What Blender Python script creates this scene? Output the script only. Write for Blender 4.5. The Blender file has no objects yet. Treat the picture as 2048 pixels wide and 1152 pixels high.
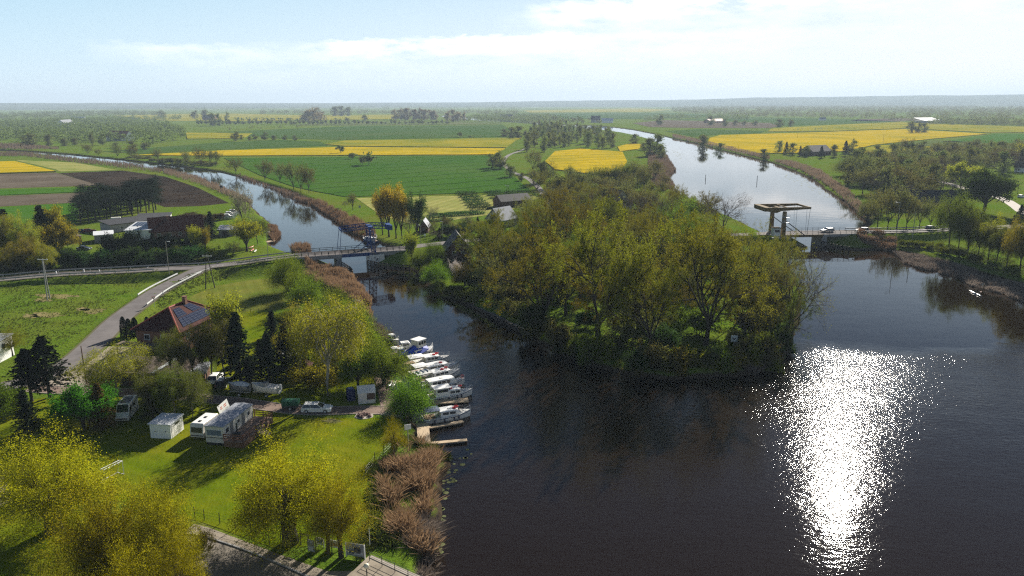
import bpy, bmesh, math, random
import numpy as np
from mathutils import Vector, Matrix
from mathutils.geometry import delaunay_2d_cdt
SC = bpy.context.scene
COL = SC.collection
R = math.radians
rnd = random.Random(7)
nrng = np.random.default_rng(7)

# ---------------------------------------------------------------- camera
F, CX, CY, CAMH = 1500.0, 1024.0, 576.0, 50.0
PITCH = math.atan(371 / 1500.0)
cam_d = bpy.data.cameras.new('camera')
cam = bpy.data.objects.new('camera', cam_d)
COL.objects.link(cam)
CAM_ROT = Matrix.Rotation(math.pi / 2 - PITCH, 3, 'X') @ Matrix.Rotation(-0.0035, 3, 'Z')
cam.matrix_world = Matrix.Translation((0, 0, CAMH)) @ CAM_ROT.to_4x4()
cam_d.sensor_width = 36
cam_d.lens = 36 * F / 2048
cam_d.clip_start = 1
cam_d.clip_end = 60000
SC.camera = cam

# ---------------------------------------------------------------- sun, sky, exposure
SUN_AZ, SUN_EL = R(25.5), R(26.5)        # azimuth clockwise from the viewing direction (+Y)
sun_d = bpy.data.lights.new('sun', 'SUN')
sun = bpy.data.objects.new('sun', sun_d)
COL.objects.link(sun)
sdir = Vector((math.sin(SUN_AZ) * math.cos(SUN_EL), math.cos(SUN_AZ) * math.cos(SUN_EL), math.sin(SUN_EL)))
sun.rotation_euler = (-sdir).to_track_quat('-Z', 'Y').to_euler()
sun.location = sdir * 300
sun_d.energy = 5.0
sun_d.angle = R(0.5)
sun_d.color = (1.0, 0.93, 0.82)

world = bpy.data.worlds.new('World')
SC.world = world
world.use_nodes = True
wn, wl = world.node_tree.nodes, world.node_tree.links
wn.clear()

def nd(t, nodes, **kw):
    n = nodes.new(t)
    for k, v in kw.items():
        if k.startswith('i_'):
            key = k[2:]
            n.inputs[int(key) if key.isdigit() else key].default_value = v
        else:
            setattr(n, k, v)
    return n

def mth(op, a, b=None, nodes=None, links=None, clamp=False):
    n = nodes.new('ShaderNodeMath'); n.operation = op; n.use_clamp = clamp
    for i, v in enumerate((a, b)):
        if v is None: continue
        if isinstance(v, (int, float)): n.inputs[i].default_value = v
        else: links.new(v, n.inputs[i])
    return n.outputs[0]

sky = nd('ShaderNodeTexSky', wn, sky_type='NISHITA', sun_disc=False, sun_elevation=SUN_EL, sun_rotation=SUN_AZ,
         altitude=50, air_density=0.38, dust_density=0.05, ozone_density=1.5)
bg = nd('ShaderNodeBackground', wn); bg.inputs['Strength'].default_value = 0.05
out = nd('ShaderNodeOutputWorld', wn)
tc = nd('ShaderNodeTexCoord', wn)
sep = nd('ShaderNodeSeparateXYZ', wn)
wl.new(tc.outputs['Generated'], sep.inputs[0])
W = lambda op, a, b=None, clamp=False: mth(op, a, b, wn, wl, clamp)
az = W('ARCTAN2', sep.outputs[0], sep.outputs[1])
el = W('ARCSINE', sep.outputs[2])
# clouds lie in streets: noise stretched along the horizon, gathered along rising lines of azimuth and height
def cvec(sx, sy, off):
    c = nd('ShaderNodeCombineXYZ', wn)
    wl.new(W('MULTIPLY', az, sx), c.inputs[0]); wl.new(W('MULTIPLY', el, sy), c.inputs[1]); c.inputs[2].default_value = off
    return c.outputs[0]
def wnoise(sx, sy, off, det=8, rough=.62):
    n = nd('ShaderNodeTexNoise', wn, i_Scale=1.0, i_Detail=det, i_Roughness=rough)
    wl.new(cvec(sx, sy, off), n.inputs['Vector'])
    return n.outputs['Fac']
n1 = wnoise(16, 60, 1.3)
n2 = wnoise(45, 150, 4.2)
def band(a0, e0, slope, w_up, w_dn, a_lo, a_hi, soft):
    line = W('ADD', W('MULTIPLY', W('SUBTRACT', az, a0), slope), e0)
    line = W('ADD', line, W('MULTIPLY', W('SUBTRACT', n2, .5), .022))
    d = W('SUBTRACT', el, line)
    up = W('SUBTRACT', 1.0, W('DIVIDE', d, w_up), True)
    dn = W('ADD', W('DIVIDE', d, w_dn), 1.0, True)
    m = W('MULTIPLY', up, dn)
    m = W('MULTIPLY', m, W('DIVIDE', W('SUBTRACT', az, a_lo), soft, True))
    return W('MULTIPLY', m, W('DIVIDE', W('SUBTRACT', a_hi, az), soft, True))
b1 = band(-.245, .070, .035, .006, .022, -.27, .13, .07)
b2 = band(.04, .112, .055, .010, .022, .015, .60, .06)
b3 = band(-.42, .062, .0, .008, .02, -.50, -.30, .08)
v1 = band(-.245, .064, .035, .012, .055, -.45, .40, .16)
v2 = band(.04, .104, .055, .012, .075, -.02, .75, .10)
den = W('ADD', W('MULTIPLY', b1, .95), W('MULTIPLY', b2, 1.0))
den = W('ADD', den, W('MULTIPLY', v1, .20))
den = W('ADD', den, W('MULTIPLY', v2, .28))
den = W('ADD', den, W('MULTIPLY', b3, .3))
cl = W('MULTIPLY', den, W('MULTIPLY', W('SUBTRACT', n1, .34), 3.4, True), True)
cl = W('POWER', cl, .8)
mix = nd('ShaderNodeMix', wn, data_type='RGBA')
wl.new(cl, mix.inputs['Factor'])
# pale low haze of the sky itself: whiter towards the sun, gone by 20 degrees up
skyg = nd('ShaderNodeMix', wn, data_type='RGBA', blend_type='MIX')
low = W('SUBTRACT', 1.0, W('DIVIDE', W('ABSOLUTE', el), .48), True)
wl.new(W('MULTIPLY', W('POWER', low, .6), 1.05, True), skyg.inputs['Factor'])
wl.new(sky.outputs[0], skyg.inputs['A'])
hz = nd('ShaderNodeMix', wn, data_type='RGBA')
toward = W('DIVIDE', W('ADD', az, .62), 1.15, True)
down = W('SUBTRACT', 1.0, W('DIVIDE', el, .125), True)
deep = W('SUBTRACT', 1.0, W('DIVIDE', W('SUBTRACT', el, .12), .16, True), True)
wl.new(W('MULTIPLY', W('ADD', W('MULTIPLY', toward, .72), W('MULTIPLY', down, .46), True), deep), hz.inputs['Factor'])
top_ = nd('ShaderNodeMix', wn, data_type='RGBA'); wl.new(deep, top_.inputs['Factor'])
top_.inputs['A'].default_value = (1.7, 3.0, 4.6, 1)
top_.inputs['B'].default_value = (5.3, 8.0, 9.6, 1)
wl.new(top_.outputs['Result'], hz.inputs['A'])
hz.inputs['B'].default_value = (10.0, 10.3, 10.6, 1)
wl.new(hz.outputs['Result'], skyg.inputs['B'])
wl.new(skyg.outputs['Result'], mix.inputs['A'])
mix.inputs['B'].default_value = (15.2, 15, 14.8, 1)
wl.new(mix.outputs['Result'], bg.inputs['Color'])
wl.new(bg.outputs[0], out.inputs['Surface'])

SC.view_settings.view_transform = 'Standard'
SC.view_settings.look = 'None'
SC.view_settings.exposure = 1.05
SC.view_settings.gamma = 1
SC.render.engine = 'CYCLES'
cy = SC.cycles
cy.max_bounces = 6
cy.diffuse_bounces = 2
cy.glossy_bounces = 3
cy.transmission_bounces = 3
cy.transparent_max_bounces = 4
cy.volume_bounces = 0
cy.caustics_reflective = False
cy.caustics_refractive = False
cy.sample_clamp_indirect = 4
cy.sample_clamp_direct = 60
cy.use_denoising = False
cy.denoiser = 'OPENIMAGEDENOISE'
cy.denoising_input_passes = 'RGB_ALBEDO_NORMAL'
cy.denoising_prefilter = 'ACCURATE'
cy.pixel_filter_type = 'BLACKMAN_HARRIS'
cy.filter_width = 1.25
cy.use_adaptive_sampling = False
cy.light_sampling_threshold = 0
try: cy.sampling_pattern = 'BLUE_NOISE'
except Exception: pass

# ---------------------------------------------------------------- picture point -> place on the ground
def P(px, py, z=1.2):
    d = CAM_ROT @ Vector(((px - CX) / F, -(py - CY) / F, -1.0))
    t = (z - CAMH) / d.z
    return Vector((d.x * t, d.y * t, z))

def proj(p):
    q = CAM_ROT.transposed() @ (Vector(p) - Vector((0, 0, CAMH)))
    return CX + F * q.x / -q.z, CY - F * q.y / -q.z, -q.z

def hpx(px, py, top, z=1.2):
    """height of something standing at the ground point seen at px, py whose top is seen at picture row top"""
    b = P(px, py, z)
    dep = proj(b)[2]
    h = (py - top) * dep / F / math.cos(PITCH)
    for _ in range(4):
        e = proj((b.x, b.y, z + h))[1] - top
        h += e * dep / F / math.cos(PITCH)
    return max(h, .3)

# ---------------------------------------------------------------- scene tagging
def tag(o, label=None, cat=None, group=None, kind=None):
    if label: o['label'] = label
    if cat: o['category'] = cat
    if group: o['group'] = group
    if kind: o['kind'] = kind
    return o

def thing(name, label, cat, loc=(0, 0, 0), rz=0.0, group=None):
    o = bpy.data.objects.new(name, None)
    COL.objects.link(o)
    o.location = loc
    o.rotation_euler = (0, 0, rz)
    return tag(o, label, cat, group)

def copy_tree(o, parent=None):
    c = o.copy(); COL.objects.link(c)
    if parent is not None: c.parent = parent
    for ch in o.children: copy_tree(ch, c)
    return c

# ---------------------------------------------------------------- materials
def M(name, col, rough=.7, var=.18, scale=2.0, metal=0.0, col2=None, bump=0.0, bscale=None, spec=.4, stretch=None, detail=5):
    m = bpy.data.materials.new(name); m.use_nodes = True
    n, l = m.node_tree.nodes, m.node_tree.links
    b = n['Principled BSDF']
    b.inputs['Roughness'].default_value = rough
    b.inputs['Metallic'].default_value = metal
    b.inputs['Specular IOR Level'].default_value = spec
    t = n.new('ShaderNodeTexCoord')
    vec = t.outputs['Object']
    if stretch:
        mp = n.new('ShaderNodeMapping'); l.new(vec, mp.inputs[0])
        mp.inputs['Rotation'].default_value[2] = stretch[0]
        mp.inputs['Scale'].default_value = (stretch[1], stretch[2], 1)
        vec = mp.outputs[0]
    nz = nd('ShaderNodeTexNoise', n, i_Scale=scale, i_Detail=detail, i_Roughness=.6)
    l.new(vec, nz.inputs['Vector'])
    rp = n.new('ShaderNodeValToRGB')
    rp.color_ramp.elements[0].position = .3; rp.color_ramp.elements[1].position = .72
    c = Vector(col[:3])
    a = c * (1 - var); d = Vector(col2[:3]) if col2 else c * (1 + var)
    rp.color_ramp.elements[0].color = (*a, 1); rp.color_ramp.elements[1].color = (*d, 1)
    l.new(nz.outputs['Fac'], rp.inputs[0]); l.new(rp.outputs[0], b.inputs['Base Color'])
    if bump:
        nb = nd('ShaderNodeTexNoise', n, i_Scale=bscale or scale * 4, i_Detail=4)
        l.new(vec, nb.inputs['Vector'])
        bp = nd('ShaderNodeBump', n, i_Strength=1.0, i_Distance=bump)
        l.new(nb.outputs['Fac'], bp.inputs['Height']); l.new(bp.outputs[0], b.inputs['Normal'])
    return m

def ground_mat(name, cols, s_big=.02, s_small=.6, bump=.15, rough=.95, bscale=2.5, stripe=None, tram=None, patch=None, shore=False, stretch=None):
    """cols: three colours mixed by a large and a small noise; stripe=(angle, period, strength); tram=(angle, period, width, colour)
       patch=(scale, threshold, colour)"""
    m = bpy.data.materials.new(name); m.use_nodes = True
    n, l = m.node_tree.nodes, m.node_tree.links
    b = n['Principled BSDF']; b.inputs['Roughness'].default_value = rough; b.inputs['Specular IOR Level'].default_value = 0.0
    t = n.new('ShaderNodeTexCoord'); vec = t.outputs['Object']
    svec = vec
    if stretch:
        mp = n.new('ShaderNodeMapping'); l.new(vec, mp.inputs[0])
        mp.inputs['Rotation'].default_value[2] = stretch[0]; mp.inputs['Scale'].default_value = (stretch[1], stretch[2], 1)
        svec = mp.outputs[0]
    def noise(s, det=6, v=vec, r=.65):
        k = nd('ShaderNodeTexNoise', n, i_Scale=s, i_Detail=det, i_Roughness=r); l.new(v, k.inputs['Vector']); return k.outputs['Fac']
    def ramp(f, lo, hi):
        k = nd('ShaderNodeMapRange', n); k.inputs[1].default_value = lo; k.inputs[2].default_value = hi; l.new(f, k.inputs[0]); return k.outputs[0]
    def mixc(f, a, c):
        k = nd('ShaderNodeMix', n, data_type='RGBA')
        if isinstance(f, (int, float)): k.inputs['Factor'].default_value = f
        else: l.new(f, k.inputs['Factor'])
        for s, v in (('A', a), ('B', c)):
            if isinstance(v, tuple): k.inputs[s].default_value = (*v[:3], 1)
            else: l.new(v, k.inputs[s])
        return k.outputs['Result']
    c = mixc(ramp(noise(s_small, 8, svec, .75), .32, .68), cols[0], cols[1])
    c = mixc(ramp(noise(s_big), .42, .66), c, cols[2])
    def saw(angle, period):
        mp = n.new('ShaderNodeMapping'); l.new(vec, mp.inputs[0]); mp.inputs['Rotation'].default_value[2] = angle
        sp = n.new('ShaderNodeSeparateXYZ'); l.new(mp.outputs[0], sp.inputs[0])
        wob = mth('MULTIPLY', mth('SUBTRACT', noise(.05, 2), .5, n, l), period * .35, n, l)
        x = mth('ADD', sp.outputs[0], wob, n, l)
        return mth('ABSOLUTE', mth('SUBTRACT', mth('FRACT', mth('DIVIDE', x, period, n, l), None, n, l), .5, n, l), None, n, l)
    if stripe:
        f = mth('MULTIPLY', ramp(saw(stripe[0], stripe[1]), .18, .32), stripe[2], n, l)
        c = mixc(f, c, tuple(x * .62 for x in cols[0]))
    if tram:
        f = ramp(saw(tram[0], tram[1]), .5 - tram[2] / tram[1], .5 - tram[2] / tram[1] * .5)
        f = mth('MULTIPLY', f, .8, n, l)
        c = mixc(f, c, tram[3])
    if patch:
        c = mixc(ramp(noise(patch[0], 9, vec, .7), patch[1], patch[1] + .06), c, patch[2])
    if shore:
        sp = n.new('ShaderNodeSeparateXYZ'); l.new(vec, sp.inputs[0])
        f = mth('ADD', sp.outputs[2], mth('MULTIPLY', noise(.7, 6), .9, n, l), n, l)
        c = mixc(ramp(f, .85, 1.25), (.055, .042, .028), c)
    l.new(c, b.inputs['Base Color'])
    if bump:
        bp = nd('ShaderNodeBump', n, i_Strength=1.0, i_Distance=bump)
        l.new(noise(bscale, 6, svec), bp.inputs['Height']); l.new(bp.outputs[0], b.inputs['Normal'])
    return m

def leaf_mat(name, c0, c1, trans=.45, hue=.06):
    m = bpy.data.materials.new(name); m.use_nodes = True
    n, l = m.node_tree.nodes, m.node_tree.links
    n.clear()
    o = n.new('ShaderNodeOutputMaterial')
    g = n.new('ShaderNodeNewGeometry'); oi = n.new('ShaderNodeObjectInfo')
    tcx = n.new('ShaderNodeTexCoord')
    nz = nd('ShaderNodeTexNoise', n, i_Scale=.35, i_Detail=3); l.new(tcx.outputs['Object'], nz.inputs['Vector'])
    f = mth('ADD', mth('MULTIPLY', g.outputs['Random Per Island'], .55, n, l), mth('MULTIPLY', nz.outputs['Fac'], .6, n, l), n, l)
    mx = nd('ShaderNodeMix', n, data_type='RGBA'); l.new(mth('SUBTRACT', f, .08, n, l, True), mx.inputs['Factor'])
    mx.inputs['A'].default_value = (*c0, 1); mx.inputs['B'].default_value = (*c1, 1)
    hs = n.new('ShaderNodeHueSaturation')
    l.new(mth('ADD', mth('MULTIPLY', mth('SUBTRACT', oi.outputs['Random'], .5, n, l), hue, n, l), .5, n, l), hs.inputs['Hue'])
    l.new(mth('ADD', mth('MULTIPLY', oi.outputs['Random'], .45, n, l), .78, n, l), hs.inputs['Value'])
    l.new(mx.outputs['Result'], hs.inputs['Color'])
    df = n.new('ShaderNodeBsdfDiffuse'); tr = n.new('ShaderNodeBsdfTranslucent')
    at = n.new('ShaderNodeAttribute'); at.attribute_name = 'leaf_shading_normal'      # shading normals bent outwards and up to lighten crown tops
    vt = n.new('ShaderNodeVectorTransform'); vt.vector_type = 'VECTOR'; vt.convert_from = 'OBJECT'; vt.convert_to = 'WORLD'
    l.new(at.outputs['Vector'], vt.inputs[0])
    sc_ = n.new('ShaderNodeVectorMath'); sc_.operation = 'SCALE'; sc_.inputs['Scale'].default_value = .42; l.new(g.outputs['Normal'], sc_.inputs[0])
    ad = n.new('ShaderNodeVectorMath'); ad.operation = 'ADD'; l.new(vt.outputs[0], ad.inputs[0]); l.new(sc_.outputs[0], ad.inputs[1])
    no = n.new('ShaderNodeVectorMath'); no.operation = 'NORMALIZE'; l.new(ad.outputs[0], no.inputs[0])
    l.new(no.outputs[0], df.inputs['Normal']); l.new(no.outputs[0], tr.inputs['Normal'])
    l.new(hs.outputs[0], df.inputs[0]); l.new(hs.outputs[0], tr.inputs[0])
    ms = n.new('ShaderNodeMixShader'); ms.inputs[0].default_value = trans
    l.new(df.outputs[0], ms.inputs[1]); l.new(tr.outputs[0], ms.inputs[2]); l.new(ms.outputs[0], o.inputs['Surface'])
    return m

# ---------------------------------------------------------------- mesh builder
class MB:
    def __init__(self): self.v = []; self.f = []
    def add(self, vs, fs):
        k = len(self.v); self.v += [tuple(p) for p in vs]; self.f += [tuple(i + k for i in q) for q in fs]; return self
    def box(self, c, s, rz=0.0, taper=1.0):
        x, y, z = s[0] / 2, s[1] / 2, s[2] / 2; ca, sa = math.cos(rz), math.sin(rz); vs = []
        for dz, t in ((-z, 1), (z, taper)):
            for dx, dy in ((-x, -y), (x, -y), (x, y), (-x, y)):
                dx *= t; dy *= t
                vs.append((c[0] + dx * ca - dy * sa, c[1] + dx * sa + dy * ca, c[2] + dz))
        return self.add(vs, [(3, 2, 1, 0), (4, 5, 6, 7), (0, 1, 5, 4), (1, 2, 6, 5), (2, 3, 7, 6), (3, 0, 4, 7)])
    def tube(self, a, b, r0, r1=None, n=6):
        return self.path([a, b], [r0, r0 if r1 is None else r1], n)
    def path(self, pts, rs, n=6, cap=True):
        pts = [Vector(p) for p in pts]
        if isinstance(rs, (int, float)): rs = [rs] * len(pts)
        vs = []; N = len(pts)
        for i, p in enumerate(pts):
            d = (pts[min(i + 1, N - 1)] - pts[max(i - 1, 0)]).normalized()
            u = d.cross(Vector((0, 0, 1)))
            if u.length < .05: u = Vector((1, 0, 0))
            u.normalize(); w = u.cross(d)
            for k in range(n):
                a = 2 * math.pi * k / n
                vs.append(p + (u * math.cos(a) + w * math.sin(a)) * rs[i])
        fs = []
        for i in range(N - 1):
            for k in range(n):
                k2 = (k + 1) % n
                fs.append((i * n + k, i * n + k2, (i + 1) * n + k2, (i + 1) * n + k))
        if cap:
            fs.append(tuple(range(n))[::-1]); fs.append(tuple((N - 1) * n + k for k in range(n)))
        return self.add(vs, fs)
    def prism(self, poly, z0, z1):
        n = len(poly); g = lambda z, i: z[i] if isinstance(z, (list, tuple)) else z
        vs = [(p[0], p[1], g(z0, i)) for i, p in enumerate(poly)] + [(p[0], p[1], g(z1, i)) for i, p in enumerate(poly)]
        return self.add(vs, [tuple(range(n))[::-1], tuple(range(n, 2 * n))] + [(i, (i + 1) % n, n + (i + 1) % n, n + i) for i in range(n)])
    def prof(self, poly, y0, y1):
        """outline in x-z swept from y0 to y1"""
        n = len(poly)
        vs = [(p[0], y0, p[1]) for p in poly] + [(p[0], y1, p[1]) for p in poly]
        return self.add(vs, [tuple(range(n)), tuple(range(n, 2 * n))[::-1]] + [(i, n + i, n + (i + 1) % n, (i + 1) % n) for i in range(n)])
    def loft(self, rings, closed=True, cap=True):
        n = len(rings[0]); vs = [p for r in rings for p in r]; fs = []
        for i in range(len(rings) - 1):
            for k in range(n if closed else n - 1):
                k2 = (k + 1) % n
                fs.append((i * n + k, i * n + k2, (i + 1) * n + k2, (i + 1) * n + k))
        if cap:
            fs.append(tuple(range(n))[::-1]); fs.append(tuple((len(rings) - 1) * n + k for k in range(n)))
        return self.add(vs, fs)
    def quad(self, a, b, c, d): return self.add([a, b, c, d], [(0, 1, 2, 3)])
    def slab(self, pts, t):
        """a flat polygon given a thickness t downwards"""
        n = len(pts); pts = [Vector(p) for p in pts]
        return self.add(pts + [p - Vector((0, 0, t)) for p in pts], [tuple(range(n)), tuple(range(n, 2 * n))[::-1]] + [((i + 1) % n, i, n + i, n + (i + 1) % n) for i in range(n)])
    def torus(self, c, R0, r, ax='z', n=14, m=6):
        vs = []; fs = []
        for i in range(n):
            a = 2 * math.pi * i / n
            for j in range(m):
                b = 2 * math.pi * j / m; q = R0 + r * math.cos(b)
                p = (q * math.cos(a), q * math.sin(a), r * math.sin(b))
                if ax == 'x': p = (p[2], p[0], p[1])
                if ax == 'y': p = (p[0], p[2], p[1])
                vs.append((c[0] + p[0], c[1] + p[1], c[2] + p[2]))
        for i in range(n):
            for j in range(m):
                fs.append((i * m + j, ((i + 1) % n) * m + j, ((i + 1) % n) * m + (j + 1) % m, i * m + (j + 1) % m))
        return self.add(vs, fs)
    def ball(self, c, r, n=10, m=6, sz=1.0):
        rings = []
        for j in range(m + 1):
            a = -math.pi / 2 + math.pi * (j + .02) / (m + .04); 
            rings.append([(c[0] + r * math.cos(a) * math.cos(2 * math.pi * k / n), c[1] + r * math.cos(a) * math.sin(2 * math.pi * k / n), c[2] + r * sz * math.sin(a)) for k in range(n)])
        return self.loft(rings)
    def mesh(self, name, mat, smooth=False):
        me = bpy.data.meshes.new(name); me.from_pydata(self.v, [], self.f); 
        if mat: me.materials.append(mat)
        if smooth: me.polygons.foreach_set('use_smooth', [True] * len(me.polygons))
        me.update()
        return me
    def build(self, name, mat, parent=None, smooth=False, bevel=0.0):
        o = bpy.data.objects.new(name, self.mesh(name, mat, smooth)); COL.objects.link(o)
        if parent is not None: o.parent = parent
        if bevel:
            b = o.modifiers.new('bevel', 'BEVEL'); b.width = bevel; b.segments = 2; b.limit_method = 'ANGLE'
        return o

def np_mesh(name, verts, faces, mats, smooth=False, mat_idx=None):
    verts = np.asarray(verts, np.float32); faces = np.asarray(faces, np.int32)
    me = bpy.data.meshes.new(name); k = faces.shape[1]
    me.vertices.add(len(verts)); me.vertices.foreach_set('co', verts.ravel())
    me.loops.add(faces.size); me.loops.foreach_set('vertex_index', faces.ravel())
    me.polygons.add(len(faces)); me.polygons.foreach_set('loop_start', np.arange(0, faces.size, k, dtype=np.int32))
    for mt in mats: me.materials.append(mt)
    if mat_idx is not None: me.polygons.foreach_set('material_index', np.asarray(mat_idx, np.int32))
    if smooth: me.polygons.foreach_set('use_smooth', np.ones(len(faces), bool))
    me.update(calc_edges=True)
    return me

def link(name, me, parent=None):
    o = bpy.data.objects.new(name, me); COL.objects.link(o)
    if parent is not None: o.parent = parent
    return o

def smooth_noise(x, y, s, seed=0):
    """cheap value noise for numpy arrays"""
    x = np.asarray(x) / s + seed * 17.3; y = np.asarray(y) / s - seed * 9.1
    xi, yi = np.floor(x), np.floor(y); fx, fy = x - xi, y - yi
    fx = fx * fx * (3 - 2 * fx); fy = fy * fy * (3 - 2 * fy)
    h = lambda a, b: np.modf(np.abs(np.sin(a * 127.1 + b * 311.7 + seed) * 43758.5453))[0]
    return (h(xi, yi) * (1 - fx) + h(xi + 1, yi) * fx) * (1 - fy) + (h(xi, yi + 1) * (1 - fx) + h(xi + 1, yi + 1) * fx) * fy

# ---------------------------------------------------------------- waterline, embankments, ground height
SHORE_PX = [(840,1500),(862,1250),(866,1150),(866,1080),(864,1030),(872,985),(882,950),(900,915),(880,900),(852,893),(836,880),(828,855),(812,836),
 (800,818),(792,795),(785,770),(778,745),(776,715),(778,690),(765,668),(745,648),(738,620),(738,598),(720,572),(700,553),(668,540),(640,528),(610,520),
 (580,508),(548,498),(540,482),(556,470),(548,452),(528,436),(512,424),(500,405),(470,388),(444,381),(395,361),(330,344),(273,334),(200,324),(137,316),(60,307),(0,304),(-100,300),(-300,293),
 (-300,290),(-100,296),(0,300),(60,303),(137,309),(273,323),(376,335),(444,345),(513,364),(581,384),(625,403),(658,429),(678,449),(711,471),(752,484),
 (790,500),(806,515),(815,535),(835,555),(862,575),(890,588),(925,602),(955,622),(1000,648),(1040,668),(1075,682),(1130,712),(1190,738),(1270,752),
 (1350,757),(1430,756),(1490,748),(1540,728),(1570,700),(1592,670),(1600,640),(1602,600),(1595,560),(1580,525),(1562,500),(1545,480),(1500,455),(1420,415),
 (1350,385),(1325,372),(1335,355),(1350,340),(1340,322),(1330,305),(1325,290),(1300,279),(1270,271),(1240,265),(1200,260),(1150,256),(1120,253),(1060,248),
 (1000,244),(960,242),(900,236),(880,233),(890,230.5),(960,237),(1060,243),(1140,250),(1200,252),(1262,259),(1318,270),(1345,277),(1400,289),(1450,303),(1500,315),
 (1540,325),(1590,343),(1625,360),(1650,380),(1690,405),(1720,430),(1740,450),(1725,466),(1700,478),(1705,490),(1760,498),(1830,512),(1880,523),(1914,532),
 (1955,545),(1997,558),(2048,572),(2150,600),(2300,700),(2500,1000),(2600,1500)]
SHORE = np.array([[*P(x, y, 0).xy] for x, y in SHORE_PX])

def roadz(pts): return [P(x, y, z) for x, y, z in pts]
ROAD_A = roadz([(-220,577,2.6),(-80,563,2.6),(0,558,2.6),(111,548.5,2.8),(200,544,3.0),(278,540,3.3),(347,536,3.6),(400,534,3.9),(472,526,4.2),(530,518,4.4),(590,510.5,4.5)])
ROAD_B = roadz([(405,537,3.9),(385,546,3.8),(361,558,3.5),(319,580,2.9),(278,608,2.3),(236,640,1.8),(194,681,1.5),(160,712,1.4),(125,735,1.35),(70,757,1.35),(10,773,1.35),(-120,800,1.35)])
ROAD_R = roadz([(1700,463,4.5),(1793,462,4.3),(1871,459.5,4.0),(1950,457,3.6),(2020,453,3.2),(2120,447,2.8),(2300,436,2.4)])
ROAD_P = roadz([(806,496,4.5),(850,490,4.0),(960,479,3.0),(1100,472,2.2),(1300,472,2.2),(1440,470,3.2),(1520,467,4.4),(1548,466,4.5)])
EMB = [(ROAD_A, 3.4), (ROAD_B, 3.2), (ROAD_R, 4.2), (ROAD_P, 3.6)]

def seg_dist(X, Y, A, B, want_t=False):
    d = B - A; L = (d * d).sum()
    t = np.clip(((X - A[0]) * d[0] + (Y - A[1]) * d[1]) / max(L, 1e-9), 0, 1)
    q = np.hypot(X - (A[0] + t * d[0]), Y - (A[1] + t * d[1]))
    return (q, t) if want_t else q

def shore_sdf(X, Y):
    """signed distance to the waterline, positive on land"""
    best = np.full(X.shape, 1e9); ins = np.zeros(X.shape, bool)
    n = len(SHORE)
    for i in range(n):
        A, B = SHORE[i], SHORE[(i + 1) % n]
        best = np.minimum(best, seg_dist(X, Y, A, B))
        c = ((A[1] > Y) != (B[1] > Y))
        with np.errstate(divide='ignore', invalid='ignore'):
            c &= X < (B[0] - A[0]) * (Y - A[1]) / (B[1] - A[1] + 1e-12) + A[0]
        ins ^= c
    return np.where(ins, -best, best)

def ground_h(X, Y):
    X = np.asarray(X, float); Y = np.asarray(Y, float)
    d = shore_sdf(X, Y)
    near = np.clip(1 - np.hypot(X, Y) / 900, 0, 1)
    d = d + ((smooth_noise(X, Y, 2.2, 1) - .5) * 1.3 + (smooth_noise(X, Y, 6, 2) - .5) * 2.2) * (.35 + .65 * near)
    h = np.where(d > 0, np.minimum(1.2, d * .5), np.maximum(-1.5, d * .5))
    for pts, hw in EMB:
        for a, b in zip(pts[:-1], pts[1:]):
            A = np.array(a.xy); B = np.array(b.xy)
            q, t = seg_dist(X, Y, A, B, True)
            z = a.z + (b.z - a.z) * t - .14 - np.maximum(0, q - hw) * .55
            h = np.maximum(h, np.where(q < 14, z, -9))
    return h

def gh(x, y): return float(ground_h(np.array([x]), np.array([y]))[0])
def on_ground(px, py):
    """the ground point seen at a picture point, with its height"""
    p = P(px, py, 1.2)
    for _ in range(3):
        p = P(px, py, gh(p.x, p.y))
    return p

GRASS = ground_mat('rough_grass', [(.060, .12, .010), (.125, .19, .018), (.12, .145, .02)], .03, .5, .35, patch=(.045, .66, (.22, .19, .08)), shore=True, bscale=1.6)
def build_ground():
    angs = np.concatenate([np.arange(-100, -40, 2.0), np.arange(-40, 40.01, .12), np.arange(42, 101, 2.0)])
    rs = np.concatenate([np.exp(np.arange(math.log(15), math.log(60), .04)), np.exp(np.arange(math.log(60), math.log(1500), .006)), np.exp(np.arange(math.log(1500), math.log(16000), .02))])
    a, r = np.meshgrid(np.radians(angs), rs)
    X, Y = r * np.sin(a), r * np.cos(a)
    H = np.concatenate([ground_h(X[i:i + 40].ravel(), Y[i:i + 40].ravel()) for i in range(0, len(rs), 40)])
    nr, na = X.shape
    i = (np.arange(nr - 1)[:, None] * na + np.arange(na - 1)[None]).ravel()
    f = np.stack([i, i + 1, i + na + 1, i + na], 1)[:, ::-1]
    me = np_mesh('ground', np.stack([X.ravel(), Y.ravel(), H], 1), f, [GRASS], True)
    return tag(link('ground', me), kind='structure')
build_ground()

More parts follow.
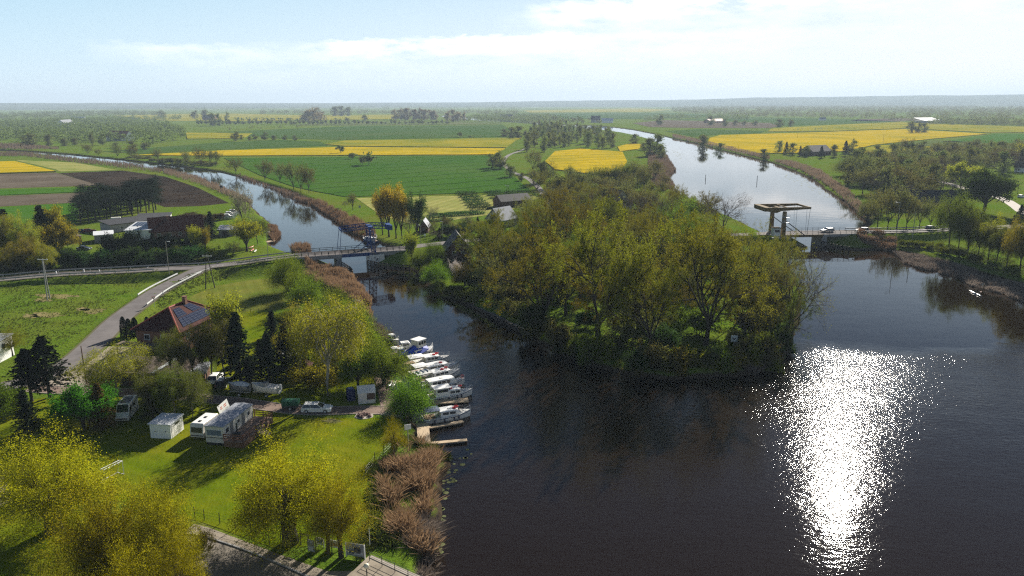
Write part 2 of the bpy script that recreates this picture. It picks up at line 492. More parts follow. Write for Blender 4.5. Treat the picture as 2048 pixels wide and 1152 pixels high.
# ---------------------------------------------------------------- water
def water_mat():
    m = bpy.data.materials.new('peaty_water'); m.use_nodes = True
    n, l = m.node_tree.nodes, m.node_tree.links
    b = n['Principled BSDF']
    b.inputs['Base Color'].default_value = (.011, .0065, .0028, 1)
    b.inputs['Roughness'].default_value = .015
    b.inputs['IOR'].default_value = 1.333
    b.inputs['Specular IOR Level'].default_value = .5
    t = n.new('ShaderNodeTexCoord'); vec = t.outputs['Object']
    sp = n.new('ShaderNodeSeparateXYZ'); l.new(vec, sp.inputs[0])
    def noise(s, det=2, rough=.5, v=vec, dist=0):
        k = nd('ShaderNodeTexNoise', n, i_Scale=s, i_Detail=det, i_Roughness=rough); k.inputs['Distortion'].default_value = dist
        l.new(v, k.inputs['Vector']); return k.outputs['Fac']
    A = lambda op, a, c=None, cl=False: mth(op, a, c, n, l, cl)
    # breeze over the open basin south of the wooded point; sheltered and smooth elsewhere
    edge = A('ADD', A('SUBTRACT', WIND[1], sp.outputs[1]), A('MULTIPLY', A('SUBTRACT', noise(.035, 4), .5), 34))
    wy = A('DIVIDE', edge, 9.0, True)
    far_ = A('ADD', .27, A('MULTIPLY', A('DIVIDE', A('SUBTRACT', sp.outputs[1], 80.0), 54.0, True), .72))
    wind = A('MULTIPLY', A('MULTIPLY', wy, far_), A('ADD', .55, A('MULTIPLY', noise(.08, 3), .9)))
    mp = n.new('ShaderNodeMapping'); l.new(vec, mp.inputs[0]); mp.inputs['Rotation'].default_value[2] = R(25); mp.inputs['Scale'].default_value = (1, 1.7, 1)
    wv = mp.outputs[0]
    h1 = A('MULTIPLY', noise(.9, 4, .62, wv), A('ADD', A('MULTIPLY', wind, WAVE[0]), WAVE[1]))
    h2 = A('MULTIPLY', noise(.12, 2, .5, wv), A('ADD', A('MULTIPLY', wind, .10), .02))
    l.new(A('ADD', .012, A('MULTIPLY', wind, .030)), b.inputs['Roughness'])
    bp = nd('ShaderNodeBump', n, i_Strength=1.0, i_Distance=1.0)
    l.new(A('ADD', h1, h2), bp.inputs['Height']); l.new(bp.outputs[0], b.inputs['Normal'])
    return m
WIND = (20.0, 152.0)
WAVE = (.085, .003)
WATER = water_mat()
w = MB(); S = 16000
w.quad((-S, 20, 0), (S, 20, 0), (S, S, 0), (-S, S, 0))
tag(w.build('water', WATER), kind='structure')

# ---------------------------------------------------------------- hills on the horizon
def build_hills():
    mt = ground_mat('hill_woods', [(.03, .05, .02), (.06, .08, .03), (.09, .11, .04)], .0012, .006, 0)
    a = np.radians(np.arange(-55, 55.1, .5)); vs = []; fs = []
    prof = [(8200, 0), (9200, .45), (10200, .85), (11200, 1.0), (12600, .9), (15500, .0)]
    px = CX + 1545 * np.tan(np.clip(a, -1.2, 1.2))
    hgt = np.interp(px, [-900, 0, 350, 700, 1100, 1300, 1600, 2048, 3000], [62, 66, 58, 44, 60, 78, 100, 128, 150])
    hgt = hgt * (.9 + .2 * smooth_noise(px, px * 0, 150, 3)) + 6 * smooth_noise(px, px * 0, 30, 5)
    for r, k in prof:
        for i, t in enumerate(a):
            vs.append((r * math.sin(t), r * math.cos(t), 1 + k * hgt[i] * (r / 11200) - (2 if k == 0 else 0)))
    n = len(a)
    for j in range(len(prof) - 1):
        for i in range(n - 1):
            fs.append((j * n + i, j * n + i + 1, (j + 1) * n + i + 1, (j + 1) * n + i))
    tag(link('hills', np_mesh('hills', vs, fs, [mt], True)), kind='structure')
build_hills()

# ---------------------------------------------------------------- fields
WHEAT = ground_mat('young_wheat', [(.032, .092, .009), (.052, .125, .012), (.06, .12, .018)], .012, .25, .1, tram=(R(52), 26, 1.3, (.012, .030, .006)), stretch=(R(52), 1, .12))
WHEAT_L = ground_mat('young_wheat_left', [(.040, .12, .010), (.055, .14, .012), (.06, .13, .02)], .02, .3, .1, tram=(R(80), 24, .7, (.03, .06, .01)))
WHEAT_F = ground_mat('far_wheat', [(.036, .085, .014), (.055, .115, .018), (.07, .11, .025)], .008, .05, 0, tram=(R(70), 40, 2.0, (.02, .045, .010)), stretch=(R(70), 1, .15))
RAPE = ground_mat('flowering_rape', [(.40, .28, .004), (.54, .39, .006), (.30, .25, .008)], .012, .3, .1, tram=(R(66), 27, 1.5, (.10, .12, .010)), stretch=(R(66), 1, .2))
RAPE_D = ground_mat('budding_rape', [(.24, .22, .012), (.36, .29, .012), (.13, .17, .012)], .012, .15, .1, tram=(R(60), 27, .9, (.08, .11, .015)))
SOIL = ground_mat('ploughed_soil', [(.018, .013, .010), (.036, .027, .020), (.055, .041, .030)], .02, .8, .25, tram=(R(38), 18, .9, (.016, .013, .010)), stretch=(R(38), 1, .15))
SOIL_L = ground_mat('pale_soil', [(.085, .068, .05), (.12, .098, .072), (.15, .125, .095)], .03, .5, .15, stretch=(R(85), 1, .12))
STUBBLE = ground_mat('mown_pasture', [(.27, .27, .075), (.36, .34, .12), (.19, .23, .05)], .04, .5, .1, stripe=(R(20), 5, .35))
PASTURE = ground_mat('pasture', [(.07, .11, .025), (.10, .14, .035), (.12, .13, .05)], .01, .2, .1)

def field(name, pts, mat, h=.3):
    top = [P(x, y, 1.2 + h) for x, y in pts]
    m = MB(); m.prism([(p.x, p.y) for p in top], .9, 1.2 + h)
    return tag(m.build(name, mat), kind='structure')

field('wheat_field', [(448,316),(985,311),(1003,331),(1062,382),(690,393),(620,380),(585,372),(520,350)], WHEAT)
field('rapeseed_field', [(262,310),(440,301),(690,293.5),(1010,296.5),(986,308.5),(440,311)], RAPE, .8)
field('rapeseed_field', [(690,291.5),(650,288),(690,281),(1044,275.5),(1030,281),(1012,294.5)], RAPE_D, .8)
field('wheat_field', [(205,303),(420,286),(560,280),(640,283),(655,291),(430,299),(290,307)], WHEAT_F)
field('wheat_field', [(430,264),(700,252.5),(1006,250),(1043,273),(690,279),(560,277)], WHEAT_F)
field('rapeseed_field', [(372,265),(505,266),(485,276),(374,277.5)], RAPE_D, .8)
field('pasture', [(560,250),(700,243),(1000,243),(1005,248.5),(700,251)], PASTURE)
field('rapeseed_field', [(225,231.5),(335,228),(470,227),(620,231),(790,229),(790,238),(480,242),(330,241.5)], RAPE_D, .8)
field('rapeseed_field', [(1046,221),(1270,216.5),(1345,219),(1300,223.5),(1060,225)], RAPE_D, .8)
field('pasture', [(1010,227),(1340,226),(1500,232),(1290,238),(1090,238)], WHEAT_F)
field('rapeseed_field', [(1090,322),(1110,302),(1160,297),(1245,303),(1254,322),(1238,350),(1180,347),(1110,338)], RAPE, .8)
field('rapeseed_field', [(1240,302),(1235,293),(1262,286),(1290,289),(1275,298)], RAPE, .8)
field('mown_orchard_field', [(712,396),(1062,388),(1078,396),(1010,425),(905,440),(820,448),(758,428)], STUBBLE, .1)
field('rapeseed_field', [(1415,288),(1418,276),(1440,270),(1660,263.5),(1810,258),(1975,267.5),(1868,277),(1750,289),(1690,302),(1580,306),(1500,305)], RAPE, .8)
field('rapeseed_field', [(1535,263),(1545,256),(1800,243.5),(1870,247),(1980,251),(2060,253),(2100,264),(1980,265),(1815,256),(1660,262)], RAPE_D, .8)
field('rapeseed_field', [(1690,304),(1760,290),(1870,293),(2010,294),(2010,305),(1850,310)], RAPE_D, .8)
field('wheat_field', [(1880,284),(1990,267.5),(2120,267),(2120,284),(2000,286)], WHEAT_L)
field('fallow_field', [(1770,289),(1872,280),(2000,287.5),(2120,286),(2120,293),(1860,292)], PASTURE)
field('pasture', [(1330,262),(1400,258),(1530,262),(1520,266),(1440,268),(1390,274)], WHEAT_F)
field('fallow_field', [(1265,246),(1330,240),(1540,246),(1560,252),(1540,256),(1400,256),(1300,254)], SOIL_L)
field('wheat_field', [(1340,239),(1480,234),(1700,238),(1800,243),(1560,252),(1540,245)], WHEAT_F)
field('fallow_field', [(1700,242),(1720,238),(1850,236),(1850,240),(1790,243)], SOIL_L)
field('rapeseed_field', [(-80,323),(30,322),(112,342),(-80,348)], RAPE, .8)
field('pasture', [(30,320),(150,325),(235,340),(120,343),(112,339)], STUBBLE, .1)
field('fallow_field', [(-80,350),(112,345),(200,371),(-80,379)], SOIL_L, .05)
field('wheat_field', [(-80,381),(202,373),(222,381),(-80,393)], WHEAT_L)
field('fallow_field', [(-80,395),(200,384),(175,404),(-80,417)], SOIL_L, .05)
field('wheat_field', [(-80,419),(160,405),(152,448),(120,470),(-80,478)], WHEAT_L)
field('ploughed_field', [(118,346),(245,341),(330,353),(395,375),(458,406),(400,412),(330,414),(255,388)], SOIL, .05)

# ---------------------------------------------------------------- lawns, roads and paths
LAWN = ground_mat('mown_lawn', [(.085, .13, .004), (.135, .18, .006), (.19, .18, .010)], .06, .55, .12, stripe=(R(-62), 2.6, .16), patch=(.22, .67, (.15, .145, .03)), bscale=3, stretch=(R(-62), 1, .35))
MEADOW = ground_mat('mown_meadow', [(.13, .145, .022), (.19, .19, .04), (.10, .14, .02)], .08, .35, .15, stripe=(R(-25), 3.0, .25), bscale=2, stretch=(R(-25), .9, .25))
ASPHALT = M('grey_asphalt', (.17, .155, .15), .9, .2, .35, bump=.01, bscale=6, spec=.08)
PINKPAVE = M('pinkish_paving', (.23, .17, .14), .9, .2, .5, bump=.01, bscale=8, spec=.08)
PAVERS = M('tan_pavers', (.24, .20, .15), .9, .25, .6, col2=(.34, .29, .22), bump=.02, bscale=5)
CONC = M('pale_concrete', (.36, .32, .27), .9, .15, .8, bump=.01)
CONC_D = M('weathered_concrete', (.26, .26, .26), .9, .25, .6)
SAND = M('sandy_yard', (.28, .235, .18), .95, .2, .4, bump=.03)
WHITE_LINE = M('white_road_paint', (.62, .62, .6), .7, .15, 1.5)
WHITE = M('white_paint', (.80, .80, .78), .45, .05, 2)
OFFWHITE = M('offwhite_gelcoat', (.74, .73, .69), .35, .06, 1.5)
DGLASS = M('dark_glass', (.02, .024, .028), .08, .1, 2, spec=.6)
BLACK = M('black_rubber', (.02, .02, .02), .7, .1, 3)
STEEL = M('grey_steel', (.22, .23, .24), .65, .15, 3, metal=.2, spec=.2)
GALV = M('galvanised_steel', (.48, .50, .51), .6, .1, 3, metal=.1, spec=.25)
DARKMETAL = M('dark_metal', (.04, .045, .045), .5, .2, 3, metal=.3)
WOOD_B = M('brown_timber', (.16, .085, .045), .8, .3, 2, stretch=(0, 1, 6))
WOOD_P = M('pale_decking', (.48, .36, .23), .8, .2, 1.5, stretch=(0, .5, 6))
WOOD_D = M('old_dark_timber', (.045, .036, .03), .85, .35, 2)
RED = M('red_plastic', (.55, .02, .02), .4, .1, 3)
BLUE_P = M('bridge_blue_paint', (.012, .055, .20), .6, .25, 1.2, spec=.15)
YELLOW_P = M('bridge_yellow_paint', (.16, .11, .045), .8, .35, .8, spec=.05)
def sheet(name, pts, mat, z=.03, t=.06):
    m = MB(); m.slab([P(x, y, 1.2 + z) for x, y in pts], t)
    return tag(m.build(name, mat), kind='structure')

sheet('lawn', [(-160,900),(-60,812),(60,800),(110,793),(360,796),(420,806),(520,820),(560,830),(640,836),(795,835),(796,862),(768,895),(738,950),(716,1050),(704,1082),(640,1088),(560,1100),(400,1043),(230,1000),(-160,985)], LAWN)
sheet('lawn', [(428,776),(480,790),(520,799),(575,809),(640,812),(748,812),(752,770),(735,720),(700,700),(650,655),(560,626),(500,622),(452,640),(440,690)], LAWN)
sheet('lawn', [(-160,1130),(-60,1010),(60,1005),(200,1030),(330,1060),(390,1100),(420,1180),(300,1300),(-160,1300)], LAWN)
sheet('mown_meadow', [(352,612),(392,588),(430,572),(500,560),(560,556),(598,600),(602,616),(500,622),(450,636)], MEADOW)

def ribbon(name, pts, hw, mat, dz=0.0, kind='structure', t=.08):
    m = MB(); L = []; Rr = []
    # smooth the polyline by Catmull-Rom
    Q = [pts[0]] + list(pts) + [pts[-1]]; sm = []
    for i in range(1, len(Q) - 2):
        for k in range(6):
            u = k / 6; a, b, c, d = Q[i - 1], Q[i], Q[i + 1], Q[i + 2]
            q = .5 * ((2 * b) + (c - a) * u + (2 * a - 5 * b + 4 * c - d) * u * u + (3 * b - a - 3 * c + d) * u ** 3)
            q.z = b.z + (c.z - b.z) * u; sm.append(q)
    sm.append(pts[-1].copy())
    for i, p in enumerate(sm):
        d = sm[min(i + 1, len(sm) - 1)] - sm[max(i - 1, 0)]; nn = Vector((-d.y, d.x, 0)).normalized()
        L.append(p + nn * hw + Vector((0, 0, dz))); Rr.append(p - nn * hw + Vector((0, 0, dz)))
    rings = [[(a.x, a.y, a.z), (b.x, b.y, b.z), (b.x, b.y, b.z - t), (a.x, a.y, a.z - t)] for a, b in zip(L, Rr)]
    m.loft(rings)
    o = m.build(name, mat)
    if kind: tag(o, kind=kind)
    return o, sm
VERGE = M('sandy_verge', (.20, .165, .115), .95, .4, .8, col2=(.12, .13, .05), spec=.05)
ribbon('road_verge', ROAD_A, 3.1, VERGE, -.03)
ribbon('road_verge', ROAD_B, 3.15, VERGE, -.03)
ribbon('road_verge', ROAD_R, 3.7, VERGE, -.03)
_, SM_A = ribbon('road', ROAD_A, 2.7, ASPHALT)
_, SM_B = ribbon('road', ROAD_B, 2.6, ASPHALT, .012)
_, SM_R = ribbon('road', ROAD_R, 3.2, ASPHALT)
ribbon('road', ROAD_P, 2.8, ASPHALT)
JUNC = [P(352, 556, 3.62), P(395, 540, 3.95), P(345, 539, 3.66), P(335, 544, 3.6)]
ribbon('country_lane', [on_ground(*q) for q in [(1100,420),(1085,385),(1060,360),(1040,350),(1025,343),(1012,333),(1006,326),(1011,316),(1020,309),(1040,302),(1052,297)]], 1.8, ASPHALT, .08)
ribbon('country_lane', [on_ground(*q) for q in [(2090,440),(2050,426),(2030,412),(2008,399),(1975,388),(1935,378),(1900,368),(1870,360),(1850,352)]], 2.6, CONC, .08)
DRIVE = [P(x, y, 1.22) for x, y in [(60,776),(125,781),(200,783),(287,786),(350,791),(417,798),(472,803),(519,810),(574,818),(630,822),(713,820),(790,821)]]
_, SM_D = ribbon('driveway', DRIVE, 1.5, PINKPAVE, .02)
def kerb(name, pts, w, h, mat):
    o, s = ribbon(name, pts, w / 2, mat, h, t=h + .06); return o
for off in (-1.62, 1.62):
    pts = []
    for i, p in enumerate(DRIVE):
        d = DRIVE[min(i + 1, len(DRIVE) - 1)] - DRIVE[max(i - 1, 0)]; nn = Vector((-d.y, d.x, 0)).normalized(); pts.append(p + nn * off)
    kerb('driveway_kerb', pts, .14, .07, CONC)
sheet('paved_apron', [(762,815),(800,826),(796,802),(782,778),(768,748),(745,742),(752,770)], PINKPAVE, .05)
sheet('slipway', [(760,829),(806,834),(822,826),(806,813),(793,813)], CONC, .06)
sheet('sandy_yard', [(40,775),(118,740),(150,722),(205,692),(262,694),(280,712),(262,735),(228,770),(120,776)], SAND, .03)
sheet('sandy_path', [(-120,930),(-10,925),(12,960),(28,1005),(-10,1020),(-120,1000)], SAND, .05)
# paved quay road in the near corner
sheet('paved_road', [(388,1048),(420,1056),(544,1103),(653,1142),(706,1142),(738,1111),(846,1154),(1000,1225),(1050,1450),(520,1450),(340,1150),(360,1070)], PAVERS, .04)
sheet('asphalt_lane', [(380,1082),(420,1078),(520,1112),(606,1150),(700,1200),(760,1300),(600,1400),(430,1150)], M('dark_worn_asphalt', (.15, .13, .105), .9, .3, .5, col2=(.23, .20, .16)), .045)
kerb('kerb', [P(x, y, 1.25) for x, y in [(376,1068),(413,1075),(500,1104),(606,1149),(720,1205)]], .18, .10, CONC_D)
for poly in ([(352,609),(330,640),(300,650),(318,622)],):
    pass
# worn straw patches in the meadow
STRAW = ground_mat('dry_grass_patch', [(.21, .18, .08), (.28, .23, .11), (.12, .13, .03)], .3, 1.2, .1)

# road paint
def paint_line(pts3, w, name='road_marking'):
    return ribbon(name, pts3, w / 2, WHITE_LINE, .035, t=.02)
def off_line(sm, k0, k1, off, dz=.0):
    res = []
    for i in range(k0, k1):
        d = sm[min(i + 1, len(sm) - 1)] - sm[max(i - 1, 0)]; nn = Vector((-d.y, d.x, 0)).normalized(); res.append(sm[i] + nn * off + Vector((0, 0, dz)))
    return res
nA = len(SM_A)
paint_line([P(x, y, z) for x, y, z in [(361,560,3.55),(380,550.5,3.75),(400,543,3.95),(420,536,4.02)]], .22)
for k in range(7):
    a = P(424 + k * 5, 533.5 - k * .7, 4.06); b = P(427 + k * 5, 533 - k * .7, 4.06)
    if k % 2 == 0: paint_line([a, b], .3)

# ---------------------------------------------------------------- bridges
def frame_between(a, b):
    d = b - a; return math.atan2(d.y, d.x), math.hypot(d.x, d.y)

def rail(m, a, b, hs, r, posts, rp):
    a, b = Vector(a), Vector(b)
    for h in hs: m.tube(a + Vector((0, 0, h)), b + Vector((0, 0, h)), r, n=4)
    for k in range(posts + 1):
        p = a.lerp(b, k / posts); m.tube(p, p + Vector((0, 0, max(hs))), rp, n=4)

def parts(name, mat, par, boxes):
    for c, s_ in boxes:
        m = MB(); m.box(c, s_); m.build(name, mat, par)

def lattice(m, a, b, w, ax, r=.07, n=6):
    """a lattice mast or girder: two chords w apart along ax with zigzag bracing"""
    a, b, ax = Vector(a), Vector(b), Vector(ax).normalized() * (w / 2)
    m.tube(a - ax, b - ax, r, n=4); m.tube(a + ax, b + ax, r, n=4)
    for k in range(n):
        p, q = a.lerp(b, k / n), a.lerp(b, (k + 1) / n); s = 1 if k % 2 else -1
        m.tube(p + ax * s, q - ax * s, r * .7, n=4); m.tube(q - ax, q + ax, r * .7, n=4)

def blue_bridge():
    A, B = P(588, 510.6, 4.5), P(808, 495.8, 4.5)
    rz, L = frame_between(A, B)
    t = thing('drawbridge', 'blue steel lattice drawbridge with raised balance beams crossing the canal', 'drawbridge', A, rz)
    inv = Matrix.Rotation(-rz, 3, 'Z')
    lx = lambda px, py, z: (inv @ (P(px, py, z) - A))
    x0, x1 = lx(681, 504, 4.5).x, lx(727, 501, 4.5).x       # lifting span
    xt = lx(741, 497, 4.5).x                                # the portal stands here
    W = 3.6
    parts('approach_deck', ASPHALT, t, [((x0 / 2, 0, -.35), (x0, 2 * W, .6)), (((xt - 1 + L) / 2, 0, -.35), (L - xt + 1, 2 * W, .6))])
    parts('edge_girder', CONC_D, t, [((x0 / 2, y_, -.65), (x0, .2, 1.1)) for y_ in (-W - .12, W + .12)] + [(((xt + 1.5 + L) / 2, y_, -.65), (L - xt - 1.5, .2, 1.1)) for y_ in (-W - .12, W + .12)])
    s = MB(); s.box(((x0 + xt - 1) / 2, 0, -.25), (xt - 1 - x0 - .04, 2 * W - .3, .3)); s.build('lifting_span', WOOD_D, t)
    parts('span_girder', BLUE_P, t, [((((x0 + xt - 1) / 2), y_, -.55), (xt - 1.04 - x0, .25, 1.0)) for y_ in (-W + .02, W - .02)])
    for y, n in ((-W - .05, 1), (-W + 1.5, 1), (W + .05, 1)):
        m = MB(); rail(m, (0, y, -.05), (L, y, -.05), (.55, 1.1), .07, int(L / 2.0), .07); m.build('railing', DARKMETAL, t)
    # portal: two lattice pylons leaning slightly together, joined at the top
    H = 7.6
    for y in (-W - .35, W + .35):
        m = MB(); yy = y * .80
        lattice(m, (xt, y, -.8), (xt - .5, yy, H), 1.3, (1, 0, 0), .13, 8)
        lattice(m, (xt + .1, y + .5, -.8), (xt - .4, yy + .3, H), 1.1, (1, 0, 0), .10, 8); m.build('pylon', BLUE_P, t)
    m = MB(); m.box((xt - .45, 0, H + .1), (1.5, 2 * W * .8 + .9, .5)); m.box((xt - .45, 0, H - 1.3), (.35, 2 * W * .8, .3)); m.build('portal_crossbeam', BLUE_P, t)
    xf = lx(684, 458, 4.5 + 7.4).x - .0; xf = xt - 9.6; xb = xt + 5.6
    for y in (-W * .72, W * .72):
        m = MB()
        lattice(m, (xt - .5, y, H + .35), (xf, y, H - .35), .9, (0, 0, 1), .11, 7)
        lattice(m, (xt - .5, y, H + .35), (xb, y, H - .1), 1.1, (0, 0, 1), .12, 5); m.build('balance_beam', BLUE_P, t)
    m = MB(); m.box((xf, 0, H - .35), (.35, 2 * W * .72 + .4, .45)); m.tube((xf + 3, -W * .72, H - .1), (xf + .3, W * .72, H - .3), .06, n=4); m.build('beam_crosshead', BLUE_P, t)
    m = MB(); m.box((xb, 0, H - .35), (1.5, 2 * W * .72 + .5, 1.5)); m.build('counterweight', BLUE_P, t)
    for y in (-W * .72, W * .72):
        m = MB(); m.tube((xf, y, H - .5), (xf - .9, y * 1.35, -.1), .08, n=5); m.build('hanger_rod', BLUE_P, t)
        m = MB(); m.tube((xt - .4, y * 1.3, 3.4), (xt - 5.2, y * 1.35, .2), .12, n=5); m.build('strut', BLUE_P, t)
    p = MB(); p.box((xt + .9, 0, -3.6), (4.6, 2 * W + .8, 5.6)); p.build('portal_pier', OFFWHITE, t)
    m = MB(); m.box((xt + .9, -W - .43, -2.3), (.5, .08, .6)); m.box((xt + .2, -W - .43, -1.7), (.3, .08, .35)); m.build('pier_hatch', DGLASS, t)
    p = MB(); p.box((x0 - 1.0, 0, -3.2), (1.6, 2 * W, 5.0)); p.build('span_pier', CONC_D, t)
    parts('trestle_pier', CONC_D, t, [((x0 - 8, 0, -3.2), (.9, 2 * W - .5, 5.0)), ((L - 5.5, 0, -3.2), (.9, 2 * W - .6, 5.0))])
    # abutments
    parts('abutment', CONC_D, t, [((-.8, 0, -2.8), (2.4, 2 * W + .4, 4.6)), ((L + .8, 0, -2.8), (2.4, 2 * W + .4, 4.6))])
    # timber guides flaring from the opening towards the basin
    for i, (px0, px1) in enumerate((((x0 - .3, -W - .6), (x0 + 1.0, -W - 15)), ((xt - 2.2, -W - .6), (xt + 8.5, -W - 13)))):
        m = MB(); a, b = Vector((*px0, 0)), Vector((*px1, 0)); mid = (a + b) / 2 + Vector((-2.2 if i else 1.4, -1.2, 0))
        pts = [a * (1 - u) ** 2 + mid * 2 * u * (1 - u) + b * u * u for u in [k / 9 for k in range(10)]]
        for p_ in pts: m.tube(p_ + Vector((0, 0, -5.5)), p_ + Vector((0, 0, -2.2)), .18, n=6)
        for zz in (-2.4, -3.1, -3.8): m.path([q + Vector((0, 0, zz)) for q in pts], .16, 5)
        m.build('timber_guide', WOOD_D, t)
    return t
blue_bridge()

def yellow_bridge():
    A, B = P(1540, 466.4, 4.5), P(1702, 463, 4.5)
    rz, L = frame_between(A, B)
    t = thing('drawbridge', 'yellow box-beam drawbridge on a single portal over the wide river arm', 'drawbridge', A, rz)
    inv = Matrix.Rotation(-rz, 3, 'Z'); lx = lambda px, py, z: (inv @ (P(px, py, z) - A)).x
    xt = lx(1556, 467, 4.5); x1 = lx(1640, 466, 4.5); W = 3.9
    parts('approach_deck', ASPHALT, t, [((xt / 2, 0, -.3), (xt, 2 * W, .5)), (((x1 + L) / 2, 0, -.3), (L - x1, 2 * W, .5))])
    d = MB(); d.box(((xt + x1) / 2, 0, -.25), (x1 - xt - .06, 2 * W, .35)); d.build('lifting_span', ASPHALT, t)
    parts('span_girder', YELLOW_P, t, [(((xt + x1) / 2, y, -.5), (x1 - xt, .3, .85)) for y in (-W - .1, W + .1)])
    parts('edge_girder', CONC_D, t, [(((x1 + L) / 2, y, -.55), (L - x1 - .06, .3, .9)) for y in (-W - .1, W + .1)])
    for y, mt in ((-W - .15, DARKMETAL), (W + .15, GALV)):
        m = MB(); rail(m, (xt + 1, y, -.1), (L, y, -.1), (.35, .7, 1.1), .045, 13, .08); m.build('railing', mt, t)
    H = 9.4
    for y in (-W - .9, W + .9):
        m = MB(); m.loft([[(xt - .75, y - .5, -1.5), (xt + .75, y - .5, -1.5), (xt + .75, y + .5, -1.5), (xt - .75, y + .5, -1.5)], [(xt - .55, y - .45, H - 1), (xt + .55, y - .45, H - 1), (xt + .55, y + .45, H - 1), (xt - .55, y + .45, H - 1)]])
        m.build('pylon', YELLOW_P, t)
        m = MB(); m.prof([(xt - 7.0, H + .45), (xt - 7.0, H - .8), (xt - 3.0, H - 1.5), (xt - 1.2, H - .8), (xt + 9.4, H - .25), (xt + 9.4, H + .45)], y - .22, y + .22); m.build('balance_beam', YELLOW_P, t)
        m = MB(); m.tube((xt + 9.2, y, H - .2), (xt + 9.0, y * .9, 0), .07, n=5); m.build('hanger_rod', GALV, t)
        m = MB(); m.tube((xt + 8.0, y, H - .2), (xt + 8.4, y * .9, 0), .05, n=5); m.build('hanger_rod', GALV, t)
        m = MB(); m.tube((xt + .4, y, 5.2), (xt + 8.3, y * .93, -.3), .16, n=6); m.build('strut', DARKMETAL, t)
    parts('crossbeam', YELLOW_P, t, [((xt, 0, H - .5), (.9, 2 * W + 1.2, .7)), ((xt + 9.1, 0, H + .1), (.5, 2 * W + 1.2, .6)), ((xt + 1.2, 0, H + .2), (.4, 2 * W + 1.2, .3))])
    m = MB(); m.box((xt - 6.1, 0, H - .3), (1.9, 2 * W + 1.2, 1.4)); m.build('counterweight', YELLOW_P, t)
    m = MB(); m.box((xt - 3.0, -W - 1.6, 1.4), (2.4, 2.2, 2.8)); cab = m.build('control_cabin', OFFWHITE, t)
    m = MB(); m.box((xt - 3.0, -W - 1.6, 2.9), (2.7, 2.5, .18)); m.build('roof', YELLOW_P, cab)
    m = MB(); m.box((xt - 3.0, -W - 2.72, 1.9), (1.8, .06, .9)); m.build('window', DGLASS, cab)
    m = MB()
    for zz in (4.6, 6.4): 
        m.box((xt, -W - 1.9, zz), (2.6, 1.0, .08)); rail(m, (xt - 1.3, -W - 2.4, zz), (xt + 1.3, -W - 2.4, zz), (.5, 1.0), .04, 3, .04)
    m.build('service_platform', GALV, t)
    p = MB(); p.box((xt - .6, 0, -3.6), (6.5, 2 * W + 2.4, 5.8)); p.build('portal_pier', CONC_D, t)
    p = MB(); p.box((x1 + .8, 0, -3.2), (1.7, 2 * W, 4.9)); p.build('span_pier', CONC_D, t)
    p = MB(); p.box((L + .3, 0, -3.0), (2.2, 2 * W + .3, 4.5)); p.slab([(L - .8, -W - .15, -.9), (L + 5, -W - 3.4, -.9), (L + 5, -W - 3.0, -.9), (L - .8, -W + .2, -.9)], 2.6); p.build('abutment', CONC, t)
    for a, b in (((x1 - .6, -W - .4), (x1 + 3.2, -W - 12)), ((xt + 3.2, -W - .4), (xt + 4.2, -W - 9))):
        m = MB(); a, b = Vector((*a, 0)), Vector((*b, 0)); mid = (a + b) / 2 + Vector((-1.6, -1, 0))
        pts = [a * (1 - u) ** 2 + mid * 2 * u * (1 - u) + b * u * u for u in [k / 8 for k in range(9)]]
        for p_ in pts: m.tube(p_ + Vector((0, 0, -5.5)), p_ + Vector((0, 0, -2.3)), .2, n=6)
        for zz in (-2.5, -3.3): m.path([q + Vector((0, 0, zz)) for q in pts], .17, 5)
        m.build('timber_guide', WOOD_D, t)
yellow_bridge()

# ---------------------------------------------------------------- buildings
BRICK = M('red_brown_brick', (.20, .095, .06), .9, .2, 1.5)
PLASTER = M('cream_plaster', (.52, .46, .38), .9, .1, 1)
GREYWALL = M('grey_render', (.30, .29, .28), .9, .15, 1)
TILE_D = M('dark_red_tiles', (.062, .020, .016), .8, .3, 1.5, spec=.08, bump=.03, bscale=6)
TILE_R = M('red_ridge_tiles', (.30, .06, .035), .7, .2, 2)
ROOF_B = M('brown_felt_roof', (.13, .095, .075), .9, .2, .8)
ROOF_G = M('grey_sheet_roof', (.20, .21, .23), .7, .15, .8, spec=.1)
ROOF_K = M('black_roof', (.03, .03, .034), .7, .2, 1)
ROOF_W = M('white_sheet_roof', (.62, .64, .66), .7, .1, .6, spec=.1)
ROOF_S = M('pale_grey_roof', (.36, .38, .42), .7, .12, .6, spec=.1)
WOODWALL = M('brown_log_wall', (.11, .05, .03), .8, .25, 2, stretch=(0, 1, 1))
def solar_mat():
    m = bpy.data.materials.new('solar_panel'); m.use_nodes = True
    n, l = m.node_tree.nodes, m.node_tree.links; b = n['Principled BSDF']
    b.inputs['Roughness'].default_value = .15
    t = n.new('ShaderNodeTexCoord')
    br = n.new('ShaderNodeTexBrick'); br.offset = 0; br.inputs['Scale'].default_value = 1
    br.inputs['Brick Width'].default_value = .5; br.inputs['Row Height'].default_value = .5; br.inputs['Mortar Size'].default_value = .014
    br.inputs['Color1'].default_value = (.012, .018, .04, 1); br.inputs['Color2'].default_value = (.016, .022, .05, 1); br.inputs['Mortar'].default_value = (.16, .17, .19, 1)
    l.new(t.outputs['Object'], br.inputs['Vector']); l.new(br.outputs[0], b.inputs['Base Color'])
    return m
SOLAR = solar_mat()

def add_window(par, mb_frame, pane, wall=None):
    f = mb_frame.build('window', WHITE, par); pane.build('pane', DGLASS, f); return f

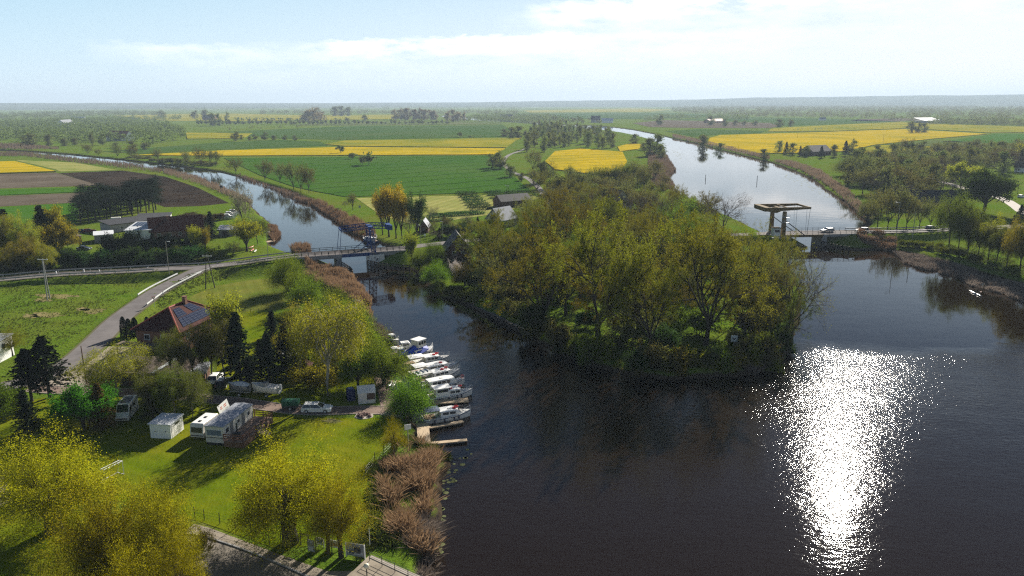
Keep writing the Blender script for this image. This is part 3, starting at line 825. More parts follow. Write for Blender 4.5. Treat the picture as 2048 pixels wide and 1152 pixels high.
def house(name, label, cat, pl, pr, depth, wall_h, roof='gable_x', rh=3.0, wm=BRICK, rm=TILE_D, over=.4, wins=(), door=None, chimney=None, group=None, z=None, pitch_front=False):
    """front wall runs between the two picture points; depth goes away from the viewer"""
    a = on_ground(*pl) if z is None else P(*pl, z); b = on_ground(*pr) if z is None else P(*pr, z)
    base = min(a.z, b.z); a.z = base
    rz, L = frame_between(a, b)
    t = thing(name, label, cat, a, rz, group)
    m = MB(); D = depth
    if roof == 'gable_x' : wallp = None
    m.box((L / 2, D / 2, wall_h / 2 - .15), (L, D, wall_h + .3))
    if roof == 'gable_x':
        for x in (0, L - .2): m.loft([[(x, 0, wall_h), (x, D, wall_h), (x, D / 2, wall_h + rh)], [(x + .2, 0, wall_h), (x + .2, D, wall_h), (x + .2, D / 2, wall_h + rh)]])
    if roof == 'gable_y':
        for y in (0, D - .2): m.loft([[(0, y, wall_h), (L, y, wall_h), (L / 2, y, wall_h + rh)], [(0, y + .2, wall_h), (L, y + .2, wall_h), (L / 2, y + .2, wall_h + rh)]])
    m.build('wall', wm, t)
    r = MB(); o = over; th = .18
    if roof == 'gable_x':
        k = rh / (D / 2)
        for s in (0, 1):
            y0, y1 = (-o, D / 2) if s == 0 else (D + o, D / 2); z0 = wall_h - k * o
            r.slab([(-o, y0, z0 + th), (L + o, y0, z0 + th), (L + o, y1, wall_h + rh + th), (-o, y1, wall_h + rh + th)][::(1 if s == 0 else -1)], th)
    elif roof == 'gable_y':
        k = rh / (L / 2)
        for s in (0, 1):
            x0, x1 = (-o, L / 2) if s == 0 else (L + o, L / 2); z0 = wall_h - k * o
            r.slab([(x0, -o, z0 + th), (x1, -o, wall_h + rh + th), (x1, D + o, wall_h + rh + th), (x0, D + o, z0 + th)][::(1 if s == 0 else -1)], th)
    elif roof == 'hip':
        zb = wall_h; hp = min(L, D) / 2
        A_, B_, C_, D_ = (-o, -o, zb), (L + o, -o, zb), (L + o, D + o, zb), (-o, D + o, zb)
        if D > L: R1, R2 = (L / 2, hp * .9, zb + rh), (L / 2, D - hp * .9, zb + rh)
        else: R1, R2 = (hp * .9, D / 2, zb + rh), (L - hp * .9, D / 2, zb + rh)
        v = [A_, B_, C_, D_, R1, R2]
        if D > L: r.add(v, [(0, 1, 4), (1, 2, 5, 4), (2, 3, 5), (3, 0, 4, 5), (3, 2, 1, 0)])
        else: r.add(v, [(0, 1, 5, 4), (1, 2, 5), (2, 3, 4, 5), (3, 0, 4), (3, 2, 1, 0)])
    elif roof == 'shed':
        r.slab([(-o, -o, wall_h + .05 + th), (L + o, -o, wall_h + .05 + th), (L + o, D + o, wall_h + rh + th), (-o, D + o, wall_h + rh + th)], th)
        m2 = MB()
    ro = r.build('roof', rm, t)
    for (face, u, zc, w_, h_) in wins:
        f = MB(); g = MB(); e = .05
        if face == 'f': c = (u * L, -e / 2, zc); f.box(c, (w_, e, h_)); g.box((c[0], -e - .01, zc), (w_ * .86, .02, h_ * .84))
        if face == 'r': c = (L + e / 2, u * D, zc); f.box(c, (e, w_, h_)); g.box((L + e + .01, c[1], zc), (.02, w_ * .86, h_ * .84))
        if face == 'l': c = (-e / 2, u * D, zc); f.box(c, (e, w_, h_)); g.box((-e - .01, c[1], zc), (.02, w_ * .86, h_ * .84))
        add_window(t, f, g)
    if door:
        face, u, w_, h_ = door; g = MB()
        if face == 'f': g.box((u * L, -.03, h_ / 2), (w_, .06, h_))
        else: g.box((L + .03, u * D, h_ / 2), (.06, w_, h_))
        g.build('door', WOOD_D, t)
    if chimney:
        cx_, cy_, ch = chimney; c = MB(); c.box((cx_ * L, cy_ * D, wall_h + ch / 2), (.7, .7, ch)); c.box((cx_ * L, cy_ * D, wall_h + ch + .05), (.85, .85, .12)); c.build('chimney', BRICK, ro)
    t['L'] = L
    return t, L, D, wall_h, ro

# the brick house with the hipped roof
t, L, D, wh, ro = house('brick_house', 'red brick house with dark red hipped roof carrying solar panels', 'house', (277, 702), (362, 708), 14.5, 4.6, 'hip', 3.6, BRICK, TILE_D, .7,
    wins=[('f', .25, 3.1, 1.3, 1.2), ('f', .62, 3.1, 1.1, 1.3), ('f', .3, 1.2, 1.3, 1.2), ('r', .2, 3.0, 1.2, 1.3), ('r', .55, 3.0, 1.4, 1.3), ('r', .8, 1.2, 1.2, 1.3)], door=('f', .6, 1.1, 2.1), chimney=(.55, .62, 4.8))
hp = min(L, D) / 2 * .9
B_, R1, R2, C_ = Vector((L + .7, -.7, wh)), Vector((L / 2, hp, wh + 3.6)), Vector((L / 2, D - hp, wh + 3.6)), Vector((L + .7, D + .7, wh))
nrm = (C_ - B_).cross(R1 - B_).normalized()
sp = MB()
def onroof(u, v): return (B_.lerp(C_, u)).lerp(R1.lerp(R2, u), v) + nrm * .09
for iu in range(8):
    for iv in range(2):
        u0 = .12 + iu * .097; v0 = .14 + iv * .38
        if iv == 1 and iu in (3, 4): continue
        q = [onroof(u0, v0), onroof(u0 + .09, v0), onroof(u0 + .09, v0 + .35), onroof(u0, v0 + .35)]
        sp.slab(q, .05)
sp.build('solar_panel', SOLAR, t)
for a, b in ((B_, R1), (R1, R2), (C_, R2), (Vector((-.7, -.7, wh)), R1)):
    m = MB(); m.tube(a + Vector((0, 0, .05)), b + Vector((0, 0, .08)), .17, n=6); m.build('ridge_tile', TILE_R, ro)
m = MB(); m.prism([(-2.6, -.9), (L + .6, -.9), (L + .6, -3.2), (-2.6, -3.2)], 2.1, 2.3); m.build('porch_roof', ROOF_B, t)
for x in (-2.3, L / 2, L + .3):
    m = MB(); m.box((x, -3.0, 1.0), (.2, .2, 2.2)); m.build('porch_post', WOOD_D, t)

t, L, D, wh, ro = house('carport', 'long low carport with brown flat roof beside the driveway', 'carport', (226, 771), (372, 774), 6.2, 2.4, 'shed', .7, WOOD_D, ROOF_B, .5, wins=())
m = MB(); m.slab([(L * .56, -.55, 2.72), (L * .61, -.55, 2.72), (L * .73, D + .5, 3.42), (L * .66, D + .5, 3.42)], .03); m.build('skylight_strip', ROOF_W, ro)
for k in range(5):
    m = MB(); m.box((L * k / 4, -.25, 1.15), (.18, .18, 2.5)); m.build('post', WOOD_B, t)
house('lean_to_shed', 'small shed roofed in corrugated grey sheet behind the birch crowns', 'shed', (384, 772), (412, 770), 4.5, 2.2, 'shed', .4, WOODWALL, ROOF_S, .3, wins=[('f', .5, 1.3, .8, .7)])
house('white_house', 'white rendered house cut off by the frame beside the spruces', 'house', (-70, 731), (-8, 730), 6, 4.0, 'shed', .3, WHITE, ROOF_S, .3, wins=[('f', .6, 2.8, 1.4, 1.2), ('f', .88, 2.8, .9, 1.5), ('r', .5, 2.8, 1.1, 1.2), ('f', .75, 1.0, 1.8, 1.3)])

# farmyard left of the canal
house('long_barn', 'dark long barn at the back of the farmyard below the pines', 'barn', (222, 466), (330, 452), 9, 3.0, 'shed', .9, GREYWALL, ROOF_K, .5, wins=[('f', .2, 1.6, 1.2, 1), ('f', .5, 1.6, 1.2, 1)], door=('f', .75, 2.6, 2.5))
house('barn', 'flat black-roofed barn behind the solar shed in the farmyard', 'barn', (275, 452), (340, 449), 8, 3.4, 'shed', .5, OFFWHITE, ROOF_K, .4, wins=[('r', .5, 1.8, 1.4, .9)])
t, L, D, wh, ro = house('machine_shed', 'farm shed with white roof half covered by rows of solar panels', 'shed', (252, 481), (303, 480), 12, 3.6, 'shed', 1.3, WHITE, ROOF_W, .4, wins=[('f', .5, 1.8, 1.4, 1)])
sp = MB()
for iu in range(7):
    for iv in range(3):
        u0 = .05 + iu * .13; v0 = .46 + iv * .17 if iu < 4 else .26 + iv * .23
        z_ = lambda v: wh + .30 + (1.3 - .05) * v
        sp.slab([(L * u0, D * v0, z_(v0)), (L * (u0 + .115), D * v0, z_(v0)), (L * (u0 + .115), D * (v0 + .15), z_(v0 + .15)), (L * u0, D * (v0 + .15), z_(v0 + .15))], .04)
sp.build('solar_panel', SOLAR, t)
house('storage_shed', 'low farm shed with bright white flat roof beside the dark hedge', 'shed', (190, 486), (228, 483), 8, 2.6, 'shed', .3, GREYWALL, ROOF_W, .3, door=('f', .5, 2, 2.1))
house('farmhouse', 'long brick farmhouse under a dark tiled gable roof in the farmyard', 'house', (303, 480), (408, 472), 11, 3.2, 'gable_x', 4.2, BRICK, TILE_D, .6, wins=[('f', .15, 1.6, 1.2, 1.2), ('f', .35, 1.6, 1.2, 1.2), ('f', .55, 1.6, 1.2, 1.2), ('f', .8, 1.6, 1.2, 1.2)], door=('f', .68, 1.1, 2.1), chimney=(.35, .42, 4.6))
house('red_shed', 'small red-brown shed in the sunny yard left of the white roof', 'shed', (141, 488), (164, 485), 4, 2.2, 'shed', .5, M('oxide_red_boards', (.16, .03, .02), .8), ROOF_B, .3)
house('garage', 'grey pale-roofed garage between the conifer and the canal trees', 'garage', (438, 473), (470, 472), 6, 2.4, 'shed', .8, GREYWALL, ROOF_S, .5, door=('f', .4, 2.4, 2.0))

# houses on and behind the wooded point
t, L, D, wh, ro = house('wooden_house', 'brown wooden house with steep dark gable at the canal bridge', 'house', (895, 532), (942, 530), 9, 5.2, 'gable_y', 4.4, WOODWALL, ROOF_K, .6,
    wins=[('f', .3, 3.9, 1.1, 1.2), ('f', .68, 3.9, 1.1, 1.2), ('f', .25, 1.5, 1.2, 1.2), ('f', .72, 1.5, 1.2, 1.2), ('f', .5, 6.3, 1.0, 1.0)], door=('f', .5, 1.0, 2.0), chimney=(.75, .3, 4.0))
m = MB(); m.box((L / 2, -.9, 2.7), (L + .4, 1.8, .14)); b_ = m.build('balcony', WOOD_B, t)
m = MB(); rail(m, (-.2, -1.75, 2.77), (L + .2, -1.75, 2.77), (.5, 1.0), .06, 8, .06); m.build('railing', WOOD_B, b_)
house('grey_roofed_house', 'house with pale blue-grey gable roof behind the orchard hedges', 'house', (972, 452), (1003, 456), 10, 3.2, 'gable_y', 4.2, PLASTER, ROOF_S, .5, wins=[('f', .3, 1.7, 1.1, 1.2), ('f', .7, 1.7, 1.1, 1.2)])
house('dark_gabled_house', 'cream house with dark gable roof among bare brown trees by the reeds', 'house', (1222, 428), (1264, 426), 12, 5.0, 'gable_y', 5.2, PLASTER, ROOF_K, .5, wins=[('f', .3, 2.5, 1.2, 1.4), ('f', .7, 2.5, 1.2, 1.4), ('f', .5, 6.4, 1.2, 1.2)])
house('boathouse', 'small boathouse with pale pointed roof behind the lone dark tree', 'boathouse', (838, 466), (856, 466), 7, 2.4, 'gable_y', 2.4, WOODWALL, ROOF_S, .4, door=('f', .5, 1.2, 2))
house('black_roofed_shed', 'long dark roofed shed at the top edge of the orchard field', 'shed', (1003, 416), (1062, 411), 8, 3, 'gable_x', 2.6, WOODWALL, ROOF_K, .4)

# right bank
house('long_dark_barn', 'long dark-roofed barn hidden among the trees past the yellow bridge', 'barn', (1795, 420), (1930, 421), 12, 3.8, 'gable_x', 4.6, WOODWALL, ROOF_K, .5)
house('cottage', 'white cottage with dark roof at the right edge of the frame', 'cottage', (2028, 344), (2075, 346), 9, 3.4, 'gable_x', 3.6, WHITE, ROOF_K, .5, wins=[('f', .2, 1.8, 1.6, 1.4), ('f', .5, 1.8, 1.6, 1.4)])
house('greenhouse', 'long white-roofed farm hall beyond the yellow fields on the right', 'greenhouse', (1848, 247), (1884, 246.5), 30, 6, 'shed', 6, GREYWALL, ROOF_W, 1)
house('dark_barn', 'dark barn among the conifers beside the right-hand rape field', 'barn', (1625, 312), (1662, 310), 14, 4, 'gable_x', 5, WOODWALL, ROOF_K, .6)
# far farms
for i, (pl, pr, d_, wh_, rh_, wm_, rm_, nm, lb) in enumerate([
    ((212, 281), (250, 282), 16, 5, 8, WHITE, M('orange_tiles', (.22, .07, .04), .8), 'farmhouse', 'farmhouse with an orange tiled roof at the edge of the left wood'),
    ((130, 254), (150, 252), 16, 7, 8, WHITE, ROOF_G, 'farmhouse', 'white house among the far trees of the left wood'),
    ((140, 241), (168, 241), 14, 5, 6, WHITE, ROOF_W, 'farm_hall', 'bright white-roofed hall far behind the left wood'),
    ((1182, 245), (1200, 245), 22, 7, 9, GREYWALL, ROOF_K, 'farmhouse', 'dark roofed farm building beside the far river bend'),
    ((1203, 246), (1226, 246), 22, 5, 6, WHITE, ROOF_W, 'farm_hall', 'white farm hall beside the far river bend'),
    ((1000, 238), (1024, 238), 26, 6, 7, GREYWALL, ROOF_B, 'farm_hall', 'brown long hall by the far river reach'),
    ((405, 241), (428, 241), 18, 8, 9, BRICK, ROOF_K, 'farmhouse', 'dark farmhouse between far trees in front of the pale rape strips'),
    ((1420, 246), (1450, 245), 18, 4, 5, BRICK, TILE_R, 'farm_hall', 'low red-roofed hall right of the far river'),
    ((1640, 241), (1652, 241), 14, 4, 4, WHITE, ROOF_G, 'barn', 'tiny white barn on the far green field'),
]):
    house(nm, lb, 'farm building', pl, pr, d_, wh_, 'gable_x', rh_, wm_, rm_, .6)

# ---------------------------------------------------------------- trees: grown once, copied
BARK = M('grey_brown_bark', (.075, .06, .045), .95, .3, 2)
BARK_D = M('dark_bark', (.035, .028, .022), .95, .3, 2)
BARK_B = M('birch_bark', (.25, .23, .20), .9, .5, 1.5)
L_WILLOW_Y = leaf_mat('yellow_willow_leaves', (.42, .40, .010), (.55, .51, .018), .55, .03)
L_WILLOW_G = leaf_mat('green_willow_leaves', (.14, .23, .012), (.32, .42, .035), .55)
L_OAK = leaf_mat('young_oak_leaves', (.10, .10, .008), (.225, .195, .015), .47, .06)
L_OAK_G = leaf_mat('green_oak_leaves', (.07, .105, .008), (.18, .21, .018), .45)
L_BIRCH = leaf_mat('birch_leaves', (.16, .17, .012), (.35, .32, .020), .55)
L_BIRCH_D = leaf_mat('dark_birch_leaves', (.075, .10, .012), (.16, .175, .018), .5)  # darker, greener variant of the birch leaf colour
L_GOLD = leaf_mat('golden_poplar_leaves', (.25, .175, .010), (.42, .30, .018), .5, .02)
L_GREEN = leaf_mat('fresh_green_leaves', (.05, .12, .008), (.11, .21, .014), .45)
L_DEEP = leaf_mat('deep_green_leaves', (.028, .062, .014), (.06, .11, .022), .4)
L_CON = leaf_mat('conifer_needles', (.010, .018, .010), (.024, .036, .018), .1)
L_PINE = leaf_mat('pine_needles', (.016, .026, .016), (.034, .048, .026), .1)
L_BROWN = leaf_mat('brown_buds', (.07, .05, .03), (.13, .095, .05), .3)
L_ALDER = leaf_mat('sparse_alder_leaves', (.09, .10, .02), (.19, .185, .045), .5)
L_FAR = leaf_mat('distant_leaves', (.075, .10, .022), (.17, .19, .05), .5, .06)
L_FAR_B = leaf_mat('distant_brown_leaves', (.16, .12, .07), (.26, .20, .11), .45, .04)
L_BLOSSOM = leaf_mat('white_blossom', (.55, .48, .44), (.72, .66, .62), .3, .02)
L_SILVER = leaf_mat('silvery_buds', (.17, .16, .10), (.30, .28, .19), .4, .02)
L_RUSSET = leaf_mat('russet_conifer', (.06, .045, .012), (.12, .085, .02), .25)

def quads(c, rng, size, asp=.55, up=.25):
    """leaf-sized diamonds round the points c"""
    n = len(c); c = np.asarray(c)
    a = rng.normal(size=(n, 3)); a /= np.linalg.norm(a, axis=1, keepdims=True)
    b = rng.normal(size=(n, 3)); b -= a * (a * b).sum(1, keepdims=True); b /= np.linalg.norm(b, axis=1, keepdims=True) + 1e-9
    s = (size * rng.uniform(.6, 1.35, n))[:, None] * .5
    v = np.stack([c - a * s, c + b * s * asp * 2 * .5, c + a * s, c - b * s * asp], 1).reshape(-1, 3)
    f = np.arange(4 * n).reshape(-1, 4)
    return v, f

def grow(seed, H=16, fork=.28, tr=.4, kids=(6, 4, 4, 3), ang=(48, 46, 48, 50), lr=(.62, .6, .62, .6), up=(.10, .06, .02, -.02), wob=.16,
         leaves=22, lsig=.45, lsize=.36, first=.62, asp=.6, droop=0.0, topk=True, base=None, bush=False, sides=(7, 5, 4, 3, 3), lean=0.05, flat=1.0):
    rng = np.random.default_rng(seed); mb = MB(); twigs = []
    nl = len(kids)
    def nrm(v): return v / (np.linalg.norm(v) + 1e-9)
    def rot(d, angle, azm):
        u = np.cross(d, [0, 0, 1.0]); 
        if np.linalg.norm(u) < .05: u = np.array([1.0, 0, 0])
        u = nrm(u); w = np.cross(d, u)
        return nrm(d * math.cos(angle) + (u * math.cos(azm) + w * math.sin(azm)) * math.sin(angle))
    def branch(p, d, L, r, lvl):
        ns = 4 if lvl < nl else 3; pts = [p]; rs = [r]
        for i in range(ns):
            d = nrm(d + rng.normal(size=3) * wob + np.array([0, 0, up[min(lvl, nl - 1)] - (droop * (i + 1) / ns if lvl >= nl - 1 else 0)]))
            p = p + d * L / ns; pts.append(p); rs.append(r * (1 - .6 * (i + 1) / ns))
        mb.path(pts, rs, sides[min(lvl, 4)], cap=False)
        if lvl >= nl:
            twigs.append(np.array(pts)); return
        k = kids[lvl]; a0 = rng.uniform(0, 6.28)
        for i in range(k):
            t = .35 + .65 * (i + rng.uniform(.3, 1)) / k; x = min(t, 1) * ns; j = min(int(x), ns - 1)
            q = pts[j] + (pts[j + 1] - pts[j]) * (x - j); rr = rs[j] * .72
            nd_ = rot(d, R(ang[lvl]) * rng.uniform(.6, 1.25), a0 + i * 2.4)
            branch(q, nd_, L * lr[lvl] * rng.uniform(.75, 1.2) * (1.15 - .3 * t), rr, lvl + 1)
        if lvl >= 1: branch(pts[-1], d, L * lr[lvl] * .9, rs[-1], lvl + 1)
    fh = H * fork; d0 = nrm(np.array([rng.normal() * lean, rng.normal() * lean, 1.0]))
    if not bush:
        pts = [np.zeros(3) - np.array([0, 0, .4])] + [d0 * fh * k / 3 + rng.normal(size=3) * fh * .02 * np.array([1, 1, 0]) for k in (1, 2, 3)]
        mb.path(pts, [tr * 1.25, tr, tr * .92, tr * .85], 8, cap=False)
        st = pts[-1]; a0 = rng.uniform(0, 6.28); k = kids[0]
        for i in range(k):
            q = pts[2] + (st - pts[2]) * ((i + 1) / k) if i < k - 1 else st
            an = R(ang[0]) * rng.uniform(.55, 1.15) * (1 if i < k - 1 or not topk else .25)
            branch(q, rot(d0, an, a0 + i * 2.4), H * (1 - fork) * first * rng.uniform(.8, 1.15), tr * .5, 1)
    else:
        a0 = rng.uniform(0, 6.28)
        for i in range(kids[0]):
            an = R(ang[0]) * rng.uniform(.2, 1.2)
            branch(np.array([rng.normal() * .3, rng.normal() * .3, -.2]), rot(np.array([0, 0, 1.0]), an, a0 + i * 2.4), H * first * rng.uniform(.8, 1.1), tr * .5, 1)
    cs = []
    for tw in twigs:
        u = rng.uniform(0, len(tw) - 1.001, leaves); j = u.astype(int); fr = (u - j)[:, None]
        c = tw[j] * (1 - fr) + tw[j + 1] * fr + rng.normal(size=(leaves, 3)) * lsig
        cs.append(c)
    cs = np.concatenate(cs) if cs else np.zeros((0, 3))
    allz = cs[:, 2].max() if len(cs) else max(v[2] for v in mb.v)
    top = max(np.percentile(cs[:, 2], 99.5) if len(cs) else allz, .1)
    k = H / top
    V = np.array(mb.v) * k
    fo = mb.f
    me = bpy.data.meshes.new('trunk'); me.from_pydata([tuple(x) for x in V], [], fo); me.polygons.foreach_set('use_smooth', [True] * len(me.polygons)); me.update()
    cs = cs * k; cs[:, 2] = np.maximum(cs[:, 2], .15)
    v, f = quads(cs, rng, lsize, asp)
    return me, (v, f), H

def conifer(seed, H=14, Rb=2.6, bare=.12, tiers=26, per=9, n=16, size=.42, power=.85, tr=.2, droop=.35):
    rng = np.random.default_rng(seed); mb = MB(); cs = []
    mb.path([(0, 0, -.3), (0, 0, H * .5), (0, 0, H * .98)], [tr, tr * .6, .03], 7, cap=False)
    for i in range(tiers):
        t = i / (tiers - 1); z = H * (bare + (1 - bare) * t); r = Rb * (1 - t) ** power + .12
        for k in range(per):
            a = rng.uniform(0, 6.28); rr = r * rng.uniform(.65, 1.15)
            s = np.sort(rng.uniform(.15, 1, n)); zz = z - droop * rr * s + rng.normal(size=n) * .12
            cs.append(np.stack([np.cos(a) * rr * s + rng.normal(size=n) * .12, np.sin(a) * rr * s + rng.normal(size=n) * .12, zz], 1))
            if k % 3 == 0: mb.tube((0, 0, z), (math.cos(a) * rr * .8, math.sin(a) * rr * .8, z - droop * rr * .8), .035, .012, 3)
    cs = np.concatenate(cs); cs = cs[cs[:, 2] > .15]
    return mb.mesh('trunk', None, True), quads(cs, rng, size, .6), H

def blob_tree(seed, H=10, wd=8, clumps=16, per=60, size=.9, trunk=.18, low=.18, shape=1.0):
    """distant tree: leaf clumps in an irregular crown, short stem"""
    rng = np.random.default_rng(seed); cs = []; mb = MB()
    mb.path([(0, 0, -.3), (0, 0, H * .35), (rng.normal() * .4, rng.normal() * .4, H * .7)], [H * .028, H * .02, H * .008], 5, cap=False)
    for i in range(clumps):
        a = rng.uniform(0, 6.28); u = rng.uniform(0, 1); z = H * (low + (1 - low) * u); 
        pr = math.sin(math.pi * min(.98, .12 + .86 * u) ** shape) ** .6
        rr = wd / 2 * pr * math.sqrt(rng.uniform(0, 1)) * .8
        c = np.array([math.cos(a) * rr, math.sin(a) * rr, z * .93])
        mb.tube((0, 0, H * min(.55, u * .6 + .1)), tuple(c), H * .01, H * .003, 3)
        sg = wd * .085 * rng.uniform(.7, 1.4)
        cs.append(c + rng.normal(size=(per, 3)) * sg * np.array([1, 1, .8]))
    cs = np.concatenate(cs); cs[:, 2] = np.maximum(cs[:, 2], .2)
    return mb.mesh('trunk', None, True), quads(cs, rng, size, .7), H

def pine(seed, H=13):
    rng = np.random.default_rng(seed); mb = MB(); cs = []
    mb.path([(0, 0, -.3), (.15, .1, H * .5), (.05, -.1, H * .95)], [.2, .14, .05], 6, cap=False)
    for i in range(22):
        u = rng.uniform(.38, 1.0); z = H * u; r = 2.4 * (1 - (u - .38) / .62 * .75) * rng.uniform(.4, 1.1); a = rng.uniform(0, 6.28)
        c = np.array([math.cos(a) * r, math.sin(a) * r, z + rng.uniform(-.2, .4)])
        mb.tube((0, 0, z - .3), tuple(c), .05, .02, 3)
        cs.append(c + rng.normal(size=(85, 3)) * np.array([.75, .75, .38]))
    cs = np.concatenate(cs); cs[:, 2] = np.minimum(cs[:, 2], H)
    return mb.mesh('trunk', None, True), quads(cs, rng, .36, .5), H

def thuja(seed, H=5, wd=1.3):
    rng = np.random.default_rng(seed); n = 2600; mb = MB(); mb.path([(0, 0, -.2), (0, 0, H * .8)], [.09, .03], 5)
    u = rng.uniform(0, 1, n); a = rng.uniform(0, 6.28, n); r = wd / 2 * np.sqrt(np.clip(1 - u ** 2.6, 0, 1)) * (.75 + .3 * rng.uniform(size=n)) * (1 + .12 * np.sin(a * 5 + u * 20))
    c = np.stack([np.cos(a) * r, np.sin(a) * r, u * H + .1], 1)
    return mb.mesh('trunk', None, True), quads(c, rng, .22, .6), H

def bend_leaf_normals(me, v, cell, H):
    """store for every leaf a bent shading normal that lightens crown tops: up, away from its own clump and from the heart of the crown"""
    c = v.reshape(-1, 4, 3).mean(1); key = np.floor(c / cell + 1000).astype(np.int64)
    _, inv = np.unique(key[:, 0] * 4000000 + key[:, 1] * 2000 + key[:, 2], return_inverse=True); inv = inv.ravel()
    cnt = np.bincount(inv); mean = np.stack([np.bincount(inv, c[:, k]) / cnt for k in range(3)], 1)
    d = c - mean[inv]; d /= np.linalg.norm(d, axis=1, keepdims=True) + 1e-6
    o = c - np.array([0, 0, H * .42]); o /= np.linalg.norm(o, axis=1, keepdims=True) + 1e-6
    n = d * .75 + o * .22 + np.array([0, 0, .45]); n /= np.linalg.norm(n, axis=1, keepdims=True) + 1e-6
    a = me.attributes.new('leaf_shading_normal', 'FLOAT_VECTOR', 'POINT'); a.data.foreach_set('vector', np.repeat(n, 4, 0).astype(np.float32).ravel())
PROTO = {}
def proto(kind, name, bark, leaf, gens):
    lst = []
    for me, (v, f), H in gens:
        me.materials.append(bark); me.name = name + '_trunk'
        cm = np_mesh(name + '_crown', v, f, [leaf]) if len(f) else None
        if cm and kind in ('willow', 'willow_thin', 'willow_green'): bend_leaf_normals(cm, v, H * .13, H)
        wd = np.percentile(np.abs(v[:, 0]), 97) * 2 if len(f) else H * .6
        lst.append((me, cm, H, wd))
    PROTO[kind] = (name, lst)

OAKP = dict(H=20, fork=.22, tr=.5, kids=(7, 4, 4, 3), ang=(52, 46, 44, 46), lr=(.62, .62, .58, .5), up=(.12, .10, .05, .02), wob=.20, leaves=60, lsig=.25, lsize=.20, first=.68)
proto('oak', 'oak_tree', BARK_D, L_OAK, [grow(s, **OAKP) for s in (11, 12, 13, 14, 15)])
PROTO['oak_thin'] = None
proto('oak_thin', 'oak_tree', BARK_D, L_OAK, [grow(s, **{**OAKP, 'leaves': 26, 'lsize': .19, 'lsig': .3}) for s in (21, 22)])
proto('bare', 'bare_tree', BARK, L_BROWN, [grow(s, H=18, fork=.2, tr=.36, kids=(7, 5, 5, 4), ang=(46, 44, 44, 44), lr=(.6, .62, .62, .55), up=(.08, .08, .04, .02), wob=.2, leaves=2, lsig=.3, lsize=.26, first=.66, sides=(7, 5, 4, 3, 3)) for s in (31, 32)])
def willow(seed, H=12, Wd=12, head=3.2, shoots=120, per=95, tr=.6, size=.26, low=105, sig=.2, gap=.0):
    """pollard willow: a short trunk with a fan of arching shoots, leafy along their outer length"""
    rng = np.random.default_rng(seed); mb = MB(); cs = []
    mb.path([(0, 0, -.4), (.1, 0, head * .5), (0, .1, head)], [tr * 1.15, tr * .95, tr * 1.05], 9)
    lobes = [(rng.uniform(0, 6.28), R(rng.uniform(0, 85)), rng.uniform(.72, 1.1)) for _ in range(9)]
    for i in range(shoots):
        a = rng.uniform(0, 6.28); th = R(low) * math.sqrt(rng.uniform(0, 1)) ** .9
        d = np.array([math.sin(th) * math.cos(a), math.sin(th) * math.sin(a), math.cos(th)])
        k = max((math.cos(th) * math.cos(t2) + math.sin(th) * math.sin(t2) * math.cos(a - a2), f_) for a2, t2, f_ in lobes)[1]
        k *= rng.uniform(.55, 1.0) if i % 3 else rng.uniform(.88, 1.0)
        h0 = np.array([rng.normal() * .25, rng.normal() * .25, head])
        E = h0 + d * np.array([Wd / 2, Wd / 2, (H - head) if d[2] > 0 else head * .75]) * k
        Cp = h0 + np.array([d[0] * Wd * .16, d[1] * Wd * .16, (H - head) * (.28 + .42 * max(d[2], 0)) * k])
        pts = [h0 * (1 - u) ** 2 + Cp * 2 * u * (1 - u) + E * u * u for u in (0, .3, .6, 1)]
        if i % 2 == 0: mb.path(pts[:3], [.075, .05, .02], 4, cap=False)
        u = rng.uniform(.30, 1.0, per) ** .75; uu = u[:, None]
        c = h0 * (1 - uu) ** 2 + Cp * 2 * uu * (1 - uu) + E * uu * uu
        c = c + np.clip(rng.normal(size=(per, 3)), -1.5, 1.5) * (sig + .26 * uu); c[:, 2] -= np.abs(rng.normal(size=per)) * .35 * u
        cs.append(c)
    cs = np.concatenate(cs); cs[:, 2] = np.maximum(cs[:, 2], .25) * (H / np.percentile(cs[:, 2], 99.6))
    return mb.mesh('trunk', None, True), quads(cs, rng, size, .45), H
proto('willow', 'willow_tree', BARK_D, L_WILLOW_Y, [willow(s, shoots=240, per=400, size=.125, sig=.10) for s in (41, 42, 43)])
proto('willow_thin', 'willow_tree', BARK_D, L_WILLOW_Y, [willow(s, Wd=9, head=3.6, shoots=120, per=300, tr=.3, sig=.15, size=.115) for s in (44, 45)])
proto('willow_green', 'willow_tree', BARK_D, L_WILLOW_G, [willow(s, H=9, Wd=9, head=1.6, shoots=170, per=260, tr=.35, size=.15) for s in (46, 47, 48)])
BARK_G = M('greyish_bark', (.14, .125, .105), .95, .35, 2)
proto('birch', 'birch_tree', BARK_G, L_BIRCH, [grow(s, H=16, fork=.3, tr=.22, kids=(13, 5, 4), ang=(40, 40, 46), lr=(.55, .55, .5), up=(.12, .0, -.12), wob=.16, leaves=75, lsig=.42, lsize=.23, first=.5, droop=.5, asp=.6) for s in (51, 52, 53)])
proto('maple', 'maple_tree', BARK_D, L_GREEN, [grow(s, H=7.5, fork=.26, tr=.2, kids=(9, 6, 5), ang=(58, 48, 46), lr=(.55, .55, .5), up=(.06, .05, .0), wob=.15, leaves=50, lsig=.3, lsize=.22, first=.5, asp=.75) for s in (61, 62)])
proto('poplar', 'poplar_tree', BARK_D, L_GOLD, [grow(s, H=18, fork=.2, tr=.4, kids=(10, 6, 4), ang=(24, 34, 42), lr=(.5, .45, .5), up=(.25, .15, .05), wob=.13, leaves=26, lsig=.55, lsize=.45, first=.68) for s in (71, 72)])
proto('alder', 'alder_tree', BARK_D, L_ALDER, [grow(s, H=13, fork=.2, tr=.25, kids=(8, 5, 4), ang=(40, 42, 44), lr=(.58, .55, .55), up=(.12, .1, .03), wob=.18, leaves=11, lsig=.45, lsize=.42, first=.62) for s in (81, 82, 83)])
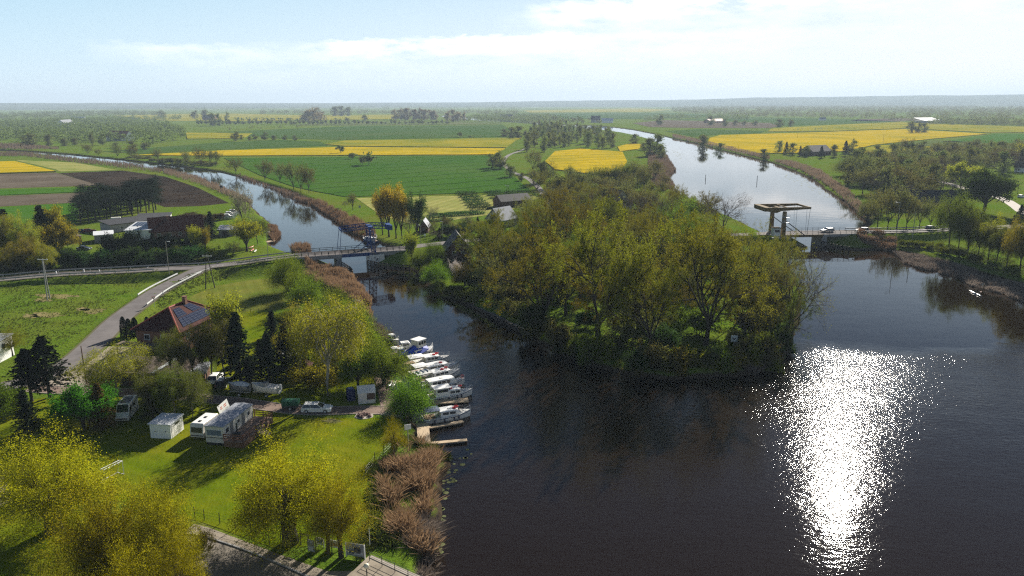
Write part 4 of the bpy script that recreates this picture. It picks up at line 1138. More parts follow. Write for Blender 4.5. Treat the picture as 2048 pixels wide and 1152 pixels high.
proto('shrub', 'shrub', BARK_D, L_OAK_G, [grow(s, H=4, bush=True, tr=.10, kids=(9, 5, 4), ang=(58, 40, 44), lr=(.6, .6, .55), up=(.06, .04, .0), wob=.2, leaves=24, lsig=.28, lsize=.30, first=.6) for s in (91, 92, 93)])
proto('spruce', 'spruce_tree', BARK_D, L_CON, [conifer(s) for s in (101, 102)])
proto('spruce_high', 'spruce_tree', BARK_D, L_CON, [conifer(s, H=12, Rb=3.0, bare=.30, tiers=20, power=.7) for s in (103, 104)])
proto('pine', 'pine_tree', BARK_D, L_PINE, [pine(s) for s in (111, 112, 113)])
proto('thuja', 'thuja', BARK_D, L_CON, [thuja(s) for s in (121, 122)])
proto('far', 'broadleaf_tree', BARK_D, L_FAR, [blob_tree(s, H=12, wd=9, clumps=26, per=70, size=.62, low=.10) for s in (131, 132, 133, 134)])
proto('far_low', 'pollard_tree', BARK_D, L_FAR, [blob_tree(s, H=6, wd=6.5, clumps=10, per=35, size=.9, low=.35) for s in (141, 142, 143)])

def ordinal(i):
    return ['first', 'second', 'third', 'fourth', 'fifth', 'sixth', 'seventh', 'eighth', 'ninth', 'tenth', 'eleventh', 'twelfth', 'thirteenth', 'fourteenth', 'fifteenth', 'sixteenth', 'seventeenth', 'eighteenth', 'nineteenth', 'twentieth'][i]

def plant_at(kind, p, h, wpx=None, w=None, label=None, group=None, leaf=None, name=None, cat=None, var=None, lean=0.0, bark=None):
    nm, lst = PROTO[kind]
    me, cm, H, wd = lst[rnd.randrange(len(lst)) if var is None else var % len(lst)]
    nm = name or nm
    t = thing(nm, label, cat or ('shrub' if 'shrub' in nm else 'tree'), p, rnd.uniform(0, 6.28), group)
    s = h / H
    if wpx is not None:
        dep = proj(p)[2]; w = (wpx * dep / F) / wd
        w = max(.55 * s, min(1.9 * s, w))
    elif w is not None: w = w * s
    else: w = s * rnd.uniform(.92, 1.1)
    t.scale = (w, w, s)
    if lean: t.rotation_euler = (lean, lean * .5, t.rotation_euler[2])
    a = link('trunk', me, t); 
    if bark: a.material_slots[0].link = 'OBJECT'; a.material_slots[0].material = bark
    if cm:
        b = link('crown', cm, t)
        if leaf: b.material_slots[0].link = 'OBJECT'; b.material_slots[0].material = leaf
    return t

def plant(kind, px, py, top, wpx=None, **kw):
    p = on_ground(px, py)
    return plant_at(kind, p, hpx(px, py, top, p.z), wpx, **kw)

def row(kind, spots, desc, group, **kw):
    """several alike: told apart by their order from the left"""
    spots = sorted(spots, key=lambda s: s[0]); n = len(spots)
    for i, s in enumerate(spots):
        if desc is None: lab = None
        elif n > 20: lab = desc
        elif i == 0: lab = 'leftmost of the ' + desc
        elif i == n - 1: lab = 'rightmost of the ' + desc
        else: lab = ordinal(i) + ' from the left of the ' + desc
        k = kind if isinstance(kind, str) else kind[i % len(kind)]
        kk = dict(kw)
        if len(s) > 4: kk.update(s[4])
        plant(k, s[0], s[1], s[2], s[3] if len(s) > 3 else None, label=lab, group=group, **kk)

# ---------------------------------------------------------------- planting
# near left corner
plant('willow', 108, 1062, 878, 190, label='big yellow-green willow behind the white goal in the near left corner', var=0)
plant('willow', 232, 1205, 952, 175, label='yellow willow right of the goal, its crown peak left of the kerbed path', var=1)
plant('willow', 335, 1195, 958, 140, label='yellow willow leaning over the paved path in the near left corner', var=2)
plant('willow', 372, 1275, 1050, 100, label='greener yellow willow at the edge of the dark lane, bottom of the frame', var=0)
plant('willow', 150, 1350, 1115, 150, label='amber willow crown rising from the bottom edge under the goal', var=2, leaf=L_BIRCH)
plant('willow', 275, 1345, 1075, 150, label='amber willow crown cut by the bottom edge beside the dark lane', var=1)
plant('willow', -12, 1330, 1105, 90, label='yellow-green bushy crown in the very bottom left corner', var=1, leaf=L_WILLOW_G)
plant('willow', 582, 1085, 890, 185, label='pollard willow with thick dark trunk and yellow crown beside the info boards', var=0, bark=BARK_D)
plant('willow_thin', 655, 1106, 960, 100, label='thin leaning yellow willow between the pollard willow and the grey board', var=0, lean=.12)
plant('willow_thin', 683, 1115, 932, 118, label='slender yellow willow just left of the grey picture board', var=1)
plant('willow_thin', 788, 908, 836, 50, label='small bushy yellow willow by the sign near the jetties', var=0)
plant('shrub', 12, 955, 925, 60, label='brown-green bush at the left frame edge above the sandy path', leaf=L_ALDER)
plant('shrub', 405, 1102, 1062, 22, label='dark russet bush on the kerb of the paved path', leaf=L_RUSSET, w=None)
# along the moorings
plant('willow_green', 820, 838, 752, 84, label='small green willow with leaning dark trunk at the end of the jetty', bark=BARK_D, var=0)
plant('willow_green', 768, 774, 660, 88, label='bright green willow on the bank beside the moored boats', var=1)
plant('maple', 717, 778, 705, 62, label='low dark green tree behind the white market tent', leaf=L_OAK_G)
plant('birch', 656, 792, 603, 125, label='tall yellow-green birch with white trunk on the lawn behind the estate car', var=0, bark=BARK_B)
plant('willow_green', 712, 692, 602, 78, label='wide green willow on the bank upstream of the moored boats', var=2)
plant('willow_green', 668, 652, 576, 68, label='rounded green willow in the bank row behind the tall birch', var=0)
plant('willow_green', 618, 620, 546, 66, label='rounded green willow in front of the brown reeds', var=1)
plant('willow_green', 574, 584, 508, 70, label='bright rounded green willow nearest the blue drawbridge', var=2)
plant('maple', 690, 712, 655, 48, label='small fresh green tree between the birch and the bank willows')
plant('birch', 612, 742, 612, 95, label='broad olive birch behind the kiosk on the lawn', var=1, leaf=L_BIRCH)
plant('shrub', 625, 775, 735, 70, label='low yellowish shrub beside the wooden kiosk', leaf=L_BIRCH)
row('spruce', [(548,700,622,44), (522,735,680,42), (500,775,716,50), (540,768,668,66), (574,750,650,58), (600,748,672,50)], 'dark conifers, one added for shade, by the grey canopy', 'shade conifers by the grey canopy', leaf=L_PINE)  # rightmost spruce added, two others enlarged, to cast shade on the trailered boats
plant('spruce', 482, 772, 628, 62, label='tall dark spruce right of the red brick house')
plant('poplar', 462, 745, 584, 46, label='tall amber poplar rising beside the dark spruce at the house', leaf=L_BIRCH, var=0)
plant('willow_green', 736, 735, 660, 66, label='bright green bushy willow between the small tree and the moorings', var=0)
plant('willow_green', 640, 672, 598, 62, label='soft green willow overlapped by the tall birch crown', var=1)
plant('willow_green', 596, 600, 542, 48, label='small green willow squeezed between two rounded ones at the reeds', var=2)
plant('maple', 580, 668, 622, 60, label='dark leafy tree left of the broad olive birch', leaf=L_OAK_G)
plant('willow_green', 672, 742, 690, 60, label='light green bush under the tall birch', leaf=L_BIRCH, var=1)
# round the brick house
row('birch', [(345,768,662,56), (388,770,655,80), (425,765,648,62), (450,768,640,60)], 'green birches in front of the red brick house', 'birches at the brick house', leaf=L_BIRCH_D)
row('birch', [(322,832,742,62), (352,838,728,76), (385,834,738,72)], 'dark birches between the campervan and the driveway', 'birches by the campervan', leaf=L_BIRCH_D)
plant('spruce', 306, 835, 765, 40, label='dark spruce behind the white shed, left of the dark birches')
plant('birch', 236, 803, 690, 110, label='airy yellow birch with two pale trunks beside the carport', var=2, bark=BARK_B)
plant('birch', 212, 800, 722, 60, label='thin low birch at the edge of the sandy yard', var=1, leaf=L_BIRCH)
plant('spruce_high', 100, 795, 676, 92, label='spruce on a bare trunk beside the sandy yard', var=0)
plant('spruce_high', 64, 803, 700, 80, label='spruce on a bare trunk left of its taller neighbour', var=1)
plant('spruce', 58, 868, 782, 100, label='squat bushy black spruce on the lawn', w=None)
plant('maple', 168, 862, 776, 98, label='round fresh green maple on the lawn near the campervan', var=0)
plant('spruce', 206, 860, 768, 52, label='russet brown conifer between the round maple and the campervan', leaf=L_RUSSET)
plant('maple', -8, 862, 772, 92, label='round green maple cut by the left frame edge', var=1)
plant('willow_thin', 24, 712, 652, 60, label='brownish yellow bush-like tree behind the white house', leaf=L_BIRCH)
row('thuja', [(249,674,634,13), (259.5,674,638,13), (272,674,636,14)], 'three dark columnar thujas at the house drive', 'thujas at the house drive')
row('thuja', [(295,654,634,12), (306,650,634,11)], 'thuja pair behind the brick house roof', 'thujas behind the house')
# farm on the left
row('birch', [(8,525,432,50), (30,522,433,46), (58,528,424,44), (48,545,470,60), (92,545,480,42), (70,540,475,44), (8,545,500,40)], 'yellow trees at the left edge above the road', 'yellow trees above the main road')
row('spruce', [(20,510,420,46), (92,512,413,56), (100,505,420,40)], 'tall dark conifers among yellow trees at the left edge', 'dark conifers at the left edge')
plant('poplar', 113, 505, 410, 40, label='amber topped poplar behind the yellow-green maple in the left tree group', leaf=L_BIRCH)
plant('maple', 122, 515, 443, 62, label='yellow-green maple beside the sunny farmyard', leaf=L_BIRCH)
hedge_spots = [(x, 541 - (x - 0) * .035 + rnd.uniform(-3, 2), 541 - x * .035 - rnd.uniform(22, 38), rnd.uniform(38, 54)) for x in range(-10, 400, 21)]
row('shrub', hedge_spots, 'dark hedge shrubs behind the main road', 'hedge shrubs along the main road', leaf=L_DEEP)
row(['shrub', 'alder', 'spruce'], [(222,520,470,40), (240,521,464,46), (258,520,468,40), (275,521,462,44), (292,520,470,40), (310,519,468,40), (328,516,472,40), (346,514,472,40), (362,512,476,38), (380,508,474,34)], 'dark evergreens screening the farmhouse from the road', 'evergreens before the farmhouse', leaf=L_CON)
row('shrub', [(318,524,498,40), (348,522,497,46), (378,520,500,40), (430,518,493,40)], 'light green shrubs beside the road lamp', 'light green roadside shrubs', leaf=L_OAK_G)
row('poplar', [(395,515,452,22), (412,512,456,20)], 'yellow-green poplar pair at the end of the farmhouse', 'poplar pair at the farmhouse', leaf=L_BIRCH)
plant('spruce', 424, 478, 424, 30, label='dark conifer beside the grey garage')
plant('alder', 466, 515, 482, 34, label='small dark tree on the green by the main road')
plant('poplar', 494, 503, 440, 52, label='yellow tree on the canal bank by the beached kayaks', leaf=L_BIRCH)
plant('alder', 489, 462, 372, 42, label='tall silvery budding tree on the near canal bank', leaf=L_SILVER)
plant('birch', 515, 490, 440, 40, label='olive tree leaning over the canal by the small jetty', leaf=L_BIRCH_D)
row('shrub', [(378,442,426,40), (395,446,428,40), (412,448,430,30), (440,440,426,26)], 'brown bare shrubs behind the farmhouse roof', 'brown shrubs behind the farmhouse', leaf=L_BROWN)
pts = []
for r_ in range(4):
    for k in range(11):
        x = 160 + k * 14.5 + r_ * 4 + rnd.uniform(-4, 4); y = 447 - k * 2.0 - r_ * 6.5 + rnd.uniform(-1.5, 1.5)
        pts.append((x, y, y - rnd.uniform(46, 58), rnd.uniform(24, 34)))
for x, y, tp, w_ in pts: plant('pine', x, y, tp, w_, label='dark pine in the dense stand between the ploughed field and the barns', group='pines of the dense stand')
# far bank of the canal
row('alder', [(176,312,286,22), (198,312,297,14), (236,318,286,22), (267,321,290,24), (318,328,296,26), (373,331,299,24), (403,333,293,26), (420,334,298,24), (432,334,300,24), (472,348,314,34), (530,365,318,38), (560,367,325,34), (588,382,321,34), (602,386,328,28), (618,386,328,30)], 'thin dark alders on the far canal bank', 'alders on the far canal bank')
row('shrub', [(x, 322 + (x - 270) * .065, 322 + (x - 270) * .065 - rnd.uniform(8, 13), 28) for x in range(270, 440, 19)], 'low dark bushes under the canal alders', 'bushes under the alders', leaf=L_ALDER)
plant('alder', 706, 420, 386, 34, label='small lone tree between reeds and orchard field')
row('poplar', [(765,470,382,34), (778,474,370,38), (792,477,372,38), (804,478,382,30)], 'four golden poplars in a clump by the blue bridge', 'golden poplars by the blue bridge')
plant('poplar', 835, 480, 386, 40, label='dark green poplar beside the golden clump', leaf=L_DEEP)
plant('bare', 818, 478, 410, 24, label='thin bare tree between golden and dark poplars')
row('bare', [(866,440,412,26), (690,415,400,14)], 'small bare trees on the orchard field', 'bare orchard trees')
# hedges in the orchard
def hedge(px0, px1, h, wd, label, group=None, leaf=L_DEEP):
    a, b = P(*px0), P(*px1); n = int((b - a).length * 60); rng = np.random.default_rng(int(px0[0] * 7 + px0[1]))
    u = rng.uniform(0, 1, n); A_, B_ = np.array(a), np.array(b); c = A_ + (B_ - A_) * u[:, None]
    bump_ = .7 + .5 * smooth_noise(c[:, 0], c[:, 1], 2.0, 4)
    c = c + np.stack([rng.normal(size=n) * wd / 2.6, rng.normal(size=n) * wd / 2.6, rng.uniform(0, 1, n) * h * bump_], 1)
    v, f = quads(c, rng, .5, .7)
    o = link('hedge', np_mesh('hedge', v, f, [leaf])); tag(o, label, 'hedge', group); return o
hl = [((913,389.5),(949,388)), ((917,395),(955,393)), ((923,400.5),(963,398)), ((928,405.5),(966,403.5)), ((932,410.5),(971,408.5)), ((936,415.5),(978,413.5)), ((939,420.5),(983,418.5))]
for i, (a, b) in enumerate(hl): hedge(a, b, 2.2, 1.6, f'{ordinal(i)} from the top of the clipped hedge rows left of the orchard track' if i else 'topmost of the clipped hedge rows left of the orchard track', 'clipped hedge rows of the orchard')
hr = [((968,387.5),(1003,386)), ((974,392),(1006,390.5)), ((980,397),(1014,395.5)), ((988,402),(1018,400.5)), ((1006,388),(1058,386)), ((1010,393),(1050,391.5))]
for i, (a, b) in enumerate(hr): hedge(a, b, 2.0, 1.5, f'{ordinal(i)} clipped hedge row right of the orchard track, counting away from it', 'clipped hedges right of the orchard track')
hedge((852,437), (968,428), 1.6, 2.2, 'long low hedge along the near edge of the orchard field')
hedge((862,431), (955,425), 1.0, 1.6, 'thin hedge line just behind the long orchard hedge')
hedge((820,446), (905,441), 1.2, 2.5, 'dark low hedge by the cottage garden below the orchard')
# gardens between the orchard and the road across the point
spots = []
for k in range(26):
    x = rnd.uniform(858, 1010); y = 478 - (x - 858) * .06 + rnd.uniform(-18, 4); spots.append((x, y, y - rnd.uniform(14, 30), rnd.uniform(22, 36)))
for i, (x, y, tp, w_) in enumerate(spots):
    k = ['alder', 'shrub', 'bare', 'spruce'][i % 4]
    plant(k, x, y, tp, w_, label={'alder': 'sparse brown-green garden tree beside the wooden house', 'shrub': 'dark garden shrub between the orchard and the point road', 'bare': 'bare garden tree between the orchard and the point road', 'spruce': 'small dark garden conifer behind the wooden house'}[k], group={'alder': 'sparse garden trees', 'shrub': 'garden shrubs', 'bare': 'bare garden trees', 'spruce': 'small garden conifers'}[k], leaf=L_DEEP if k == 'shrub' else None)
# bank below the blue bridge
plant('poplar', 824, 535, 462, 30, label='slim fresh green poplar at the right end of the blue bridge', leaf=L_WILLOW_G)
plant('willow_green', 838, 540, 494, 32, label='small bright willow bush at the foot of the slim poplar')
plant('willow_green', 870, 538, 482, 50, label='olive rounded willow left of the wooden house', leaf=L_OAK_G)
plant('willow_green', 874, 566, 520, 50, label='bright yellow-green willow bush at the canal edge below the wooden house')
plant('alder', 912, 566, 520, 40, label='white blossoming cherry in front of the wooden house', leaf=L_BLOSSOM, name='cherry_tree')
plant('willow_green', 930, 572, 525, 46, label='yellow-green bush right of the blossoming cherry', leaf=L_BIRCH)
row('shrub', [(880,588,566,40), (905,592,572,40), (935,598,578,40), (955,600,570,40)], 'low canal bushes below the wooden house', 'canal edge bushes', leaf=L_OAK_G)

# wooded point: oaks
def inside(poly, x, y):
    c = False
    for i in range(len(poly)):
        a, b = poly[i], poly[i - 1]
        if (a[1] > y) != (b[1] > y) and x < (b[0] - a[0]) * (y - a[1]) / (b[1] - a[1]) + a[0]: c = not c
    return c
def scatter(poly_px, n, dmin, seed):
    rg = random.Random(seed); poly = [P(*q).xy for q in poly_px]; xs = [p.x for p in poly]; ys = [p.y for p in poly]; res = []; tries = 0
    while len(res) < n and tries < n * 25:
        tries += 1; x, y = rg.uniform(min(xs), max(xs)), rg.uniform(min(ys), max(ys))
        if inside(poly, x, y) and all((x - a) ** 2 + (y - b) ** 2 > dmin * dmin for a, b in res): res.append((x, y))
    return res
POINT = [(965,590), (1000,632), (1060,668), (1130,705), (1200,732), (1290,742), (1400,742), (1490,730), (1550,700), (1580,650), (1585,590), (1570,535), (1500,500), (1400,486), (1200,486), (1050,492), (985,515)]
taken = []
def big(kind, px, py, top, w, label, **kw):
    t = plant(kind, px, py, top, w, label=label, **kw); taken.append((t.location.x, t.location.y))
big('oak', 1195, 690, 412, 210, 'largest oak with the highest olive crown at the middle of the wooded point', var=0)
big('oak', 1085, 660, 450, 150, 'broad brown-olive oak at the left of the wooded point', var=1)
big('oak', 1410, 690, 432, 190, 'golden olive oak on the right of the wooded point in front of the yellow bridge', var=2)
big('oak', 1300, 715, 500, 150, 'dark oak at the front of the wooded point between the two tallest crowns', var=3)
big('oak', 1120, 540, 385, 110, 'bronze oak at the back left of the wooded point', var=4)
big('oak_thin', 1478, 640, 440, 110, 'thin-leaved oak beside the yellow bridge portal', var=0)
big('bare', 1584, 668, 498, 175, 'nearly bare tree reaching over the water at the right tip', var=0, leaf=L_ALDER)
big('oak_thin', 1578, 640, 505, 120, 'thin dark oak behind the bare tip tree, nearest the yellow bridge water', var=0, leaf=L_ALDER)
big('oak_thin', 1572, 700, 560, 90, 'low sparse oak at the waterline of the right tip', var=1, leaf=L_OAK_G)
big('oak_thin', 1545, 672, 500, 105, 'sparse oak with visible limbs behind the bare tip tree', var=1)
big('bare', 1445, 470, 388, 100, 'bare purplish-brown tree left of the yellow bridge', var=1)
big('willow_green', 1372, 470, 396, 70, 'pale green tree at the back of the wooded point by the river', leaf=L_WILLOW_G)
big('oak_thin', 1010, 600, 440, 110, 'brownish thin oak at the left edge of the wooded point', var=1)
big('alder', 975, 590, 500, 60, 'thin grey-green alder next to the canal quay')
n_ = 0
for x, y in scatter(POINT, 46, 9.3, 5):
    if any((x - a) ** 2 + (y - b) ** 2 < 64 for a, b in taken): continue
    k = rnd.choices(['oak', 'oak_thin', 'bare', 'birch'], [.52, .26, .10, .12])[0]
    h = rnd.uniform(13.5, 19) * (1 if k != 'birch' else .75)
    if x > 60: h *= .72
    p = Vector((x, y, gh(x, y)))
    plant_at(k, p, h, w=rnd.uniform(.85, 1.05), leaf={'birch': L_OAK_G, 'bare': L_ALDER}.get(k) or (L_OAK_G if rnd.random() < .3 else None), name={'birch': 'understorey_tree'}.get(k),
             label={'oak': 'olive-leaved oak crowded among the others on the wooded point', 'oak_thin': 'thin-leaved oak crowded among the others on the wooded point', 'bare': 'almost bare tree among the oaks of the wooded point', 'birch': 'slim green understorey tree beneath the oaks'}[k],
             group={'oak': 'oaks crowding the wooded point', 'oak_thin': 'thin-leaved oaks on the wooded point', 'bare': 'bare trees on the wooded point', 'birch': 'slim trees beneath the oaks'}[k])
EDGE = [(1062,682), (1100,700), (1130,716), (1165,728), (1200,738), (1240,745), (1280,748), (1320,752), (1360,752), (1400,752), (1440,748), (1475,744), (1510,734), (1540,720), (1565,700)]
for i, (x, y) in enumerate(EDGE):
    for s in range(1 if i % 3 else 2):
        xx, yy = x + rnd.uniform(-14, 14), y - s * rnd.uniform(8, 22) - 3
        plant('shrub', xx, yy, yy - rnd.uniform(22, 70), rnd.uniform(40, 80), label='leafy green shrub overhanging the water at the front of the wooded point', group='shrubs along the front of the wooded point', leaf=rnd.choice([L_OAK_G, L_ALDER, L_OAK, L_DEEP]))
for x, y in scatter(POINT, 45, 7, 9):
    plant_at('shrub', Vector((x, y, gh(x, y))), rnd.uniform(2.5, 6), w=1.2, leaf=rnd.choice([L_OAK_G, L_DEEP, L_ALDER]), label='undergrowth shrub in the shade beneath the oaks', group='undergrowth shrubs beneath the oaks')

# behind the point
row('far', [(985,336,306,26), (1000,338,302,28), (1020,354,326,24), (1043,362,344,14)], 'trees along the pale country lane', 'trees along the country lane')
row(['alder', 'far', 'bare'], [(1066,345,297,34), (1082,365,320,36), (1100,376,318,44), (1140,385,330,36), (1156,392,345,40), (1170,390,350,30)], 'mixed trees left of the small yellow field', 'mixed trees by the yellow field')
plant('maple', 1120, 386, 352, 46, label='round pale green tree in front of the yellow field behind the point', leaf=L_WILLOW_G)
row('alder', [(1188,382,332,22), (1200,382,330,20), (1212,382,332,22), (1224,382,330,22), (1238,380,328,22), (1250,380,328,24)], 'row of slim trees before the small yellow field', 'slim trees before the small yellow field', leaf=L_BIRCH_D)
row('alder', [(1262,372,322,40), (1275,378,318,40), (1290,385,330,30)], 'grey-green trees beside the yellow field reeds', 'grey-green trees by the reeds')
row('far', [(1300,312,276,24), (1313,310,268,26), (1322,318,290,20), (1270,288,268,16), (1286,300,285,14)], 'riverbank trees left of the wide river', 'trees on the left river bank')
row('bare', [(1188,430,380,50), (1205,440,386,50), (1240,452,392,46), (1280,450,388,54), (1305,448,385,50), (1322,440,392,40), (1170,440,400,40)], 'bare purple-brown trees around the dark gabled house', 'bare trees round the gabled house')
for x, y in scatter([(1050,470), (1060,440), (1110,415), (1170,405), (1340,420), (1440,450), (1440,470)], 34, 8, 21):
    p = Vector((x, y, gh(x, y))); k = rnd.choice(['bare', 'alder', 'oak_thin', 'oak'])
    plant_at(k, p, rnd.uniform(8, 14), w=1.0, label='tree in the brownish belt behind the wooded point', group='trees of the brownish belt behind the point')
for x, y in scatter([(1040,306), (1052,268), (1075,258), (1130,258), (1200,268), (1236,280), (1232,302), (1160,294), (1100,296), (1070,318)], 95, 7.5, 22):
    plant_at('far', Vector((x, y, 1.2)), rnd.uniform(12, 19), w=.85, leaf=rnd.choice([None, None, L_ALDER, L_FAR]), label='grey-green tree of the wood between the fields and the river', group='trees of the wood by the river')
row('far', [(1008,273,258,30), (1022,275,254,26), (1036,276,252,26)], 'leafy clump at the end of the far green field', 'clump at the far green field')

for x, y in scatter([(1060,368), (1150,374), (1260,366), (1320,350), (1335,398), (1240,438), (1100,418)], 46, 7, 27):
    plant_at(rnd.choice(['alder', 'far', 'alder', 'oak_thin']), Vector((x, y, gh(x, y))), rnd.uniform(8, 13), w=1.15, label='tree of the green belt below the small yellow field', group='trees of the belt below the small yellow field')
# right bank
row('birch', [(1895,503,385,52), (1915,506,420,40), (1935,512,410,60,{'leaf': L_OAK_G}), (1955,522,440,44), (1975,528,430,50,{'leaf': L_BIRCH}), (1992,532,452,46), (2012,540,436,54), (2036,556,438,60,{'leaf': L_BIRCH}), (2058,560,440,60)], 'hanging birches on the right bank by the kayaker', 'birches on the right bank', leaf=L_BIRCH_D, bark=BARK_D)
row('shrub', [(1885,508,494,30),(1915,514,498,28),(1948,524,508,30),(1985,538,520,30),(2022,550,532,34),(1870,500,484,34),(1840,496,482,34),(1815,494,480,30)], 'low shrubs under the right bank birches', 'shrubs under the right bank birches', leaf=L_OAK_G)
plant('maple', 1968, 428, 342, 84, label='large dark green tree above the right bank birches', leaf=L_DEEP)
plant('maple', 1920, 378, 326, 52, label='pale golden tree beside the gravel lane on the right', leaf=L_BIRCH)
row('spruce', [(2038,452,410,22), (2026,455,430,16), (2050,455,418,20)], 'dark small spruces by the lane at the right edge', 'small spruces at the right edge')
row('alder', [(1755,452,392,46), (1775,458,378,54), (1792,460,372,50), (1812,458,386,50), (1838,456,392,44), (1860,456,400,44), (1735,445,400,40), (1880,452,408,40)], 'dark trees just past the yellow bridge', 'trees past the yellow bridge')
row('willow_green', [(1700,352,310,66), (1728,372,330,60), (1735,440,398,40)], 'grey-green bushy willows above the right reeds', 'bushy willows above the right reeds', leaf=L_FAR)
for i, (x, y) in enumerate(scatter([(1690,372), (1680,345), (1760,318), (1900,308), (2048,306), (2100,320), (2060,345), (1960,350), (1900,405), (1800,418), (1745,435), (1712,408)], 135, 6.2, 31)):
    k = rnd.choices(['alder', 'far', 'bare', 'spruce'], [.42, .36, .12, .10])[0]
    plant_at(k, Vector((x, y, gh(x, y))), rnd.uniform(8, 17), w=1.15, label={'alder': 'olive tree in the belt of gardens on the right bank', 'far': 'leafy tree in the belt of gardens on the right bank', 'bare': 'bare tree in the belt of gardens on the right bank', 'spruce': 'conifer in the belt of gardens on the right bank'}[k],
             group={'alder': 'olive trees of the right bank gardens', 'far': 'leafy trees of the right bank gardens', 'bare': 'bare trees of the right bank gardens', 'spruce': 'conifers of the right bank gardens'}[k])
row(['far', 'spruce'], [(1558,304,280,16), (1572,308,284,16), (1585,310,286,16), (1600,312,292,14), (1612,313,290,16), (1642,316,292,16), (1668,314,288,18), (1690,312,282,22), (1704,308,278,18), (1722,312,294,16), (1755,312,290,18)], 'hedgerow trees before the right rape field', 'hedgerow trees of the right rape field')
row('far', [(1405,300,268,26), (1440,305,286,20), (1528,318,298,24)], 'trees standing on the right river bank', 'trees on the right river bank')
row('far', [(1822,266,240,18), (1836,266,244,16), (1848,265,246,14)], 'grove standing in the right yellow fields', 'grove in the yellow fields')
row('far', [(1422,250,232,14), (1450,252,238,14), (1470,251,238,12), (1488,251,240,10), (1510,251,240,12), (1557,254,238,18), (1581,253,237,12), (1320,250,228,18)], 's along the far right field road', 'round trees along the far field road')
plant('far', 2046, 322, 286, 44, label='pale yellow-green tree cut by the right frame edge', leaf=L_BIRCH)
plant('alder', 2005, 340, 296, 46, label='dark bare-limbed tree left of the white cottage', leaf=L_BROWN)

# far fields
row('far_low', [(725,330,312,14), (738,331,304,28), (705,318,306,18), (681,307,291,18), (920,275,264,10), (940,277,271,6)], 'lone bushes standing in the wheat and rape fields', 'lone field bushes')
for x in np.arange(396, 900, 9.2): plant('far_low', x + rnd.uniform(-2, 2), 250 + rnd.uniform(-.5, .5) - (x - 396) * .003, 240 + rnd.uniform(-2, 3), rnd.uniform(6, 12), label='small pollard in the long row across the far fields', group='pollards in the far field row')
row('far', [(628,243,213,38), (612,243,222,20), (642,242,222,24)], 'great brownish trees over the left pale rape strip', 'great brown trees at left', leaf=L_FAR_B)
row('far', [(790,240,219,16), (803,240,217,18), (815,240,216,18), (828,240,217,18), (840,240,216,18), (850,240,218,16), (862,240,218,18), (868,240,221,12)], 'brown trees in the far row at mid picture', 'brown far row at mid picture', leaf=L_FAR_B)
row('far', [(896,244,220,14), (907,243,219,14), (916,243,221,14), (928,242,223,10)], 'brown trees by the far river reach', 'brown trees by the far river', leaf=L_FAR_B)
row('far', [(670,232,212,18), (684,232,212,16), (697,232,213,14), (324,237,221,16), (390,238,220,16), (410,238,219,16), (730,242,228,12), (694,244,234,12), (672,244,236,12)], 'lone far trees between the pale rape strips', 'lone trees between the rape strips')
row('far', [(425,252,226,14), (438,252,227,10), (455,247,223,10), (500,246,238,8)], 'dark trees around the dark farmhouse on the pale strips', 'trees round the far farmhouse')
row('far', [(472,282,262,18), (484,279,270,12), (510,279,268,20), (530,280,263,16), (548,280,270,16), (570,280,270,20), (590,281,270,14), (500,281,272,16)], 'hedge of dark trees along the small yellow patch', 'trees along the small yellow patch')
row('far', [(60,292,266,28), (98,292,268,18), (150,290,275,16), (185,290,262,10), (205,290,264,16), (232,296,284,34), (266,300,282,30), (290,300,284,28), (130,292,276,20)], 'trees at the near edge of the left wood', 'trees at the near edge of the left wood')
# woods that read as one mass
def woodland(name, poly_px, n, hmin, hmax, seed, leaf, wd=.8, label=None):
    rg = np.random.default_rng(seed); V = []; Fc = []; k = 0
    pts_ = scatter(poly_px, n, 5, seed)
    base = [blob_tree(900 + i, H=1, wd=wd, clumps=9, per=14, size=.16, low=.05)[1][0] for i in range(4)]
    for x, y in pts_:
        b = base[rg.integers(4)]; h = rg.uniform(hmin, hmax); a = rg.uniform(0, 6.28)
        ca, sa = math.cos(a), math.sin(a); v = b * h
        V.append(np.stack([x + v[:, 0] * ca - v[:, 1] * sa, y + v[:, 0] * sa + v[:, 1] * ca, 1.0 + v[:, 2]], 1))
    V = np.concatenate(V); me = np_mesh(name, V, np.arange(len(V)).reshape(-1, 4), [leaf])
    return tag(link(name, me), label, None, None, 'stuff')
woodland('woodland', [(-60,292), (40,285), (130,287), (230,290), (300,292), (368,282), (372,268), (330,250), (240,242), (120,243), (-60,256)], 800, 8, 14, 41, L_FAR, 1.5)
woodland('far_woodland', [(-80,246), (60,240), (200,236), (330,232), (330,226), (180,224), (-80,232)], 420, 10, 17, 42, L_FAR, 1.9)
woodland('far_woodland', [(-80,224), (200,221), (480,222), (660,222), (1040,220), (1040,213), (700,212), (300,213), (-80,214)], 1300, 13, 24, 43, L_FAR, 2.6)
woodland('far_woodland', [(930,244), (1080,246), (1130,243), (1100,233), (980,232), (940,236)], 300, 8, 14, 44, L_FAR, 1.6)
woodland('far_woodland', [(1350,226), (1500,236), (1700,236), (1850,246), (2060,252), (2100,240), (2100,216), (1750,213), (1450,214), (1340,216)], 1900, 10, 18, 45, L_FAR, 2.2)
woodland('far_woodland', [(1040,214), (1340,213), (2100,208), (2100,203), (1500,205), (1040,209)], 1400, 14, 26, 46, L_FAR, 3.0)
woodland('far_woodland', [(1080,252), (1130,250), (1190,247), (1240,250), (1200,240), (1110,240)], 36, 8, 14, 47, L_FAR)
woodland('far_woodland', [(470,242), (620,243), (620,240.5), (470,239.5)], 60, 7, 9, 48, L_DEEP)

